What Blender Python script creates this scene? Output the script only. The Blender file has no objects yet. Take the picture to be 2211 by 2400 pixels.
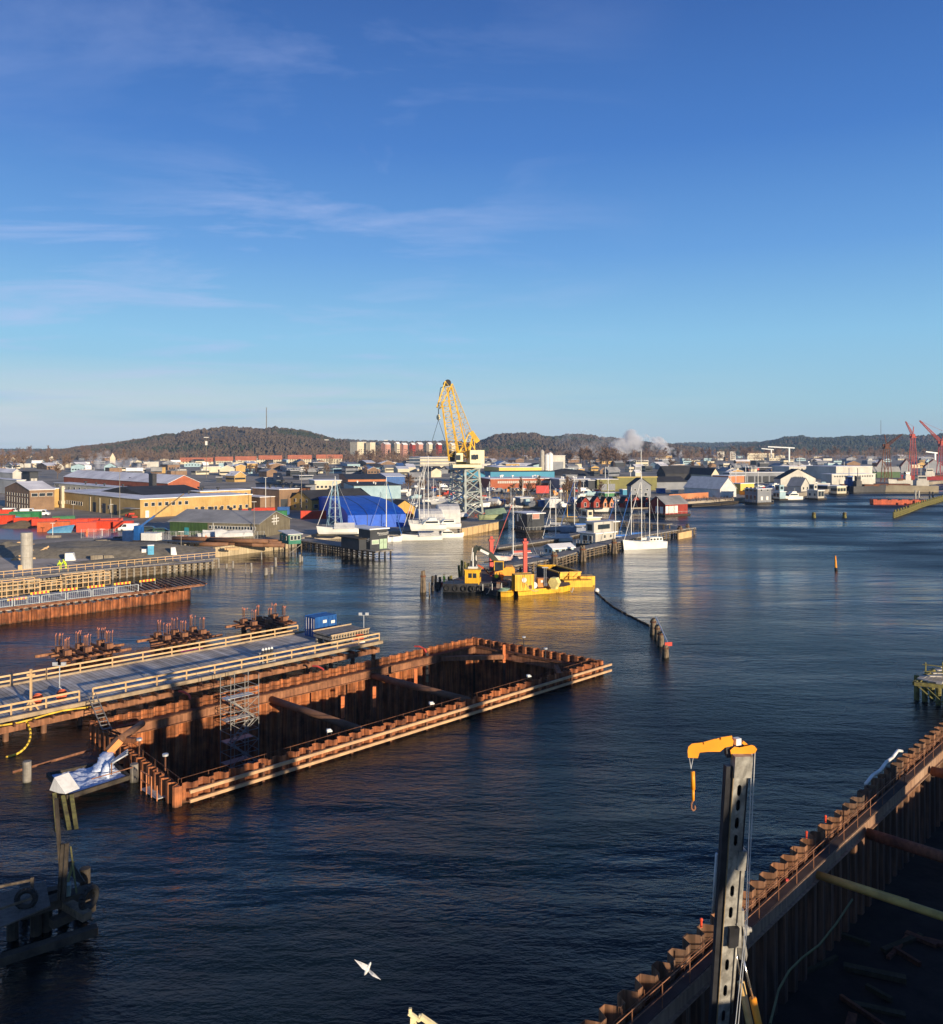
import bpy, bmesh, math, random
from mathutils import Vector, Matrix, geometry, noise
C = bpy.context.scene.collection
SC = bpy.context.scene
R = math.radians
# ---------------- camera ----------------
H = 25.0; FP = 2000.0; U0 = 1105.5; V0 = 1048.0     # eye height, focal length and horizon in photo pixels
cd = bpy.data.cameras.new('camera'); cam = bpy.data.objects.new('camera', cd); C.objects.link(cam)
cam.location = (0, 0, H); cam.rotation_euler = (R(90), 0, 0)
cd.sensor_fit = 'VERTICAL'; cd.sensor_height = 24; cd.lens = 24*FP/2400
cd.shift_y = -(1200-V0)/2400; cd.clip_start = 0.1; cd.clip_end = 20000
SC.camera = cam
# ---------------- sky ----------------
SUN_AZ = 37.0   # light travels 37 deg to the left of the view axis
SUN_EL = 9.5
w = bpy.data.worlds.new('World'); SC.world = w; w.use_nodes = True
nt = w.node_tree; N = nt.nodes; L = nt.links; N.clear()
out = N.new('ShaderNodeOutputWorld'); bg = N.new('ShaderNodeBackground')
sky = N.new('ShaderNodeTexSky'); sky.sky_type = 'NISHITA'; sky.sun_disc = False
sky.sun_elevation = R(SUN_EL); sky.sun_rotation = R(180-SUN_AZ)
sky.air_density = 1.0; sky.dust_density = 0.3; sky.ozone_density = 1.6; sky.altitude = 0
tc = N.new('ShaderNodeTexCoord'); sep = N.new('ShaderNodeSeparateXYZ'); L.new(tc.outputs['Generated'], sep.inputs[0])
# winter-clear colour of the air by height, laid over the physical sky
rp = N.new('ShaderNodeValToRGB'); cr = rp.color_ramp
for i, (p_, c_) in enumerate(((0.0,(.42,.57,.62)),(.05,(.32,.58,.73)),(.124,(.245,.54,.81)),(.219,(.125,.345,.74)),(.33,(.055,.20,.59)),(.464,(.032,.12,.42)),(1.0,(.010,.042,.18)))):
    e_ = cr.elements[i] if i < 2 else cr.elements.new(p_)
    e_.position = p_; e_.color = (*c_, 1)
L.new(sep.outputs[2], rp.inputs[0])
sc_ = N.new('ShaderNodeVectorMath'); sc_.operation = 'SCALE'; sc_.inputs['Scale'].default_value = .74/0.09; L.new(rp.outputs[0], sc_.inputs[0])
hs = N.new('ShaderNodeMix'); hs.data_type = 'RGBA'; hs.inputs[0].default_value = .88; L.new(sky.outputs[0], hs.inputs[6]); L.new(sc_.outputs[0], hs.inputs[7])
# thin cirrus: noise on the direction projected to a high plane
def mth(op, a, b=None, clamp=False):
    n = N.new('ShaderNodeMath'); n.operation = op; n.use_clamp = clamp
    for i, x in enumerate((a, b)):
        if x is None: continue
        if isinstance(x, (int, float)): n.inputs[i].default_value = x
        else: L.new(x, n.inputs[i])
    return n.outputs[0]
zc = mth('MAXIMUM', sep.outputs[2], 0.0); zz = mth('ADD', zc, 0.07)
px = mth('DIVIDE', sep.outputs[0], zz); py = mth('DIVIDE', sep.outputs[1], zz)
cmb = N.new('ShaderNodeCombineXYZ'); L.new(mth('MULTIPLY', px, 0.9), cmb.inputs[0]); L.new(mth('MULTIPLY', py, 1.5), cmb.inputs[1])
mp = N.new('ShaderNodeMapping'); mp.inputs['Rotation'].default_value = (0, 0, R(-14)); mp.inputs['Location'].default_value = (3.7, 1.35, 0); L.new(cmb.outputs[0], mp.inputs[0])
n1 = N.new('ShaderNodeTexNoise'); n1.inputs['Scale'].default_value = 1.0; n1.inputs['Detail'].default_value = 9; n1.inputs['Roughness'].default_value = .62; n1.inputs['Distortion'].default_value = .5
L.new(mp.outputs[0], n1.inputs['Vector'])
n2 = N.new('ShaderNodeTexNoise'); n2.inputs['Scale'].default_value = .33; n2.inputs['Detail'].default_value = 2
L.new(mp.outputs[0], n2.inputs['Vector'])
cov = mth('MULTIPLY', mth('SUBTRACT', n1.outputs['Fac'], 0.49, True), 4.5, True)
# more cloud to the left of the view, almost none to the right
side = mth('MULTIPLY', mth('SUBTRACT', 0.22, sep.outputs[0], True), 2.2, True)
cov = mth('MULTIPLY', mth('MULTIPLY', cov, mth('MULTIPLY', mth('SUBTRACT', n2.outputs['Fac'], 0.30, True), 6.0, True)), side, True)
cov = mth('MULTIPLY', cov, 0.6)
# low grey bank near the horizon
bank = mth('MULTIPLY', mth('SUBTRACT', 0.10, zc, True), 14, True)
sb = N.new('ShaderNodeCombineXYZ'); L.new(mth('MULTIPLY', sep.outputs[0], 2.2), sb.inputs[0]); L.new(mth('MULTIPLY', sep.outputs[2], 26), sb.inputs[1])
n3 = N.new('ShaderNodeTexNoise'); n3.inputs['Scale'].default_value = 1.6; n3.inputs['Detail'].default_value = 6; L.new(sb.outputs[0], n3.inputs['Vector'])
bank = mth('MULTIPLY', mth('MULTIPLY', bank, mth('MULTIPLY', mth('SUBTRACT', n3.outputs['Fac'], 0.30, True), 4.5, True)), mth('MULTIPLY', mth('SUBTRACT', .40, sep.outputs[0], True), 1.4, True), True)
bank = mth('MULTIPLY', bank, 0.9)
mx = N.new('ShaderNodeMix'); mx.data_type = 'RGBA'; L.new(cov, mx.inputs[0]); L.new(hs.outputs[2], mx.inputs[6]); mx.inputs[7].default_value = (3.9, 4.6, 7.0, 1)
mx2 = N.new('ShaderNodeMix'); mx2.data_type = 'RGBA'; L.new(bank, mx2.inputs[0]); L.new(mx.outputs[2], mx2.inputs[6]); mx2.inputs[7].default_value = (5.2, 5.75, 5.85, 1)
L.new(mx2.outputs[2], bg.inputs[0]); bg.inputs[1].default_value = 0.09
L.new(bg.outputs[0], out.inputs[0])
# ---------------- sun ----------------
sd = bpy.data.lights.new('sun', 'SUN'); sun = bpy.data.objects.new('sun', sd); C.objects.link(sun)
sd.energy = 5.0; sd.angle = R(0.5); sd.color = (1.0, 0.83, 0.60)
sdir = Vector((math.sin(R(SUN_AZ))*math.cos(R(SUN_EL)), -math.cos(R(SUN_AZ))*math.cos(R(SUN_EL)), math.sin(R(SUN_EL))))
sun.rotation_euler = sdir.to_track_quat('Z', 'Y').to_euler()
SC.view_settings.view_transform = 'Standard'; SC.view_settings.look = 'None'
SC.view_settings.exposure = 0.5; SC.view_settings.gamma = 1.0
SC.cycles.max_bounces = 6; SC.cycles.volume_bounces = 1; SC.cycles.transparent_max_bounces = 8
SC.cycles.use_denoising = True
try: SC.cycles.volume_step_rate = 4
except Exception: pass
# ---------------- helpers ----------------
S2 = math.sqrt(.5)
def W(u, v, z=0.0):                       # photo pixel on the level z -> place in the world
    d = (H-z)*FP/(v-V0); return Vector(((u-U0)/FP*d, d, z))
def WD(u, v, d): return Vector(((u-U0)/FP*d, d, H-(v-V0)*d/FP))
def G(a, b, z=0.0): return Vector(((a-b)*S2, (a+b)*S2, z))      # harbour grid, turned 45 degrees
rnd = random.Random(7)
class MB:
    def __init__(s): s.v = []; s.f = []; s.sm = False
    def add(s, vs, fs):
        o = len(s.v); s.v += [tuple(x) for x in vs]; s.f += [tuple(i+o for i in f) for f in fs]; return s
    def box(s, c, size, rz=0, m=None):    # c = centre of the base
        x, y, z = size[0]/2, size[1]/2, size[2]
        vs = [Vector(p) for p in ((-x,-y,0),(x,-y,0),(x,y,0),(-x,y,0),(-x,-y,z),(x,-y,z),(x,y,z),(-x,y,z))]
        M = m or Matrix.Rotation(rz, 3, 'Z')
        c = Vector(c); return s.add([M@p+c for p in vs], [(0,3,2,1),(4,5,6,7),(0,1,5,4),(1,2,6,5),(2,3,7,6),(3,0,4,7)])
    def bar(s, p, q, w=.1, h=None, up=(0,0,1)):
        p = Vector(p); q = Vector(q); h = w if h is None else h; d = (q-p)
        if d.length < 1e-6: return s
        d.normalize(); u = Vector(up); x = d.cross(u)
        if x.length < 1e-3: x = d.cross(Vector((1,0,0)))
        x.normalize(); y = x.cross(d); x = x*w/2; y = y*h/2
        vs = [p-x-y, p+x-y, p+x+y, p-x+y, q-x-y, q+x-y, q+x+y, q-x+y]
        return s.add(vs, [(0,1,2,3),(4,7,6,5),(0,4,5,1),(1,5,6,2),(2,6,7,3),(3,7,4,0)])
    def tube(s, p, q, r, n=8, r2=None, cap=True):
        p = Vector(p); q = Vector(q); r2 = r if r2 is None else r2; d = (q-p).normalized()
        x = d.cross(Vector((0,0,1)))
        if x.length < 1e-3: x = Vector((1,0,0))
        x.normalize(); y = d.cross(x); vs = []
        for c, rr in ((p, r), (q, r2)):
            for i in range(n):
                a = 2*math.pi*i/n; vs.append(c+x*math.cos(a)*rr+y*math.sin(a)*rr)
        fs = [(i, (i+1)%n, n+(i+1)%n, n+i) for i in range(n)]
        if cap: fs += [tuple(range(n-1,-1,-1)), tuple(range(n, 2*n))]
        return s.add(vs, fs)
    def path(s, pts, r, n=6):
        for i in range(len(pts)-1): s.tube(pts[i], pts[i+1], r, n)
        return s
    def prism(s, poly, z0, z1, M=None, c=(0,0,0)):      # poly in xy, extruded in z
        n = len(poly); c = Vector(c)
        vs = [Vector((x, y, z0)) for x, y in poly]+[Vector((x, y, z1)) for x, y in poly]
        if M is not None: vs = [M@v for v in vs]
        vs = [v+c for v in vs]
        return s.add(vs, [tuple(range(n-1,-1,-1)), tuple(range(n,2*n))]+[(i,(i+1)%n,n+(i+1)%n,n+i) for i in range(n)])
    def quad(s, *ps): return s.add(ps, [tuple(range(len(ps)))])
    def ball(s, c, rx, ry=None, rz=None, n=8, m=5):
        ry = ry or rx; rz = rz or rx; c = Vector(c); vs = [c+Vector((0,0,rz))]; 
        for j in range(1, m):
            t = math.pi*j/m
            for i in range(n):
                a = 2*math.pi*i/n; vs.append(c+Vector((rx*math.sin(t)*math.cos(a), ry*math.sin(t)*math.sin(a), rz*math.cos(t))))
        vs.append(c-Vector((0,0,rz))); fs = [(0, 1+i, 1+(i+1)%n) for i in range(n)]
        for j in range(m-2):
            for i in range(n):
                a = 1+j*n+i; b = 1+j*n+(i+1)%n; fs.append((a, a+n, b+n, b))
        l = len(vs)-1; o = 1+(m-2)*n; fs += [(l, o+(i+1)%n, o+i) for i in range(n)]
        return s.add(vs, fs)
    def loft(s, rings, cap=True):
        n = len(rings[0]); vs = [p for r in rings for p in r]; fs = []
        for j in range(len(rings)-1):
            for i in range(n): fs.append((j*n+i, j*n+(i+1)%n, (j+1)*n+(i+1)%n, (j+1)*n+i))
        if cap: fs += [tuple(range(n-1,-1,-1)), tuple(range((len(rings)-1)*n, len(rings)*n))]
        return s.add(vs, fs)
    def mesh(s, name, mat, smooth=False):
        me = bpy.data.meshes.new(name); me.from_pydata(s.v, [], s.f); me.materials.append(mat)
        bm = bmesh.new(); bm.from_mesh(me); bmesh.ops.recalc_face_normals(bm, faces=bm.faces); bm.to_mesh(me); bm.free()
        if smooth:
            for p in me.polygons: p.use_smooth = True
        me.update(); return me
def tag(o, label=None, cat=None, group=None, kind=None):
    if label: o['label'] = label
    if cat: o['category'] = cat
    if group: o['group'] = group
    if kind: o['kind'] = kind
    return o
def thing(name, label, cat, loc=(0,0,0), rz=0, group=None):
    o = bpy.data.objects.new(name, None); C.objects.link(o); o.empty_display_size = .5
    o.location = loc; o.rotation_euler = (0,0,rz); return tag(o, label, cat, group)
def part(name, mb, mat, parent, label=None, smooth=False, loc=None):
    o = bpy.data.objects.new(name, mb.mesh(name, mat, smooth)); C.objects.link(o); o.parent = parent
    if loc: o.location = loc
    if label: o['label'] = label
    return o
def solo(name, mb, mat, label, cat, loc=(0,0,0), rz=0, group=None, kind=None, smooth=False):
    o = bpy.data.objects.new(name, mb.mesh(name, mat, smooth)); C.objects.link(o)
    o.location = loc; o.rotation_euler = (0,0,rz); return tag(o, label, cat, group, kind)
def dup(root, loc, rz=0, label=None, scale=None, group=None):
    def rec(o, par):
        c = o.copy(); C.objects.link(c); c.parent = par
        for ch in list(o.children): rec(ch, c)
        return c
    r = rec(root, None); r.location = loc; r.rotation_euler = (0,0,rz)
    if scale: r.scale = (scale,)*3 if isinstance(scale, (int,float)) else scale
    if label: r['label'] = label
    if group: r['group'] = group
    return r
# ---------------- materials ----------------
_mc = {}
def mat(name, col, rough=.8, metal=0.0, var=.25, scale=1.0, col2=None, streak=0.0, bump=0.0, spec=.3, coat=0):
    if name in _mc: return _mc[name]
    m = bpy.data.materials.new(name); m.use_nodes = True; nt = m.node_tree; N = nt.nodes; L = nt.links
    b = N['Principled BSDF']; b.inputs['Roughness'].default_value = rough; b.inputs['Metallic'].default_value = metal
    b.inputs['Specular IOR Level'].default_value = spec
    if coat: b.inputs['Coat Weight'].default_value = coat
    tc = N.new('ShaderNodeTexCoord'); n = N.new('ShaderNodeTexNoise'); n.inputs['Scale'].default_value = scale; n.inputs['Detail'].default_value = 6; n.inputs['Roughness'].default_value = .65
    L.new(tc.outputs['Object'], n.inputs['Vector'])
    c2 = col2 or tuple(x*(1-var) for x in col)
    c1 = tuple(min(1, x*(1+var*.4)) for x in col) if not col2 else col
    r = N.new('ShaderNodeValToRGB'); r.color_ramp.elements[0].position = .36; r.color_ramp.elements[1].position = .62
    r.color_ramp.elements[0].color = (*c2, 1); r.color_ramp.elements[1].color = (*c1, 1)
    L.new(n.outputs['Fac'], r.inputs[0]); last = r.outputs[0]
    if streak:
        mp = N.new('ShaderNodeMapping'); mp.inputs['Scale'].default_value = (3, 3, .18); L.new(tc.outputs['Object'], mp.inputs[0])
        n2 = N.new('ShaderNodeTexNoise'); n2.inputs['Scale'].default_value = 1.3; n2.inputs['Detail'].default_value = 5; L.new(mp.outputs[0], n2.inputs['Vector'])
        r2 = N.new('ShaderNodeValToRGB'); r2.color_ramp.elements[0].position = .42; r2.color_ramp.elements[1].position = .6
        r2.color_ramp.elements[0].color = (1-streak,)*3+(1,); r2.color_ramp.elements[1].color = (1,1,1,1)
        L.new(n2.outputs['Fac'], r2.inputs[0])
        mm = N.new('ShaderNodeMix'); mm.data_type = 'RGBA'; mm.blend_type = 'MULTIPLY'; mm.inputs[0].default_value = 1
        L.new(last, mm.inputs[6]); L.new(r2.outputs[0], mm.inputs[7]); last = mm.outputs[2]
    L.new(last, b.inputs['Base Color'])
    if bump:
        bn = N.new('ShaderNodeBump'); bn.inputs['Distance'].default_value = bump; bn.inputs['Strength'].default_value = .8
        n3 = N.new('ShaderNodeTexNoise'); n3.inputs['Scale'].default_value = scale*4; n3.inputs['Detail'].default_value = 4; L.new(tc.outputs['Object'], n3.inputs['Vector'])
        L.new(n3.outputs['Fac'], bn.inputs['Height']); L.new(bn.outputs[0], b.inputs['Normal'])
    _mc[name] = m; return m
def flat(name, col, rough=.7, **k): return mat(name, col, rough, var=k.pop('var', .12), **k)
RUST = mat('rusty_sheet_steel', (.45,.155,.058), .85, col2=(.15,.055,.03), scale=.55, streak=.55, bump=.02)
def tide(m, z0=.45, col=(.028,.024,.014)):
    nt = m.node_tree; N = nt.nodes; L = nt.links; b = N['Principled BSDF']; src = b.inputs['Base Color'].links[0].from_socket
    g = N.new('ShaderNodeNewGeometry'); sp = N.new('ShaderNodeSeparateXYZ'); L.new(g.outputs['Position'], sp.inputs[0]); n = N.new('ShaderNodeTexNoise'); n.inputs['Scale'].default_value = 1.6; n.inputs['Detail'].default_value = 4; L.new(g.outputs['Position'], n.inputs['Vector'])
    a = N.new('ShaderNodeMath'); a.operation = 'MULTIPLY_ADD'; L.new(n.outputs['Fac'], a.inputs[0]); a.inputs[1].default_value = .7; L.new(sp.outputs[2], a.inputs[2])
    mr = N.new('ShaderNodeMapRange'); mr.inputs[1].default_value = z0+.2; mr.inputs[2].default_value = z0+.55; mr.inputs[3].default_value = .8; mr.inputs[4].default_value = 0; L.new(a.outputs[0], mr.inputs[0])
    mx = N.new('ShaderNodeMix'); mx.data_type = 'RGBA'; L.new(mr.outputs[0], mx.inputs[0]); L.new(src, mx.inputs[6]); mx.inputs[7].default_value = (*col,1); L.new(mx.outputs[2], b.inputs['Base Color'])
RUSTI = mat('rusty_inner_sheet', (.52,.18,.065), .85, col2=(.20,.075,.035), scale=.55, streak=.5, bump=.02); tide(RUST, .1)
RUSTD = mat('dark_rusty_steel', (.22,.09,.045), .85, col2=(.09,.04,.025), scale=.8, streak=.3, bump=.01)
RUSTL = mat('rusty_wale_steel', (.36,.165,.085), .85, col2=(.20,.085,.045), scale=.7, streak=.35)
RUSTP = mat('rusty_pipe', (.22,.11,.06), .7, col2=(.12,.06,.035), scale=.5)
PINE = mat('fresh_pine_timber', (.62,.42,.22), .75, col2=(.50,.32,.16), scale=2)
OLDW = mat('weathered_timber', (.24,.18,.12), .9, col2=(.10,.075,.05), scale=1.5, streak=.3, bump=.01)
GREYW = mat('grey_timber', (.34,.31,.27), .9, col2=(.20,.18,.155), scale=1.2, streak=.3)
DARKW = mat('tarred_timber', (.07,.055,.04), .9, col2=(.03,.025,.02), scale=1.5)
MOSSW = mat('mossy_timber', (.22,.20,.06), .95, col2=(.09,.075,.035), scale=2.0, bump=.02)
CONC = mat('concrete', (.48,.45,.39), .85, col2=(.36,.33,.28), scale=.7, streak=.2)
CONCD = mat('dirty_concrete', (.36,.31,.24), .9, col2=(.22,.18,.13), scale=.5, streak=.35)
GALV = mat('galvanised_steel', (.55,.56,.56), .5, .3, col2=(.40,.41,.42), scale=2)
BLACK = flat('black_rubber', (.02,.02,.02), .7)
BLKP = mat('black_painted_steel', (.045,.045,.05), .5, col2=(.025,.025,.028), scale=1)
WHITE = mat('white_paint', (.80,.78,.74), .5, col2=(.68,.66,.62), scale=.6, streak=.1)
CREAM = mat('cream_render', (.62,.55,.40), .8, col2=(.50,.44,.32), scale=.2)
GLASS = mat('dark_glass', (.03,.04,.05), .12, var=.3, spec=.6)
SNOW = mat('frosted_roof', (.88,.86,.84), .8, col2=(.66,.65,.64), scale=.12)
YEL = mat('yellow_paint', (.90,.52,.035), .45, col2=(.74,.38,.03), scale=.7, streak=.22)
ORG = mat('orange_paint', (.90,.33,.02), .4, col2=(.80,.28,.02), scale=1)
RED = mat('red_paint', (.62,.055,.03), .5, col2=(.48,.045,.03), scale=.5, streak=.15)
REDO = mat('orange_red_steel', (.68,.13,.05), .6, col2=(.45,.09,.04), scale=.5, streak=.3)
BLUEP = mat('blue_paint', (.02,.12,.38), .5, col2=(.015,.08,.27), scale=.8, streak=.2)
SNOWD = mat('frosted_deck', (.62,.58,.52), .9, col2=(.40,.36,.31), scale=.5, streak=0, bump=.01)
def plank_lines(m, pitch, ang):
    nt = m.node_tree; N = nt.nodes; L = nt.links; b = N['Principled BSDF']; src = b.inputs['Base Color'].links[0].from_socket
    tc = N.new('ShaderNodeTexCoord'); mp = N.new('ShaderNodeMapping'); mp.inputs['Rotation'].default_value = (0,0,R(ang)); L.new(tc.outputs['Object'], mp.inputs[0]); sp = N.new('ShaderNodeSeparateXYZ'); L.new(mp.outputs[0], sp.inputs[0])
    def mt(op, a, c): n = N.new('ShaderNodeMath'); n.operation = op; L.new(a, n.inputs[0]); n.inputs[1].default_value = c; return n.outputs[0]
    s = mt('DIVIDE', sp.outputs[0], pitch); fr = N.new('ShaderNodeMath'); fr.operation = 'FRACT'; L.new(s, fr.inputs[0]); gap = mt('GREATER_THAN', fr.outputs[0], .86); fl = N.new('ShaderNodeMath'); fl.operation = 'FLOOR'; L.new(s, fl.inputs[0])
    wn_ = N.new('ShaderNodeTexWhiteNoise'); wn_.noise_dimensions = '1D'; L.new(fl.outputs[0], wn_.inputs['W']); v = mt('ADD', mt('MULTIPLY', wn_.outputs['Value'], .45), .62); v2 = N.new('ShaderNodeMath'); v2.operation = 'SUBTRACT'; L.new(v, v2.inputs[0]); L.new(mt('MULTIPLY', gap, .45), v2.inputs[1])
    mx = N.new('ShaderNodeMix'); mx.data_type = 'RGBA'; mx.blend_type = 'MULTIPLY'; mx.inputs[0].default_value = 1; L.new(src, mx.inputs[6]); L.new(v2.outputs[0], mx.inputs[7]); L.new(mx.outputs[2], b.inputs['Base Color'])
plank_lines(SNOWD, .42, -45)
# ---------------- water ----------------
def water_mat():
    m = bpy.data.materials.new('river_water'); m.use_nodes = True; nt = m.node_tree; N = nt.nodes; L = nt.links
    b = N['Principled BSDF']; b.inputs['Base Color'].default_value = (.0009,.0055,.0068,1)
    b.inputs['IOR'].default_value = 1.33; b.inputs['Specular IOR Level'].default_value = .5
    geo = N.new('ShaderNodeNewGeometry')
    def nz(sc, det, rot=0, sx=1, sy=1, rough=.55):
        mp = N.new('ShaderNodeMapping'); mp.inputs['Rotation'].default_value = (0,0,R(rot)); mp.inputs['Scale'].default_value = (sx, sy, 1)
        L.new(geo.outputs['Position'], mp.inputs[0]); n = N.new('ShaderNodeTexNoise'); n.inputs['Scale'].default_value = sc; n.inputs['Detail'].default_value = det; n.inputs['Roughness'].default_value = rough
        n.inputs['Distortion'].default_value = .3
        L.new(mp.outputs[0], n.inputs['Vector']); return n.outputs['Fac']
    def mt(op, a, b_):
        n = N.new('ShaderNodeMath'); n.operation = op
        for i, x in enumerate((a, b_)):
            if isinstance(x, (int, float)): n.inputs[i].default_value = x
            else: L.new(x, n.inputs[i])
        return n.outputs[0]
    big = mt('ADD', nz(.16, 3, 20, .5, 1.3), mt('MULTIPLY', nz(.045, 3, 35, .45, 1.5), 3.6)); mid = nz(1.0, 4, 12, .55, 1.3, .6); fine = nz(4.2, 3, -8, .6, 1.2)
    gust = nz(.022, 4, 30, .6, 1.6)                     # gusts: calmer and rougher patches
    gs = N.new('ShaderNodeMapRange'); gs.inputs[1].default_value = .38; gs.inputs[2].default_value = .62; gs.inputs[3].default_value = .3; gs.inputs[4].default_value = 1.45; L.new(gust, gs.inputs[0])
    # sheltered basin among the jetties: calmer water; open river: wind-ruffled
    vs_ = N.new('ShaderNodeVectorMath'); vs_.operation = 'DISTANCE'; vs_.inputs[1].default_value = (-12, 176, 0); L.new(geo.outputs['Position'], vs_.inputs[0])
    cm = N.new('ShaderNodeMapRange'); cm.inputs[1].default_value = 60; cm.inputs[2].default_value = 135; cm.inputs[3].default_value = .05; cm.inputs[4].default_value = .40; L.new(vs_.outputs['Value'], cm.inputs[0]); L.new(mt('MULTIPLY', cm.outputs[0], gs.outputs[0]), b.inputs['Roughness'])
    h = mt('ADD', mt('MULTIPLY', big, .9), mt('MULTIPLY', mt('ADD', mt('MULTIPLY', mid, .62), mt('MULTIPLY', fine, .20)), gs.outputs[0]))
    calm = N.new('ShaderNodeMapRange'); calm.inputs[1].default_value = 45; calm.inputs[2].default_value = 120; calm.inputs[3].default_value = .42; calm.inputs[4].default_value = 1.0; L.new(vs_.outputs['Value'], calm.inputs[0]); h = mt('MULTIPLY', h, calm.outputs[0])
    bn = N.new('ShaderNodeBump'); bn.inputs['Distance'].default_value = WATER_BUMP; bn.inputs['Strength'].default_value = 1
    L.new(h, bn.inputs['Height']); L.new(bn.outputs[0], b.inputs['Normal'])
    return m
WATER_BUMP = .55
WATER = water_mat()
COF = [G(27.4,56.5), G(76.8,56.5), G(75.0,74.4), G(28.8,75.0)]      # the big rusty cofferdam: A, D, C, B
PIT = [G(20,20.9), G(112,24.0), G(112,3), G(20,3)]
def sheet(outer, holes, z):
    polys = [[Vector((p[0], p[1], 0)) for p in outer]]+[[Vector((p[0], p[1], 0)) for p in h] for h in holes]
    tri = geometry.tessellate_polygon(polys); flatv = [p for q in polys for p in q]
    mb = MB(); mb.add([(p.x, p.y, z) for p in flatv], [tuple(t) for t in tri]); return mb
solo('river_water', sheet([(-7000,-400),(7000,-400),(7000,7000),(-7000,7000)], [COF, PIT], 0), WATER, 'wide river of dark blue rippled water', 'water', kind='structure')
def pit_floor(q, z, name):
    mb = MB(); c = sum(q, Vector())/4; mb.quad(*[Vector((p.x, p.y, z)) for p in q]); return mb
for m_ in (GREYW, OLDW, MOSSW): tide(m_, .05, (.03,.032,.014))
# ---------------- land ----------------
SH = [(-2600,3600), (-1500,1500)]
shore_px = [(-260,1402),(0,1386),(270,1355),(504,1331),(506,1304),(661,1286),(702,1281),(745,1266),(800,1262),(880,1264),(930,1262),(1078,1256),(1185,1235),(1150,1216),(1060,1204),(1000,1190),(1004,1178),(1090,1184),(1187,1189),(1290,1193),(1400,1196),(1500,1192),(1600,1188),(1700,1180),(1850,1168),(1950,1154),(2060,1148),(2211,1133),(2420,1118)]
sp = [W(u, v) for u, v in shore_px]
outer = [(-7000,300)]+[(p.x, p.y) for p in sp]+[(7000, 1500),(7000,7000),(-7000,7000)]
LZ = 2.0
GRND = mat('worn_yard_ground', (.40,.34,.26), .95, col2=(.19,.165,.13), scale=.035, bump=.0)
lm = sheet(outer, [], LZ)
for i in range(len(outer)):
    a = outer[i]; b = outer[(i+1)%len(outer)]
    lm.quad((a[0],a[1],-3),(b[0],b[1],-3),(b[0],b[1],LZ),(a[0],a[1],LZ))
solo('ground', lm, GRND, 'flat brown harbour land reaching to the hills', 'ground', kind='structure')
# ---------------- hills ----------------
def hill(prof, D, D0, name, colr, ntuft, seed, th=9, dark=.3, z0=2.0, tuftmat=None):
    r = random.Random(seed); us = [p[0] for p in prof]
    def crest(u):
        for i in range(len(prof)-1):
            if prof[i][0] <= u <= prof[i+1][0]:
                t = (u-prof[i][0])/(prof[i+1][0]-prof[i][0]); t = t*t*(3-2*t)*.5+t*.5
                v = prof[i][1]*(1-t)+prof[i+1][1]*t; return H-(v-V0)*D/FP-th*.8
        return z0
    nu, nd = 160, 18; D1 = D+(D-D0)*.8
    def surf(u, t):                 # t 0..1 front foot to crest, 1..1.6 behind
        d = D0+(D-D0)*t; hh = crest(u)-z0
        hh *= 1+.10*noise.noise(Vector((u*.035,seed,0)))+.06*noise.noise(Vector((u*.12,seed,4))); s = math.sin(min(1,t)*math.pi/2)**1.15 if t <= 1 else math.cos((t-1)*1.5)**1
        x = (u-U0)/FP*D*(.25+.75*d/D) if False else (u-U0)/FP*d
        k = noise.noise(Vector((x*.004, d*.004, seed)))*.35*math.sin(min(t,1)*math.pi)
        return Vector((x, d, z0-1+max(0, (hh+1)*s*(1+k))))
    mb = MB(); vs = []; fs = []
    for i in range(nu+1):
        u = us[0]+(us[-1]-us[0])*i/nu
        for j in range(nd+1): vs.append(surf(u, 1.6*j/nd))
    for i in range(nu):
        for j in range(nd): a = i*(nd+1)+j; fs.append((a, a+nd+1, a+nd+2, a+1))
    mb.add(vs, fs); solo(name, mb, colr, None, None, kind='structure', smooth=True)
    tf = [MB() for _ in tuftmat]
    for k in range(ntuft):
        u = r.uniform(us[0], us[-1]); t = r.random()**.8*1.12
        p = surf(u, t)
        nn = noise.noise(Vector((p.x*.006, p.y*.004, seed+5)))
        if nn < -.42 and t < .9 and r.random() < .85: continue
        hgt = th*r.uniform(.55,1.25); rr = hgt*r.uniform(.28,.5); q = 5; a0 = r.random()*6
        which = 1 if nn+r.uniform(-.25,.25) > dark else 0
        ring = lambda z, s: [p+Vector((math.cos(a0+6.283*i/q)*rr*s*r.uniform(.7,1.2), math.sin(a0+6.283*i/q)*rr*s*r.uniform(.7,1.2), z)) for i in range(q)]
        tf[which].loft([ring(0,.5), ring(hgt*.45,1), ring(hgt*.8,.7), ring(hgt,.15)])
    for tb, tm in zip(tf, tuftmat):
        if tb.v: solo('hill_forest', tb, tm, 'dense winter wood covering the hillside', 'forest', kind='stuff')
    return surf
HB = mat('hill_soil', (.19,.145,.085), .95, col2=(.10,.08,.05), scale=.012)
T_BR = mat('bare_wood', (.112,.083,.056), .95, col2=(.055,.043,.032), scale=.02)
T_GR = mat('evergreen_wood', (.05,.058,.03), .95, col2=(.026,.034,.02), scale=.03)
H1 = hill([(40,1072),(80,1065),(130,1055),(200,1046),(260,1040),(320,1030),(400,1018),(470,1010),(540,1003),(600,1006),(660,1004),(720,1010),(752,1020),(790,1032),(850,1042),(930,1050)], 2200, 1550, 'wooded_hill', HB, 17000, 3, th=6.5, dark=.22, tuftmat=(T_BR, T_GR))
H2 = hill([(700,1050),(760,1030),(870,1033),(960,1036),(1050,1037),(1120,1037),(1180,1050)], 3500, 2700, 'wooded_hill', HB, 2600, 5, th=12, dark=.0, tuftmat=(T_BR, T_GR))
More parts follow.
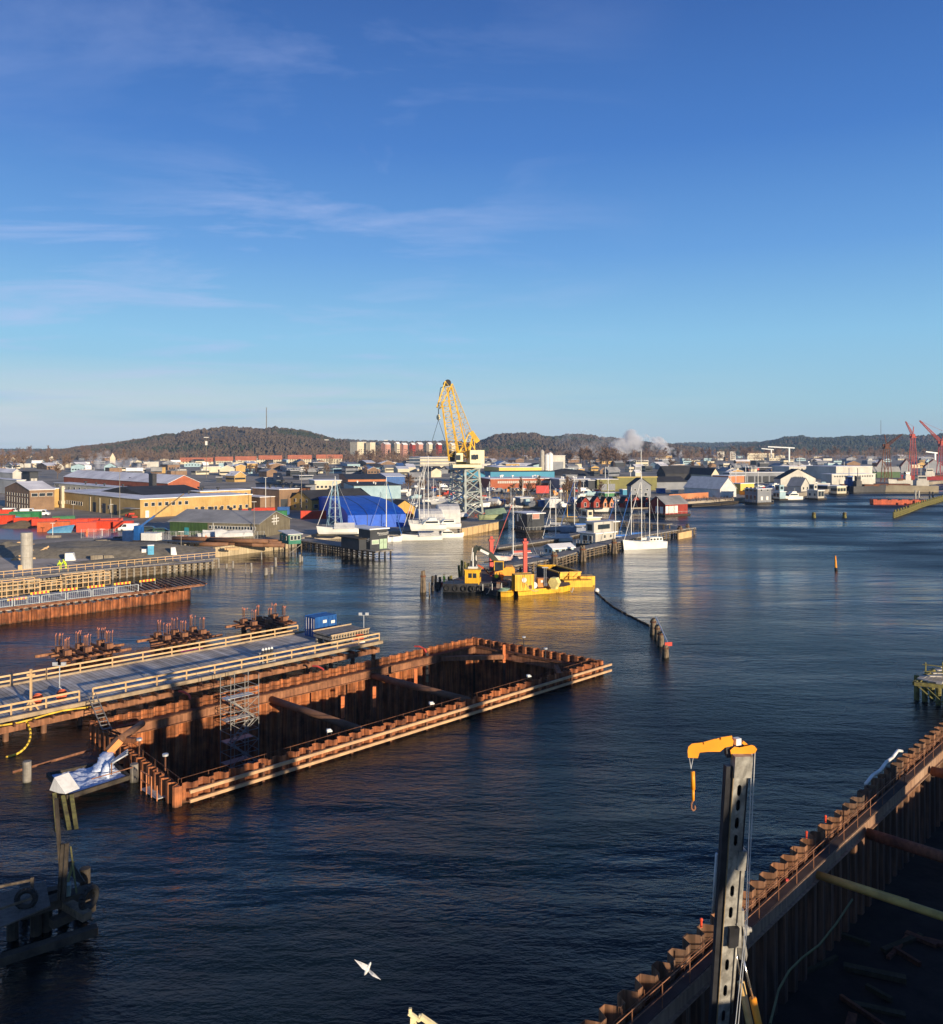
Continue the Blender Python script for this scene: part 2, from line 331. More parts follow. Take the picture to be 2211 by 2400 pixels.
H3 = hill([(1060,1052),(1125,1034),(1171,1021),(1250,1017),(1292,1025),(1353,1018),(1413,1025),(1459,1031),(1504,1037),(1565,1042),(1640,1050)], 2700, 1900, 'wooded_hill', HB, 12000, 8, th=8, dark=.2, tuftmat=(T_BR, T_GR))
H4 = hill([(1540,1044),(1620,1038),(1716,1038),(1773,1037),(1850,1045)], 5200, 4300, 'wooded_hill', HB, 1200, 9, th=16, dark=-.2, tuftmat=(T_BR, T_GR))
H5 = hill([(1680,1050),(1773,1039),(1800,1034),(1840,1027),(1880,1023),(1920,1028),(1990,1024),(2050,1021),(2110,1021),(2150,1025),(2211,1020),(2300,1017),(2420,1030)], 3600, 2500, 'wooded_hill', HB, 13000, 11, th=10, dark=-.25, tuftmat=(T_BR, T_GR))
H6 = hill([(-80,1060),(0,1054),(30,1055),(55,1063),(80,1060),(105,1061),(150,1072)], 4600, 3800, 'wooded_hill', HB, 900, 12, th=14, dark=-.2, tuftmat=(T_BR, T_GR))
for o in list(SC.objects):
    if o.name.startswith('wooded_hill'): pass
HAZE = 6.5e-5
# ================= the near works on the river =================
def sheet_wall(p, q, z0, z1, wl=1.2, amp=.22, th=.03, side=1):
    """trapezoid-wave sheet piling from p to q; two skins and a top"""
    p = Vector(p); q = Vector(q); d = (q-p); d.z = 0; Ln = d.length; d.normalize(); nrm = Vector((-d.y, d.x, 0))*side
    n = max(1, round(Ln/wl)); k = Ln/n; prof = []
    for i in range(n):
        for t, s in ((0,-1),(.30,-1),(.5,1),(.80,1)): prof.append((i*k+t*k, s*amp))
    prof.append((Ln, -amp)); mb = MB(); r = random.Random(int(Ln*100))
    z1_ = z1
    for i in range(len(prof)-1):
        if i % 4 == 0: z1 = z1_+r.uniform(-.05,.07)
        (a, sa), (b, sb) = prof[i], prof[i+1]
        jz = 0 if i % 4 else 0
        A = p+d*a+nrm*sa; B = p+d*b+nrm*sb; A2 = A+nrm*th; B2 = B+nrm*th
        f = lambda P, z: Vector((P.x, P.y, z))
        mb.add([f(A,z0),f(B,z0),f(B,z1),f(A,z1),f(A2,z0),f(B2,z0),f(B2,z1),f(A2,z1)], [(0,1,2,3),(5,4,7,6),(3,2,6,7)])
    return mb
def rail(root, pts, h=1.0, post=.07, mid=(.5,), railw=.06, step=2.4, m=PINE, pname='rail', postname='post', railh=None, one=True):
    """posts (each a part) and a rail mesh"""
    rb = MB()
    for i in range(len(pts)-1):
        p, q = Vector(pts[i]), Vector(pts[i+1])
        for hh in [h-.05]+list(mid): rb.bar(p+Vector((0,0,hh)), q+Vector((0,0,hh)), railw*.45, railh or railw*1.7)
        n = max(1, round((q-p).length/step))
        for k in range(n+(1 if i == len(pts)-2 else 0)):
            c = p.lerp(q, k/n); pb = MB(); pb.box((0,0,-.15), (post, post, h+.15)); part(postname, pb, m, root, loc=c)
    part(pname, rb, m, root)
# --- cofferdam ---
A_, D_, C_, B_ = COF
cof = thing('cofferdam', 'open rusty sheet pile cofferdam with steel struts standing in the river', 'cofferdam')
ZT = 1.45
for p, q, sd_ in ((A_, D_, 1), (D_, C_, 1), (C_, B_, 1), (B_, A_, 1)):
    part('sheet_pile_wall', sheet_wall(p, q, -9, ZT, side=sd_), RUST if p is A_ else RUSTI, cof)
ctr = sum(COF, Vector())/4
def inset(P, k): return P+(ctr-P).normalized()*k
for P_ in COF:
    mb = MB(); c = inset(P_, .05); mb.tube((c.x,c.y,-9),(c.x,c.y,ZT-.03),.27,8); part('corner_pile', mb, RUST, cof)
# wale beams (an I section) along every inner side
for i, (p, q) in enumerate(((A_, D_), (D_, C_), (C_, B_), (B_, A_))):
    mb = MB(); d = (q-p).normalized(); n = Vector((-d.y, d.x, 0)); o = n*.62; z = .15
    P = p+o+d*.5+Vector((0,0,z)); Q = q+o-d*.5+Vector((0,0,z))
    mb.bar(P, Q, .12, .75); mb.bar(P+Vector((0,0,.4)), Q+Vector((0,0,.4)), .62, .05); mb.bar(P-Vector((0,0,.4)), Q-Vector((0,0,.4)), .62, .05)
    L_ = (Q-P).length
    for k in range(int(L_/3)): c = P.lerp(Q, (k+.5)/int(L_/3)); mb.bar(c-n*.28-Vector((0,0,.37)), c-n*.28+Vector((0,0,.37)), .04, .3, up=d)
    part('wale_beam', mb, RUSTL, cof)
    # mesh walkway with thin hand rails on the wale
    wk = MB(); up = Vector((0,0,.5)); wk.bar(P+up, Q+up, .7, .05); part('walkway', wk, RUSTD, cof)
    rb = MB()
    off = n*.34
    for hh in (.45, .95): rb.tube(P+up+off*0+Vector((0,0,hh)), Q+up+Vector((0,0,hh)), .022, 5)
    ns = int(L_/2.2)
    for k in range(ns+1): c = P.lerp(Q, k/ns)+up; rb.tube(c, c+Vector((0,0,1.0)), .022, 5)
    part('hand_rail', rb, RUSTD, cof)
def strut(pu, pv, qu, qv, z, r, name='pipe_strut'):
    p = W(pu, pv, z); q = W(qu, qv, z)
    # run it squarely across the pit, between the two long wales
    mb = MB(); mb.tube(p, q, r, 14); part(name, mb, RUSTP, cof, smooth=True)
strut(627, 1636, 850, 1712, -.1, .35); strut(868, 1582, 1100, 1642, -.1, .35)
for (ua, ub, nm) in ((1058, 1190, 'corner_brace'),):
    p = G(68.5, 73.6, .1); q = G(74.4, 69.0, .1); mb = MB(); mb.bar(p, q, .5, .5); part('corner_brace', mb, RUSTL, cof)
mb = MB(); mb.bar(G(71,57.3,.1), G(75.6,62,.1), .45, .45); part('corner_brace', mb, RUSTL, cof)
# king posts with orange painted tops
for u, v, z in ((804,1660,-.4), (878,1635,-.6), (975,1590,.3), (1182,1530,.4)):
    p = W(u, v+22, z-1.0); mb = MB(); mb.bar(p-Vector((0,0,7)), p, .3, .3, up=(1,0,0)); o = part('king_post', mb, RUSTD, cof)
    mb = MB(); mb.bar(p, p+Vector((0,0,2.1)), .32, .32, up=(1,0,0)); part('post_top', mb, mat('faded_orange', (.75,.22,.07), .7, col2=(.45,.13,.05), scale=2), o, 'orange painted top of post')
# timber fenders outside the long near wall
for z in (.95, .30):
    mb = MB(); n = Vector((S2,-S2,0))*.5; mb.bar(G(28.2,56.5,z)+n, G(77.8,56.4,z)+n, .2, .22); part('fender_timber', mb, mat('pale_fender_timber', (.58,.36,.19), .8, col2=(.38,.24,.14), scale=.8), cof)
for k in range(12):
    a = 30+k*4.1; mb = MB(); n = Vector((S2,-S2,0))*.33; c = G(a,56.5,0)+n; mb.bar(c-Vector((0,0,.8)), c+Vector((0,0,1.3)), .26, .2, up=(S2,S2,0)); part('fender_post', mb, RUSTD, cof)
mb = MB(); mb.quad(*[Vector((p.x, p.y, -8.5)) for p in COF]); part('pit_bottom', mb, mat('dark_mud', (.05,.035,.025), .9), cof)
# scaffold stair tower inside
def scaffold(root, c, L_, W_, z0, z1, lift=2.0):
    ex = Vector((S2,S2,0)); ey = Vector((-S2,S2,0)); n = int((z1-z0)/lift); r = .035
    stm = mat('scaffold_tube', (.33,.32,.30), .55, .2, col2=(.22,.20,.18), scale=2)
    bays = 2
    for i in range(bays+1):
        for j in (0, 1):
            p = c+ex*(L_*i/bays)+ey*(W_*j); mb = MB(); mb.tube((0,0,0), (0,0,z1-z0+1.1), r, 6); part('standard', mb, stm, root, loc=p+Vector((0,0,z0)))
    for k in range(n+1):
        z = z0+k*lift; mb = MB()
        for hh in ((0,.5,1.0) if k > n-2 else (0,1.0)):
            for j in (0,1): mb.tube(c+ey*W_*j+Vector((0,0,z+hh)), c+ex*L_+ey*W_*j+Vector((0,0,z+hh)), r*.9, 5)
            for i in range(bays+1): mb.tube(c+ex*L_*i/bays+Vector((0,0,z+hh)), c+ex*L_*i/bays+ey*W_+Vector((0,0,z+hh)), r*.9, 5)
        part('ledger', mb, stm, root)
        if k < n:
            mb = MB(); s = k % 2
            for t in (-.35, .35):
                a = c+ey*(W_*.3+t)+ex*(L_*(.1 if s else .9))+Vector((0,0,z)); b = c+ey*(W_*.3+t)+ex*(L_*(.9 if s else .1))+Vector((0,0,z+lift)); mb.bar(a, b, .05, .12)
            for q in range(8):
                a = c+ey*(W_*.3)+ex*L_*((.1+.8*q/8) if s else (.9-.8*q/8))+Vector((0,0,z+lift*q/8)); mb.box(a, (.25,.7,.04), R(45))
            part('stair_flight', mb, stm, root)
            mb = MB(); mb.tube(c+Vector((0,0,z)), c+ex*L_+Vector((0,0,z+lift)), r*.8, 5); mb.tube(c+ex*L_+Vector((0,0,z)), c+Vector((0,0,z+lift)), r*.8, 5); part('brace', mb, stm, root)
        mb = MB(); mb.box(c+ex*L_*.5+ey*W_*.7+Vector((0,0,z)), (L_*.98, W_*.5, .05), R(45)); part('platform', mb, GALV, root)
sca = thing('scaffold_tower', 'grey scaffold stair tower inside the rusty cofferdam', 'scaffold', W(512,1640,1.0)*0)
scaffold(sca, G(39.7,70.9,0), 2.9, 1.9, -8.4, 2.6)
# submersible pumps hanging on the far wall with red hoses
for i, (u, v) in enumerate(((449,1640), (763,1578), (1001,1530))):
    p = W(u, v, 1.0); t = thing('pump', ['black pump pipe nearest the ladder, hanging on the cofferdam wall','black pump pipe hanging midway along the far cofferdam wall','black pump pipe hanging near the far corner of the cofferdam'][i], 'pump', p)
    mb = MB(); mb.tube((0,0,-2.6),(0,0,0),.20,10); part('riser_pipe', mb, BLKP, t)
    mb = MB(); mb.tube((0,0,-3.4),(0,0,-2.6),.17,10); part('pump_body', mb, mat('pump_brass', (.35,.30,.16), .5), t)
    mb = MB(); mb.path([Vector((-1.5,.9,.55)),Vector((-.9,.5,.62)),Vector((-.3,.2,.4)),Vector((0,0,-.1))], .10, 6); part('hose', mb, mat('red_hose', (.65,.08,.06), .5), t)
# work lights on the near edge
for i, (u, v) in enumerate(((772,1722), (1012,1657), (1240,1592))):
    t = thing('work_light', ['small white floodlight on the near wall, left of the others','small white floodlight on the near wall, between the other two','small white floodlight on the near wall, closest to the far corner'][i], 'floodlight', W(u, v, 1.9), R(30))
    mb = MB(); mb.box((0,0,.25), (.42,.3,.10)); mb.box((0,.1,.35), (.34,.24,.08)); part('lamp_head', mb, WHITE, t)
    for s_ in (-.17,.17): mb = MB(); mb.bar((s_,0,0), (s_,0,.3), .04); part('bracket', mb, BLKP, t)
# small warning lamps on posts
for i, (u, v, tx) in enumerate(((327,1762,'green-topped lamp post by the outflow pipe on the short wall'),(388,1800,'small cap post on the short cofferdam wall above the hanging platform'),(1279,1540,'green and white lamp post on the far short wall'),(1228,1512,'dark bollard lamp on the far short wall'))):
    t = thing('marker_lamp', tx, 'lamp', W(u, v, 1.3))
    mb = MB(); mb.tube((0,0,-.2),(0,0,.9),.06,6); part('post', mb, RUSTD if i < 2 else BLKP, t)
    mb = MB(); mb.tube((0,0,.9),(0,0,1.05),.22,10); part('cap', mb, GALV, t)
# hanging access platform on the short wall
t = thing('hanging_platform', 'small rusty access platform with ladder hung on the short cofferdam wall', 'platform', W(362,1842,0.6), R(-45))
mb = MB(); mb.box((0,0,-.5), (2.6,.8,.06)); part('deck', mb, GALV, t)
mb = MB()
for x in (-1.3,-.4,.4,1.3):
    for y in (-.4,.4): mb.bar((x,y,-.9), (x,y,.9 if x < 1 else .5), .07)
for z in (.2,.85): mb.bar((-1.3,-.4,z), (.4,-.4,z), .06)
part('frame', mb, mat('orange_rust_steel', (.55,.22,.10), .7, col2=(.35,.13,.06), scale=2), t)
# ladder from the timber deck down to the wall
t = thing('ladder', 'steep grey ladder between deck and cofferdam corner', 'ladder')
p0, p1 = W(215,1628,2.8), W(252,1712,1.3); sdv = Vector((S2,S2,0))*.35
mb = MB(); mb.bar(p0-sdv, p1-sdv, .07, .12); mb.bar(p0+sdv, p1+sdv, .07, .12); part('stile', mb, GREYW, t)
for k in range(10): mb = MB(); c = p0.lerp(p1, (k+.5)/10); mb.bar(c-sdv, c+sdv, .16, .05); part('rung', mb, GREYW, t)
# --- big timber deck on steel piles ---
deck = thing('work_deck', 'long timber work deck on rusty piles with pale handrails', 'deck')
DZ = 2.0
pb = MB(); r0 = random.Random(4)
a = 4.0
while a < 63.6:                       # deck mats laid across
    wd = 4.8; a2 = min(a+wd, 63.8)
    for b0, b1 in ((78.8, 84.2), (84.24, 89.6)):
        c = G((a+a2)/2, (b0+b1)/2, DZ-.12); pb.box(c, (a2-a-.06, b1-b0, .12+r0.uniform(0,.015)), R(45))
    a = a2
part('deck_mats', pb, SNOWD, deck)
mb = MB()
for b in (78.7, 89.7): mb.bar(G(4,b,DZ+.02), G(63.8,b,DZ+.02), .3, .34)
part('edge_beam', mb, mat('edge_timber', (.40,.30,.19), .9, col2=(.24,.18,.12), scale=1), deck)
mb = MB()
for b in (79.1, 82.5, 86, 89.3):
    mb.bar(G(4,b,DZ-.95), G(63.6,b,DZ-.95), .3, .55)
part('main_girder', mb, RUSTL, deck)
mb = MB(); a = 5.0
while a < 63.6: mb.bar(G(a,77.9,DZ-.4), G(a,90.3,DZ-.4), .18, .28); a += 1.55
part('cross_beams', mb, RUSTD, deck)
for k in range(20):
    for b in (79.3, 89.1):
        mb = MB(); mb.tube((0,0,-4),(0,0,DZ-1.2),.24,8); part('pile', mb, RUSTP, deck, loc=G(5+k*3.05, b, 0))
# far end cantilever and the loose beams
rail(deck, [G(30.6,79.4,DZ), G(63.6,79.0,DZ)], 1.05, .11, (.5,), .10, 3.0)
rail(deck, [G(4,79.4,DZ), G(29.4,79.4,DZ)], 1.05, .11, (.5,), .10, 2.9)
rail(deck, [G(4,89.6,DZ), G(59.3,89.6,DZ)], 1.05, .11, (.5,), .10, 3.3)
rail(deck, [G(63.6,79.2,DZ), G(63.4,89.4,DZ)], 1.0, .06, (.5,), .05, 2.6, m=GALV, pname='steel_rail', postname='steel_post')
mb = MB()                                              # signpost-like braced post on the deck
t = thing('timber_post', 'tall braced pine post with crosspiece by the front rail', 'post', W(73,1665,DZ))
mb = MB(); mb.bar((0,0,-.4),(0,0,3.6),.16,.16,up=(1,0,0)); part('post', mb, PINE, t)
mb = MB(); mb.bar((-.35,0,3.1),(.35,0,3.1),.1,.2); mb.bar((-.9,.1,-.5),(0,0,1.0),.09,.12); mb.bar((1.0,-.1,-.3),(0,0,1.0),.09,.12); part('brace', mb, PINE, t)
# yellow hoses
mb = MB(); pts = []
for k in range(16):
    s = k/15; pts.append(G(12+18*s, 78.35, 1.75+.12*math.sin(k*1.1)))
mb.path(pts, .08); solo('yellow_hose', mb, mat('hose_yellow', (.80,.52,.06), .5), 'yellow hose strung along the front of the deck', 'hose', smooth=True)
mb = MB(); pts = []
for k in range(18):
    s = k/17; an = -1.4+2.9*s; p = W(0+72*math.cos(an)**.9 if math.cos(an) > 0 else 0, 1720-55*math.sin(an)*-1*-1, .9+.9*math.sin(an)); pts.append(Vector((p.x, p.y, p.z)))
mb.path(pts, .09); solo('yellow_hose', mb, mat('hose_yellow', (.80,.52,.06), .5), 'yellow hose hanging in a loop over the water', 'hose', smooth=True)
# container (blue) with doors and a corrugated shell
def container(label, loc, rz, col, L_=6.06, Wd=2.44, Ht=2.6, group=None, cat='container', door=True, stripe=None):
    t = thing('shipping_container', label, cat, loc, rz, group); mb = MB(); n = int(L_/.28); x0 = -L_/2
    for s in (-1, 1):
        for i in range(n):
            xa = x0+L_*i/n; xb = x0+L_*(i+1)/n; o = .0 if i % 2 else .05
            mb.box(((xa+xb)/2, s*(Wd/2-.06-o), .12), (xb-xa+.001, .06, Ht-.24))
    mb.box((L_/2-.08,0,.12), (.06,Wd-.1,Ht-.24)); mb.box((0,0,Ht-.1), (L_-.04,Wd-.04,.06)); mb.box((0,0,.04), (L_-.04,Wd-.04,.08))
    part('body', mb, col, t)
    mb = MB()
    for sx in (-1,1):
        for sy in (-1,1): mb.box((sx*(L_/2-.06), sy*(Wd/2-.06), 0), (.13,.13,Ht))
    for sy in (-1,1):
        for z in (0, Ht-.12): mb.box((0, sy*(Wd/2-.05), z+.004), (L_-.25, .11, .115))
    part('frame', mb, col, t)
    if door:
        for s in (-1,1):
            mb = MB(); mb.box((-L_/2+.06, s*Wd/4, .15), (.05, Wd/2-.14, Ht-.3)); d = part('door', mb, col, t)
            mb = MB()
            for q in (-.25,.25): mb.tube((-L_/2, s*Wd/4+q, .2), (-L_/2, s*Wd/4+q, Ht-.2), .025, 5)
            part('lock_rod', mb, GALV, d)
    return t
bc = container('blue corrugated container on the far end of the timber deck', G(60.8,86.9,DZ), R(45), BLUEP, 3.1, 2.2, 2.5)
for x, z in ((-.2,1.7),(1.0,1.5)):
    mb = MB(); mb.box((x,-1.14,z), (.55,.02,.35)); part('sticker', mb, WHITE, bc)
# stack of heavy timber mats / formwork beside it
t = thing('formwork_stack', 'flat stack of grey timber formwork panels beside the blue container', 'formwork', G(60.6,82.4,DZ), R(45)); t.scale = (.86,.72,.9)
mb = MB()
for y in (-2,0,2): mb.box((0,y,0), (6.0,.35,.8))
part('bearers', mb, GREYW, t)
mb = MB(); mb.box((0,0,.82), (6.4,4.9,.25)); mb.box((0,0,1.25), (6.2,4.7,.18)); part('panel', mb, GREYW, t)
mb = MB()
for i in range(14): mb.box((-3+i*.46,-2.52,.8), (.14,.12,.65))
for y in (-2.5,2.5): mb.box((0,y,1.45), (6.5,.16,.16))
part('battens', mb, mat('panel_edge', (.45,.33,.2), .9), t)
# rack of four gas bottles
t = thing('gas_bottle_rack', 'grey rack holding four dark gas bottles with white shoulders on the deck', 'rack', W(627,1552,DZ), R(45))
mb = MB()
for x in (-.75,.75):
    for y in (-.3,.3): mb.bar((x,y,0),(x,y,1.0),.06)
for z in (.1,.5,1.0):
    mb.bar((-.75,-.3,z),(.75,-.3,z),.05); mb.bar((-.75,.3,z),(.75,.3,z),.05)
part('frame', mb, GALV, t)
for i in range(4):
    mb = MB(); mb.tube((0,0,0),(0,0,1.25),.15,10); b = solo('gas_bottle', mb, BLKP, 'dark gas bottle with white shoulder standing in the grey rack', 'gas bottle', G(0,0,0)+W(627,1552,DZ)+Vector((S2,S2,0))*(-.54+.36*i)+Vector((0,0,.1)), 0, 'gas bottles in the deck rack')
    mb = MB(); mb.ball((0,0,1.27), .15, .15, .22); part('shoulder', mb, WHITE, b)
# twin-headed flood light masts
def light_mast(loc, label, h=2.6):
    t = thing('floodlight_mast', label, 'floodlight', loc)
    mb = MB(); mb.tube((0,0,0),(0,0,h),.05,6)
    for k in range(3): a = k*2.09; mb.tube((0,0,.6),(.6*math.cos(a),.6*math.sin(a),0),.03,5)
    part('mast', mb, GALV, t); mb = MB(); mb.bar((-.35,0,h),(.35,0,h),.05); part('crossbar', mb, GALV, t)
    for s in (-1,1): mb = MB(); mb.box((s*.4,-.05,h), (.4,.22,.32)); part('lamp_head', mb, GALV, t)
light_mast(W(853,1492,DZ), 'twin floodlight mast beside the formwork stack')
light_mast(W(140,1625,DZ), 'twin floodlight mast standing near the tall braced post')
# orange barrier drum, reels, cones on the deck
for u, v, lab in ((88,1650,'round orange pipe reel leaning behind the front rail'),(145,1640,'orange and red hose reel on wheels behind the front rail')):
    t = thing('hose_reel', lab, 'reel', W(u, v, DZ), R(20)); mb = MB(); mb.tube((0,-.3,.45),(0,-.24,.45),.45,16); mb.tube((0,.24,.45),(0,.3,.45),.45,16); part('flange', mb, REDO, t)
    mb = MB(); mb.tube((0,-.25,.45),(0,.25,.45),.26,14); part('drum', mb, ORG, t)
for i, (u,v) in enumerate(((715,1535),(746,1528))):
    mb = MB()
    for k in range(16):
        a1, a2 = 6.2832*k/16, 6.2832*(k+1)/16; mb.tube((.38*math.cos(a1),0,.42+.38*math.sin(a1)),(.38*math.cos(a2),0,.42+.38*math.sin(a2)),.05,5)
    solo('life_ring', mb, BLACK, ['black ring leaning on the front rail, closer to the bottle rack','black ring leaning on the front rail, closer to the formwork stack'][i], 'ring', W(u,v,DZ), R(45))
mb = MB()
for i in range(16):
    x = -1.3+i*.17; mb.tube((x,-.02,0),(x+.12,.1,1.5),.03,5)
solo('rebar_bundle', mb, mat('magenta_rods', (.38,.05,.26), .5), 'purple rods hanging on the rear rail of the deck', 'rods', G(45.5,89.9,.9), R(45))
t = thing('traffic_barrier_unit', 'orange road barrier with white base at the deck corner', 'barrier', G(61.7,80.6,DZ), R(10))
mb = MB(); mb.box((0,0,.35),(1.3,.3,.6)); part('panel', mb, REDO, t); mb = MB(); mb.box((0,0,0),(1.6,.6,.3)); part('base', mb, WHITE, t)
# --- discharge pipe, tray and foam ---
t = thing('discharge_pipe', 'bright orange-brown discharge chute from the cofferdam pouring water', 'pipe')
p0, p1, p2 = W(322,1700,2.2), W(282,1733,2.5), W(255,1762,1.7)
mb = MB(); mb.tube(W(333,1696,.9), p1, .30, 10); part('pipe', mb, RUSTP, t, smooth=True)
mb = MB(); mb.bar(p1, p2, .75, .5); part('chute', mb, mat('chute_steel', (.70,.28,.08), .6, col2=(.5,.18,.06), scale=1), t)
mb = MB(); mb.bar(W(280,1732,2.2), W(318,1735,2.2), .35, .35); mb.bar(W(312,1732,2.2), W(312,1732,0), .15,.15, up=(1,0,0)); mb.bar(W(290,1732,2.2), W(290,1732,0), .15,.15, up=(1,0,0)); part('support', mb, RUSTD, t)
FOAM = mat('foaming_water', (.80,.82,.86), .6, col2=(.30,.40,.62), scale=1.6, bump=.08)
def pour(p, q, w0, w1, seed, drop):
    r = random.Random(seed); rings = []; n = 10; out_ = q-p; out_.z = 0
    sd2 = Vector((out_.y, -out_.x, 0)).normalized()
    for k in range(13):
        s = k/12; c = p+out_*s**.8; c.z = p.z-(p.z-q.z)*s**1.7; ww = w0+(w1-w0)*s
        rings.append([c+sd2*ww*math.cos(6.283*i/n)*r.uniform(.75,1.2)+out_.normalized()*ww*.45*math.sin(6.283*i/n)*r.uniform(.6,1.3)+Vector((0,0,.1*math.sin(6.283*i/n))) for i in range(n)])
    return MB().loft(rings)
solo('pouring_water', pour(p2, W(240,1808,1.0), .45, .75, 1, 1), FOAM, 'broad white waterfall pouring from the orange chute', 'water', kind='stuff', smooth=True)
solo('pouring_water', pour(W(258,1788,1.6), W(246,1822,.8), .22, .42, 2, 1), FOAM, 'narrow white waterfall pouring from the hoses', 'water', kind='stuff', smooth=True)
mb = MB()
for k in range(3): mb.tube(W(300,1757+k*5,2.1), W(258,1788+k*2,1.6), .07, 6)
solo('grey_hoses', mb, GALV, 'three pale hoses pouring into the tray', 'hose', smooth=True)
tr = thing('discharge_tray', 'floating timber-edged tray full of white foam beside the cofferdam', 'tray')
TA, TB, TCc, TD = W(112,1816,.75), W(160,1868,.75), W(303,1822,.75), W(262,1785,.75)
for p, q in ((TA,TB),(TB,TCc),(TCc,TD),(TD,TA)):
    mb = MB(); mb.bar(p, q, .2, .3); part('edge_beam', mb, DARKW, tr)
gx, gy = 46, 24; mb = MB(); vs = []; fs = []
for i in range(gx+1):
    for j in range(gy+1):
        s, u = i/gx, j/gy; p = TA.lerp(TD, s).lerp(TB.lerp(TCc, s), u)
        hh = noise.noise(p*2.1)*.14+noise.noise(p*5.5)*.09+max(0,.35-abs(s-.72)*1.6)*.5*max(0,1-abs(u-.45)*1.8); vs.append(Vector((p.x,p.y,.72+hh)))
for i in range(gx):
    for j in range(gy): a = i*(gy+1)+j; fs.append((a,a+gy+1,a+gy+2,a+1))
mb.add(vs, fs); solo('foam', mb, FOAM, 'churning white foam filling the discharge tray', 'foam', kind='stuff', smooth=True)
bx = thing('white_box', 'white wedge-shaped float box at the corner of the foam tray', 'float', W(152,1850,1.0), R(-30))
mb = MB(); mb.prism([(-.9,-.05),(-.35,.95),(.9,.05),(.15,-.05)], -.55, .55, Matrix.Rotation(R(90),3,'X')); part('shell', mb, WHITE, bx)
t = thing('tray_trestle', 'mossy leaning timber legs under the white float box', 'trestle')
for i, (a, b) in enumerate((((128,1862,.8),(140,1985,0)), ((148,1868,.8),(172,1972,0)), ((168,1866,.8),(186,1970,0)))):
    mb = MB(); mb.bar(W(*a), W(*b)-Vector((0,0,.6)), .26, .26); part('leg', mb, MOSSW, t)
t = thing('tray_fence', 'thin rusty guard rail along the foam tray', 'fence')
mb = MB(); mb.tube(W(215,1826,1.3), W(312,1798,1.3), .04, 5); mb.tube(W(262,1788,1.9), W(262,1816,1.1), .05, 5); part('rail', mb, RUSTL, t)
# guide poles with spars in the water at the left
for i, (u,v0_,v1_) in enumerate(((64,1784,1832),(315,1790,1832))):
    p = W(u, v1_, 0); hgt = (v1_-v0_)*p.y/FP; mb = MB(); mb.tube((0,0,-1),(0,0,hgt),.3,10); solo('mooring_pile', mb, GREYW, ['lone grey pile with a rusty spar, left of the foam tray','grey pile between foam tray and cofferdam'][i], 'pile', p)
mb = MB(); mb.tube(W(30,1810,.9), W(215,1757,.9), .1, 6); solo('guide_spar', mb, RUSTL, 'long rusty spar from the lone grey pile to the deck corner', 'spar')
# --- three pile caps with starter bars ---
PINKR = mat('pink_bar_caps', (.60,.20,.12), .6)
for i, (a, b) in enumerate(((39.2,104.0),(50.8,103.2),(63.0,103.2))):
    t = thing('pile_cluster', ['rusty pile cluster with upright red-tipped bars, nearest the left edge','rusty pile cluster with upright red-tipped bars between the other two','rusty pile cluster with upright red-tipped bars nearest the blue container'][i], 'pile cluster', G(a,b,0), R(45), 'pile clusters behind the deck')
    r = random.Random(20+i); mb = MB()
    for y in (-2.0,-.7,.9,2.2): mb.bar((-4.3+r.uniform(-.9,.9),y,.62),(4.3+r.uniform(-.9,.9),y+r.uniform(-.1,.1),.62),.3,.3)
    part('long_beams', mb, RUSTL, t)
    mb = MB()
    for k in range(7): x = -2.7+.9*k; mb.bar((x,-3.2+r.uniform(-.4,.4),.9),(x,3.2+r.uniform(-.4,.4),.9),.22,.22)
    part('cross_beams', mb, RUSTD, t)
    for x in (-2.5,-.2,2.3):
        for y in (-1.2,1.3):
            mb = MB(); mb.tube((0,0,-4),(0,0,.5),.36,10); part('pile', mb, RUSTD, t, loc=(x,y,0))
            mb = MB(); mb.box((0,0,.95),(.75,.7,.6)); c = part('pile_head', mb, RUSTL, t, loc=(x,y,0))
            mb = MB(); tips = MB()
            for q in range(7):
                bx_, by_ = r.uniform(-.4,.4), r.uniform(-.35,.35); hh = 2.9+r.uniform(-.1,.15); mb.tube((bx_,by_,1.7),(bx_,by_,hh),.03,4); tips.bar((bx_,by_,hh-.1),(bx_+.06,by_,hh+.08),.065,.065)
            part('bars', mb, RUSTL, c); part('bar_tips', tips, PINKR, c)
# --- left quay of sheet piles with formwork ---
t = thing('sheet_pile_quay', 'low rusty sheet pile quay with frosted deck at the left edge', 'quay')
part('sheet_pile_wall', sheet_wall(G(0,131.6), G(66.2,131.6), -3, 1.55, wl=1.3), RUST, t); part('sheet_pile_wall', sheet_wall(G(66.2,131.6), G(66.2,143), -3, 1.5, wl=1.3), RUST, t)
mb = MB(); mb.box(G(30,137.6,1.75), (66,10.5,.2), R(45)); part('deck', mb, SNOWD, t)
mb = MB()
for b in (131.9, 132.9): mb.bar(G(-4,b,2.05),G(69,b,2.05),.3,.22)
part('edge_beam', mb, RUSTL, t)
mb = MB(); a = -4
while a < 67: mb.bar(G(a,131.0,1.8), G(a,134.5,1.8), .25,.25); a += 1.15
part('beam_ends', mb, RUSTD, t)
mb = MB()
for k in range(14): mb.bar(G(58+k*.9,132.5,2.1), G(59.5+k*.9,143,2.1), .22,.2)
part('end_beams', mb, RUSTL, t)
BAR = mat('mesh_fence', (.58,.62,.62), .5, .2, col2=(.45,.48,.48), scale=1)
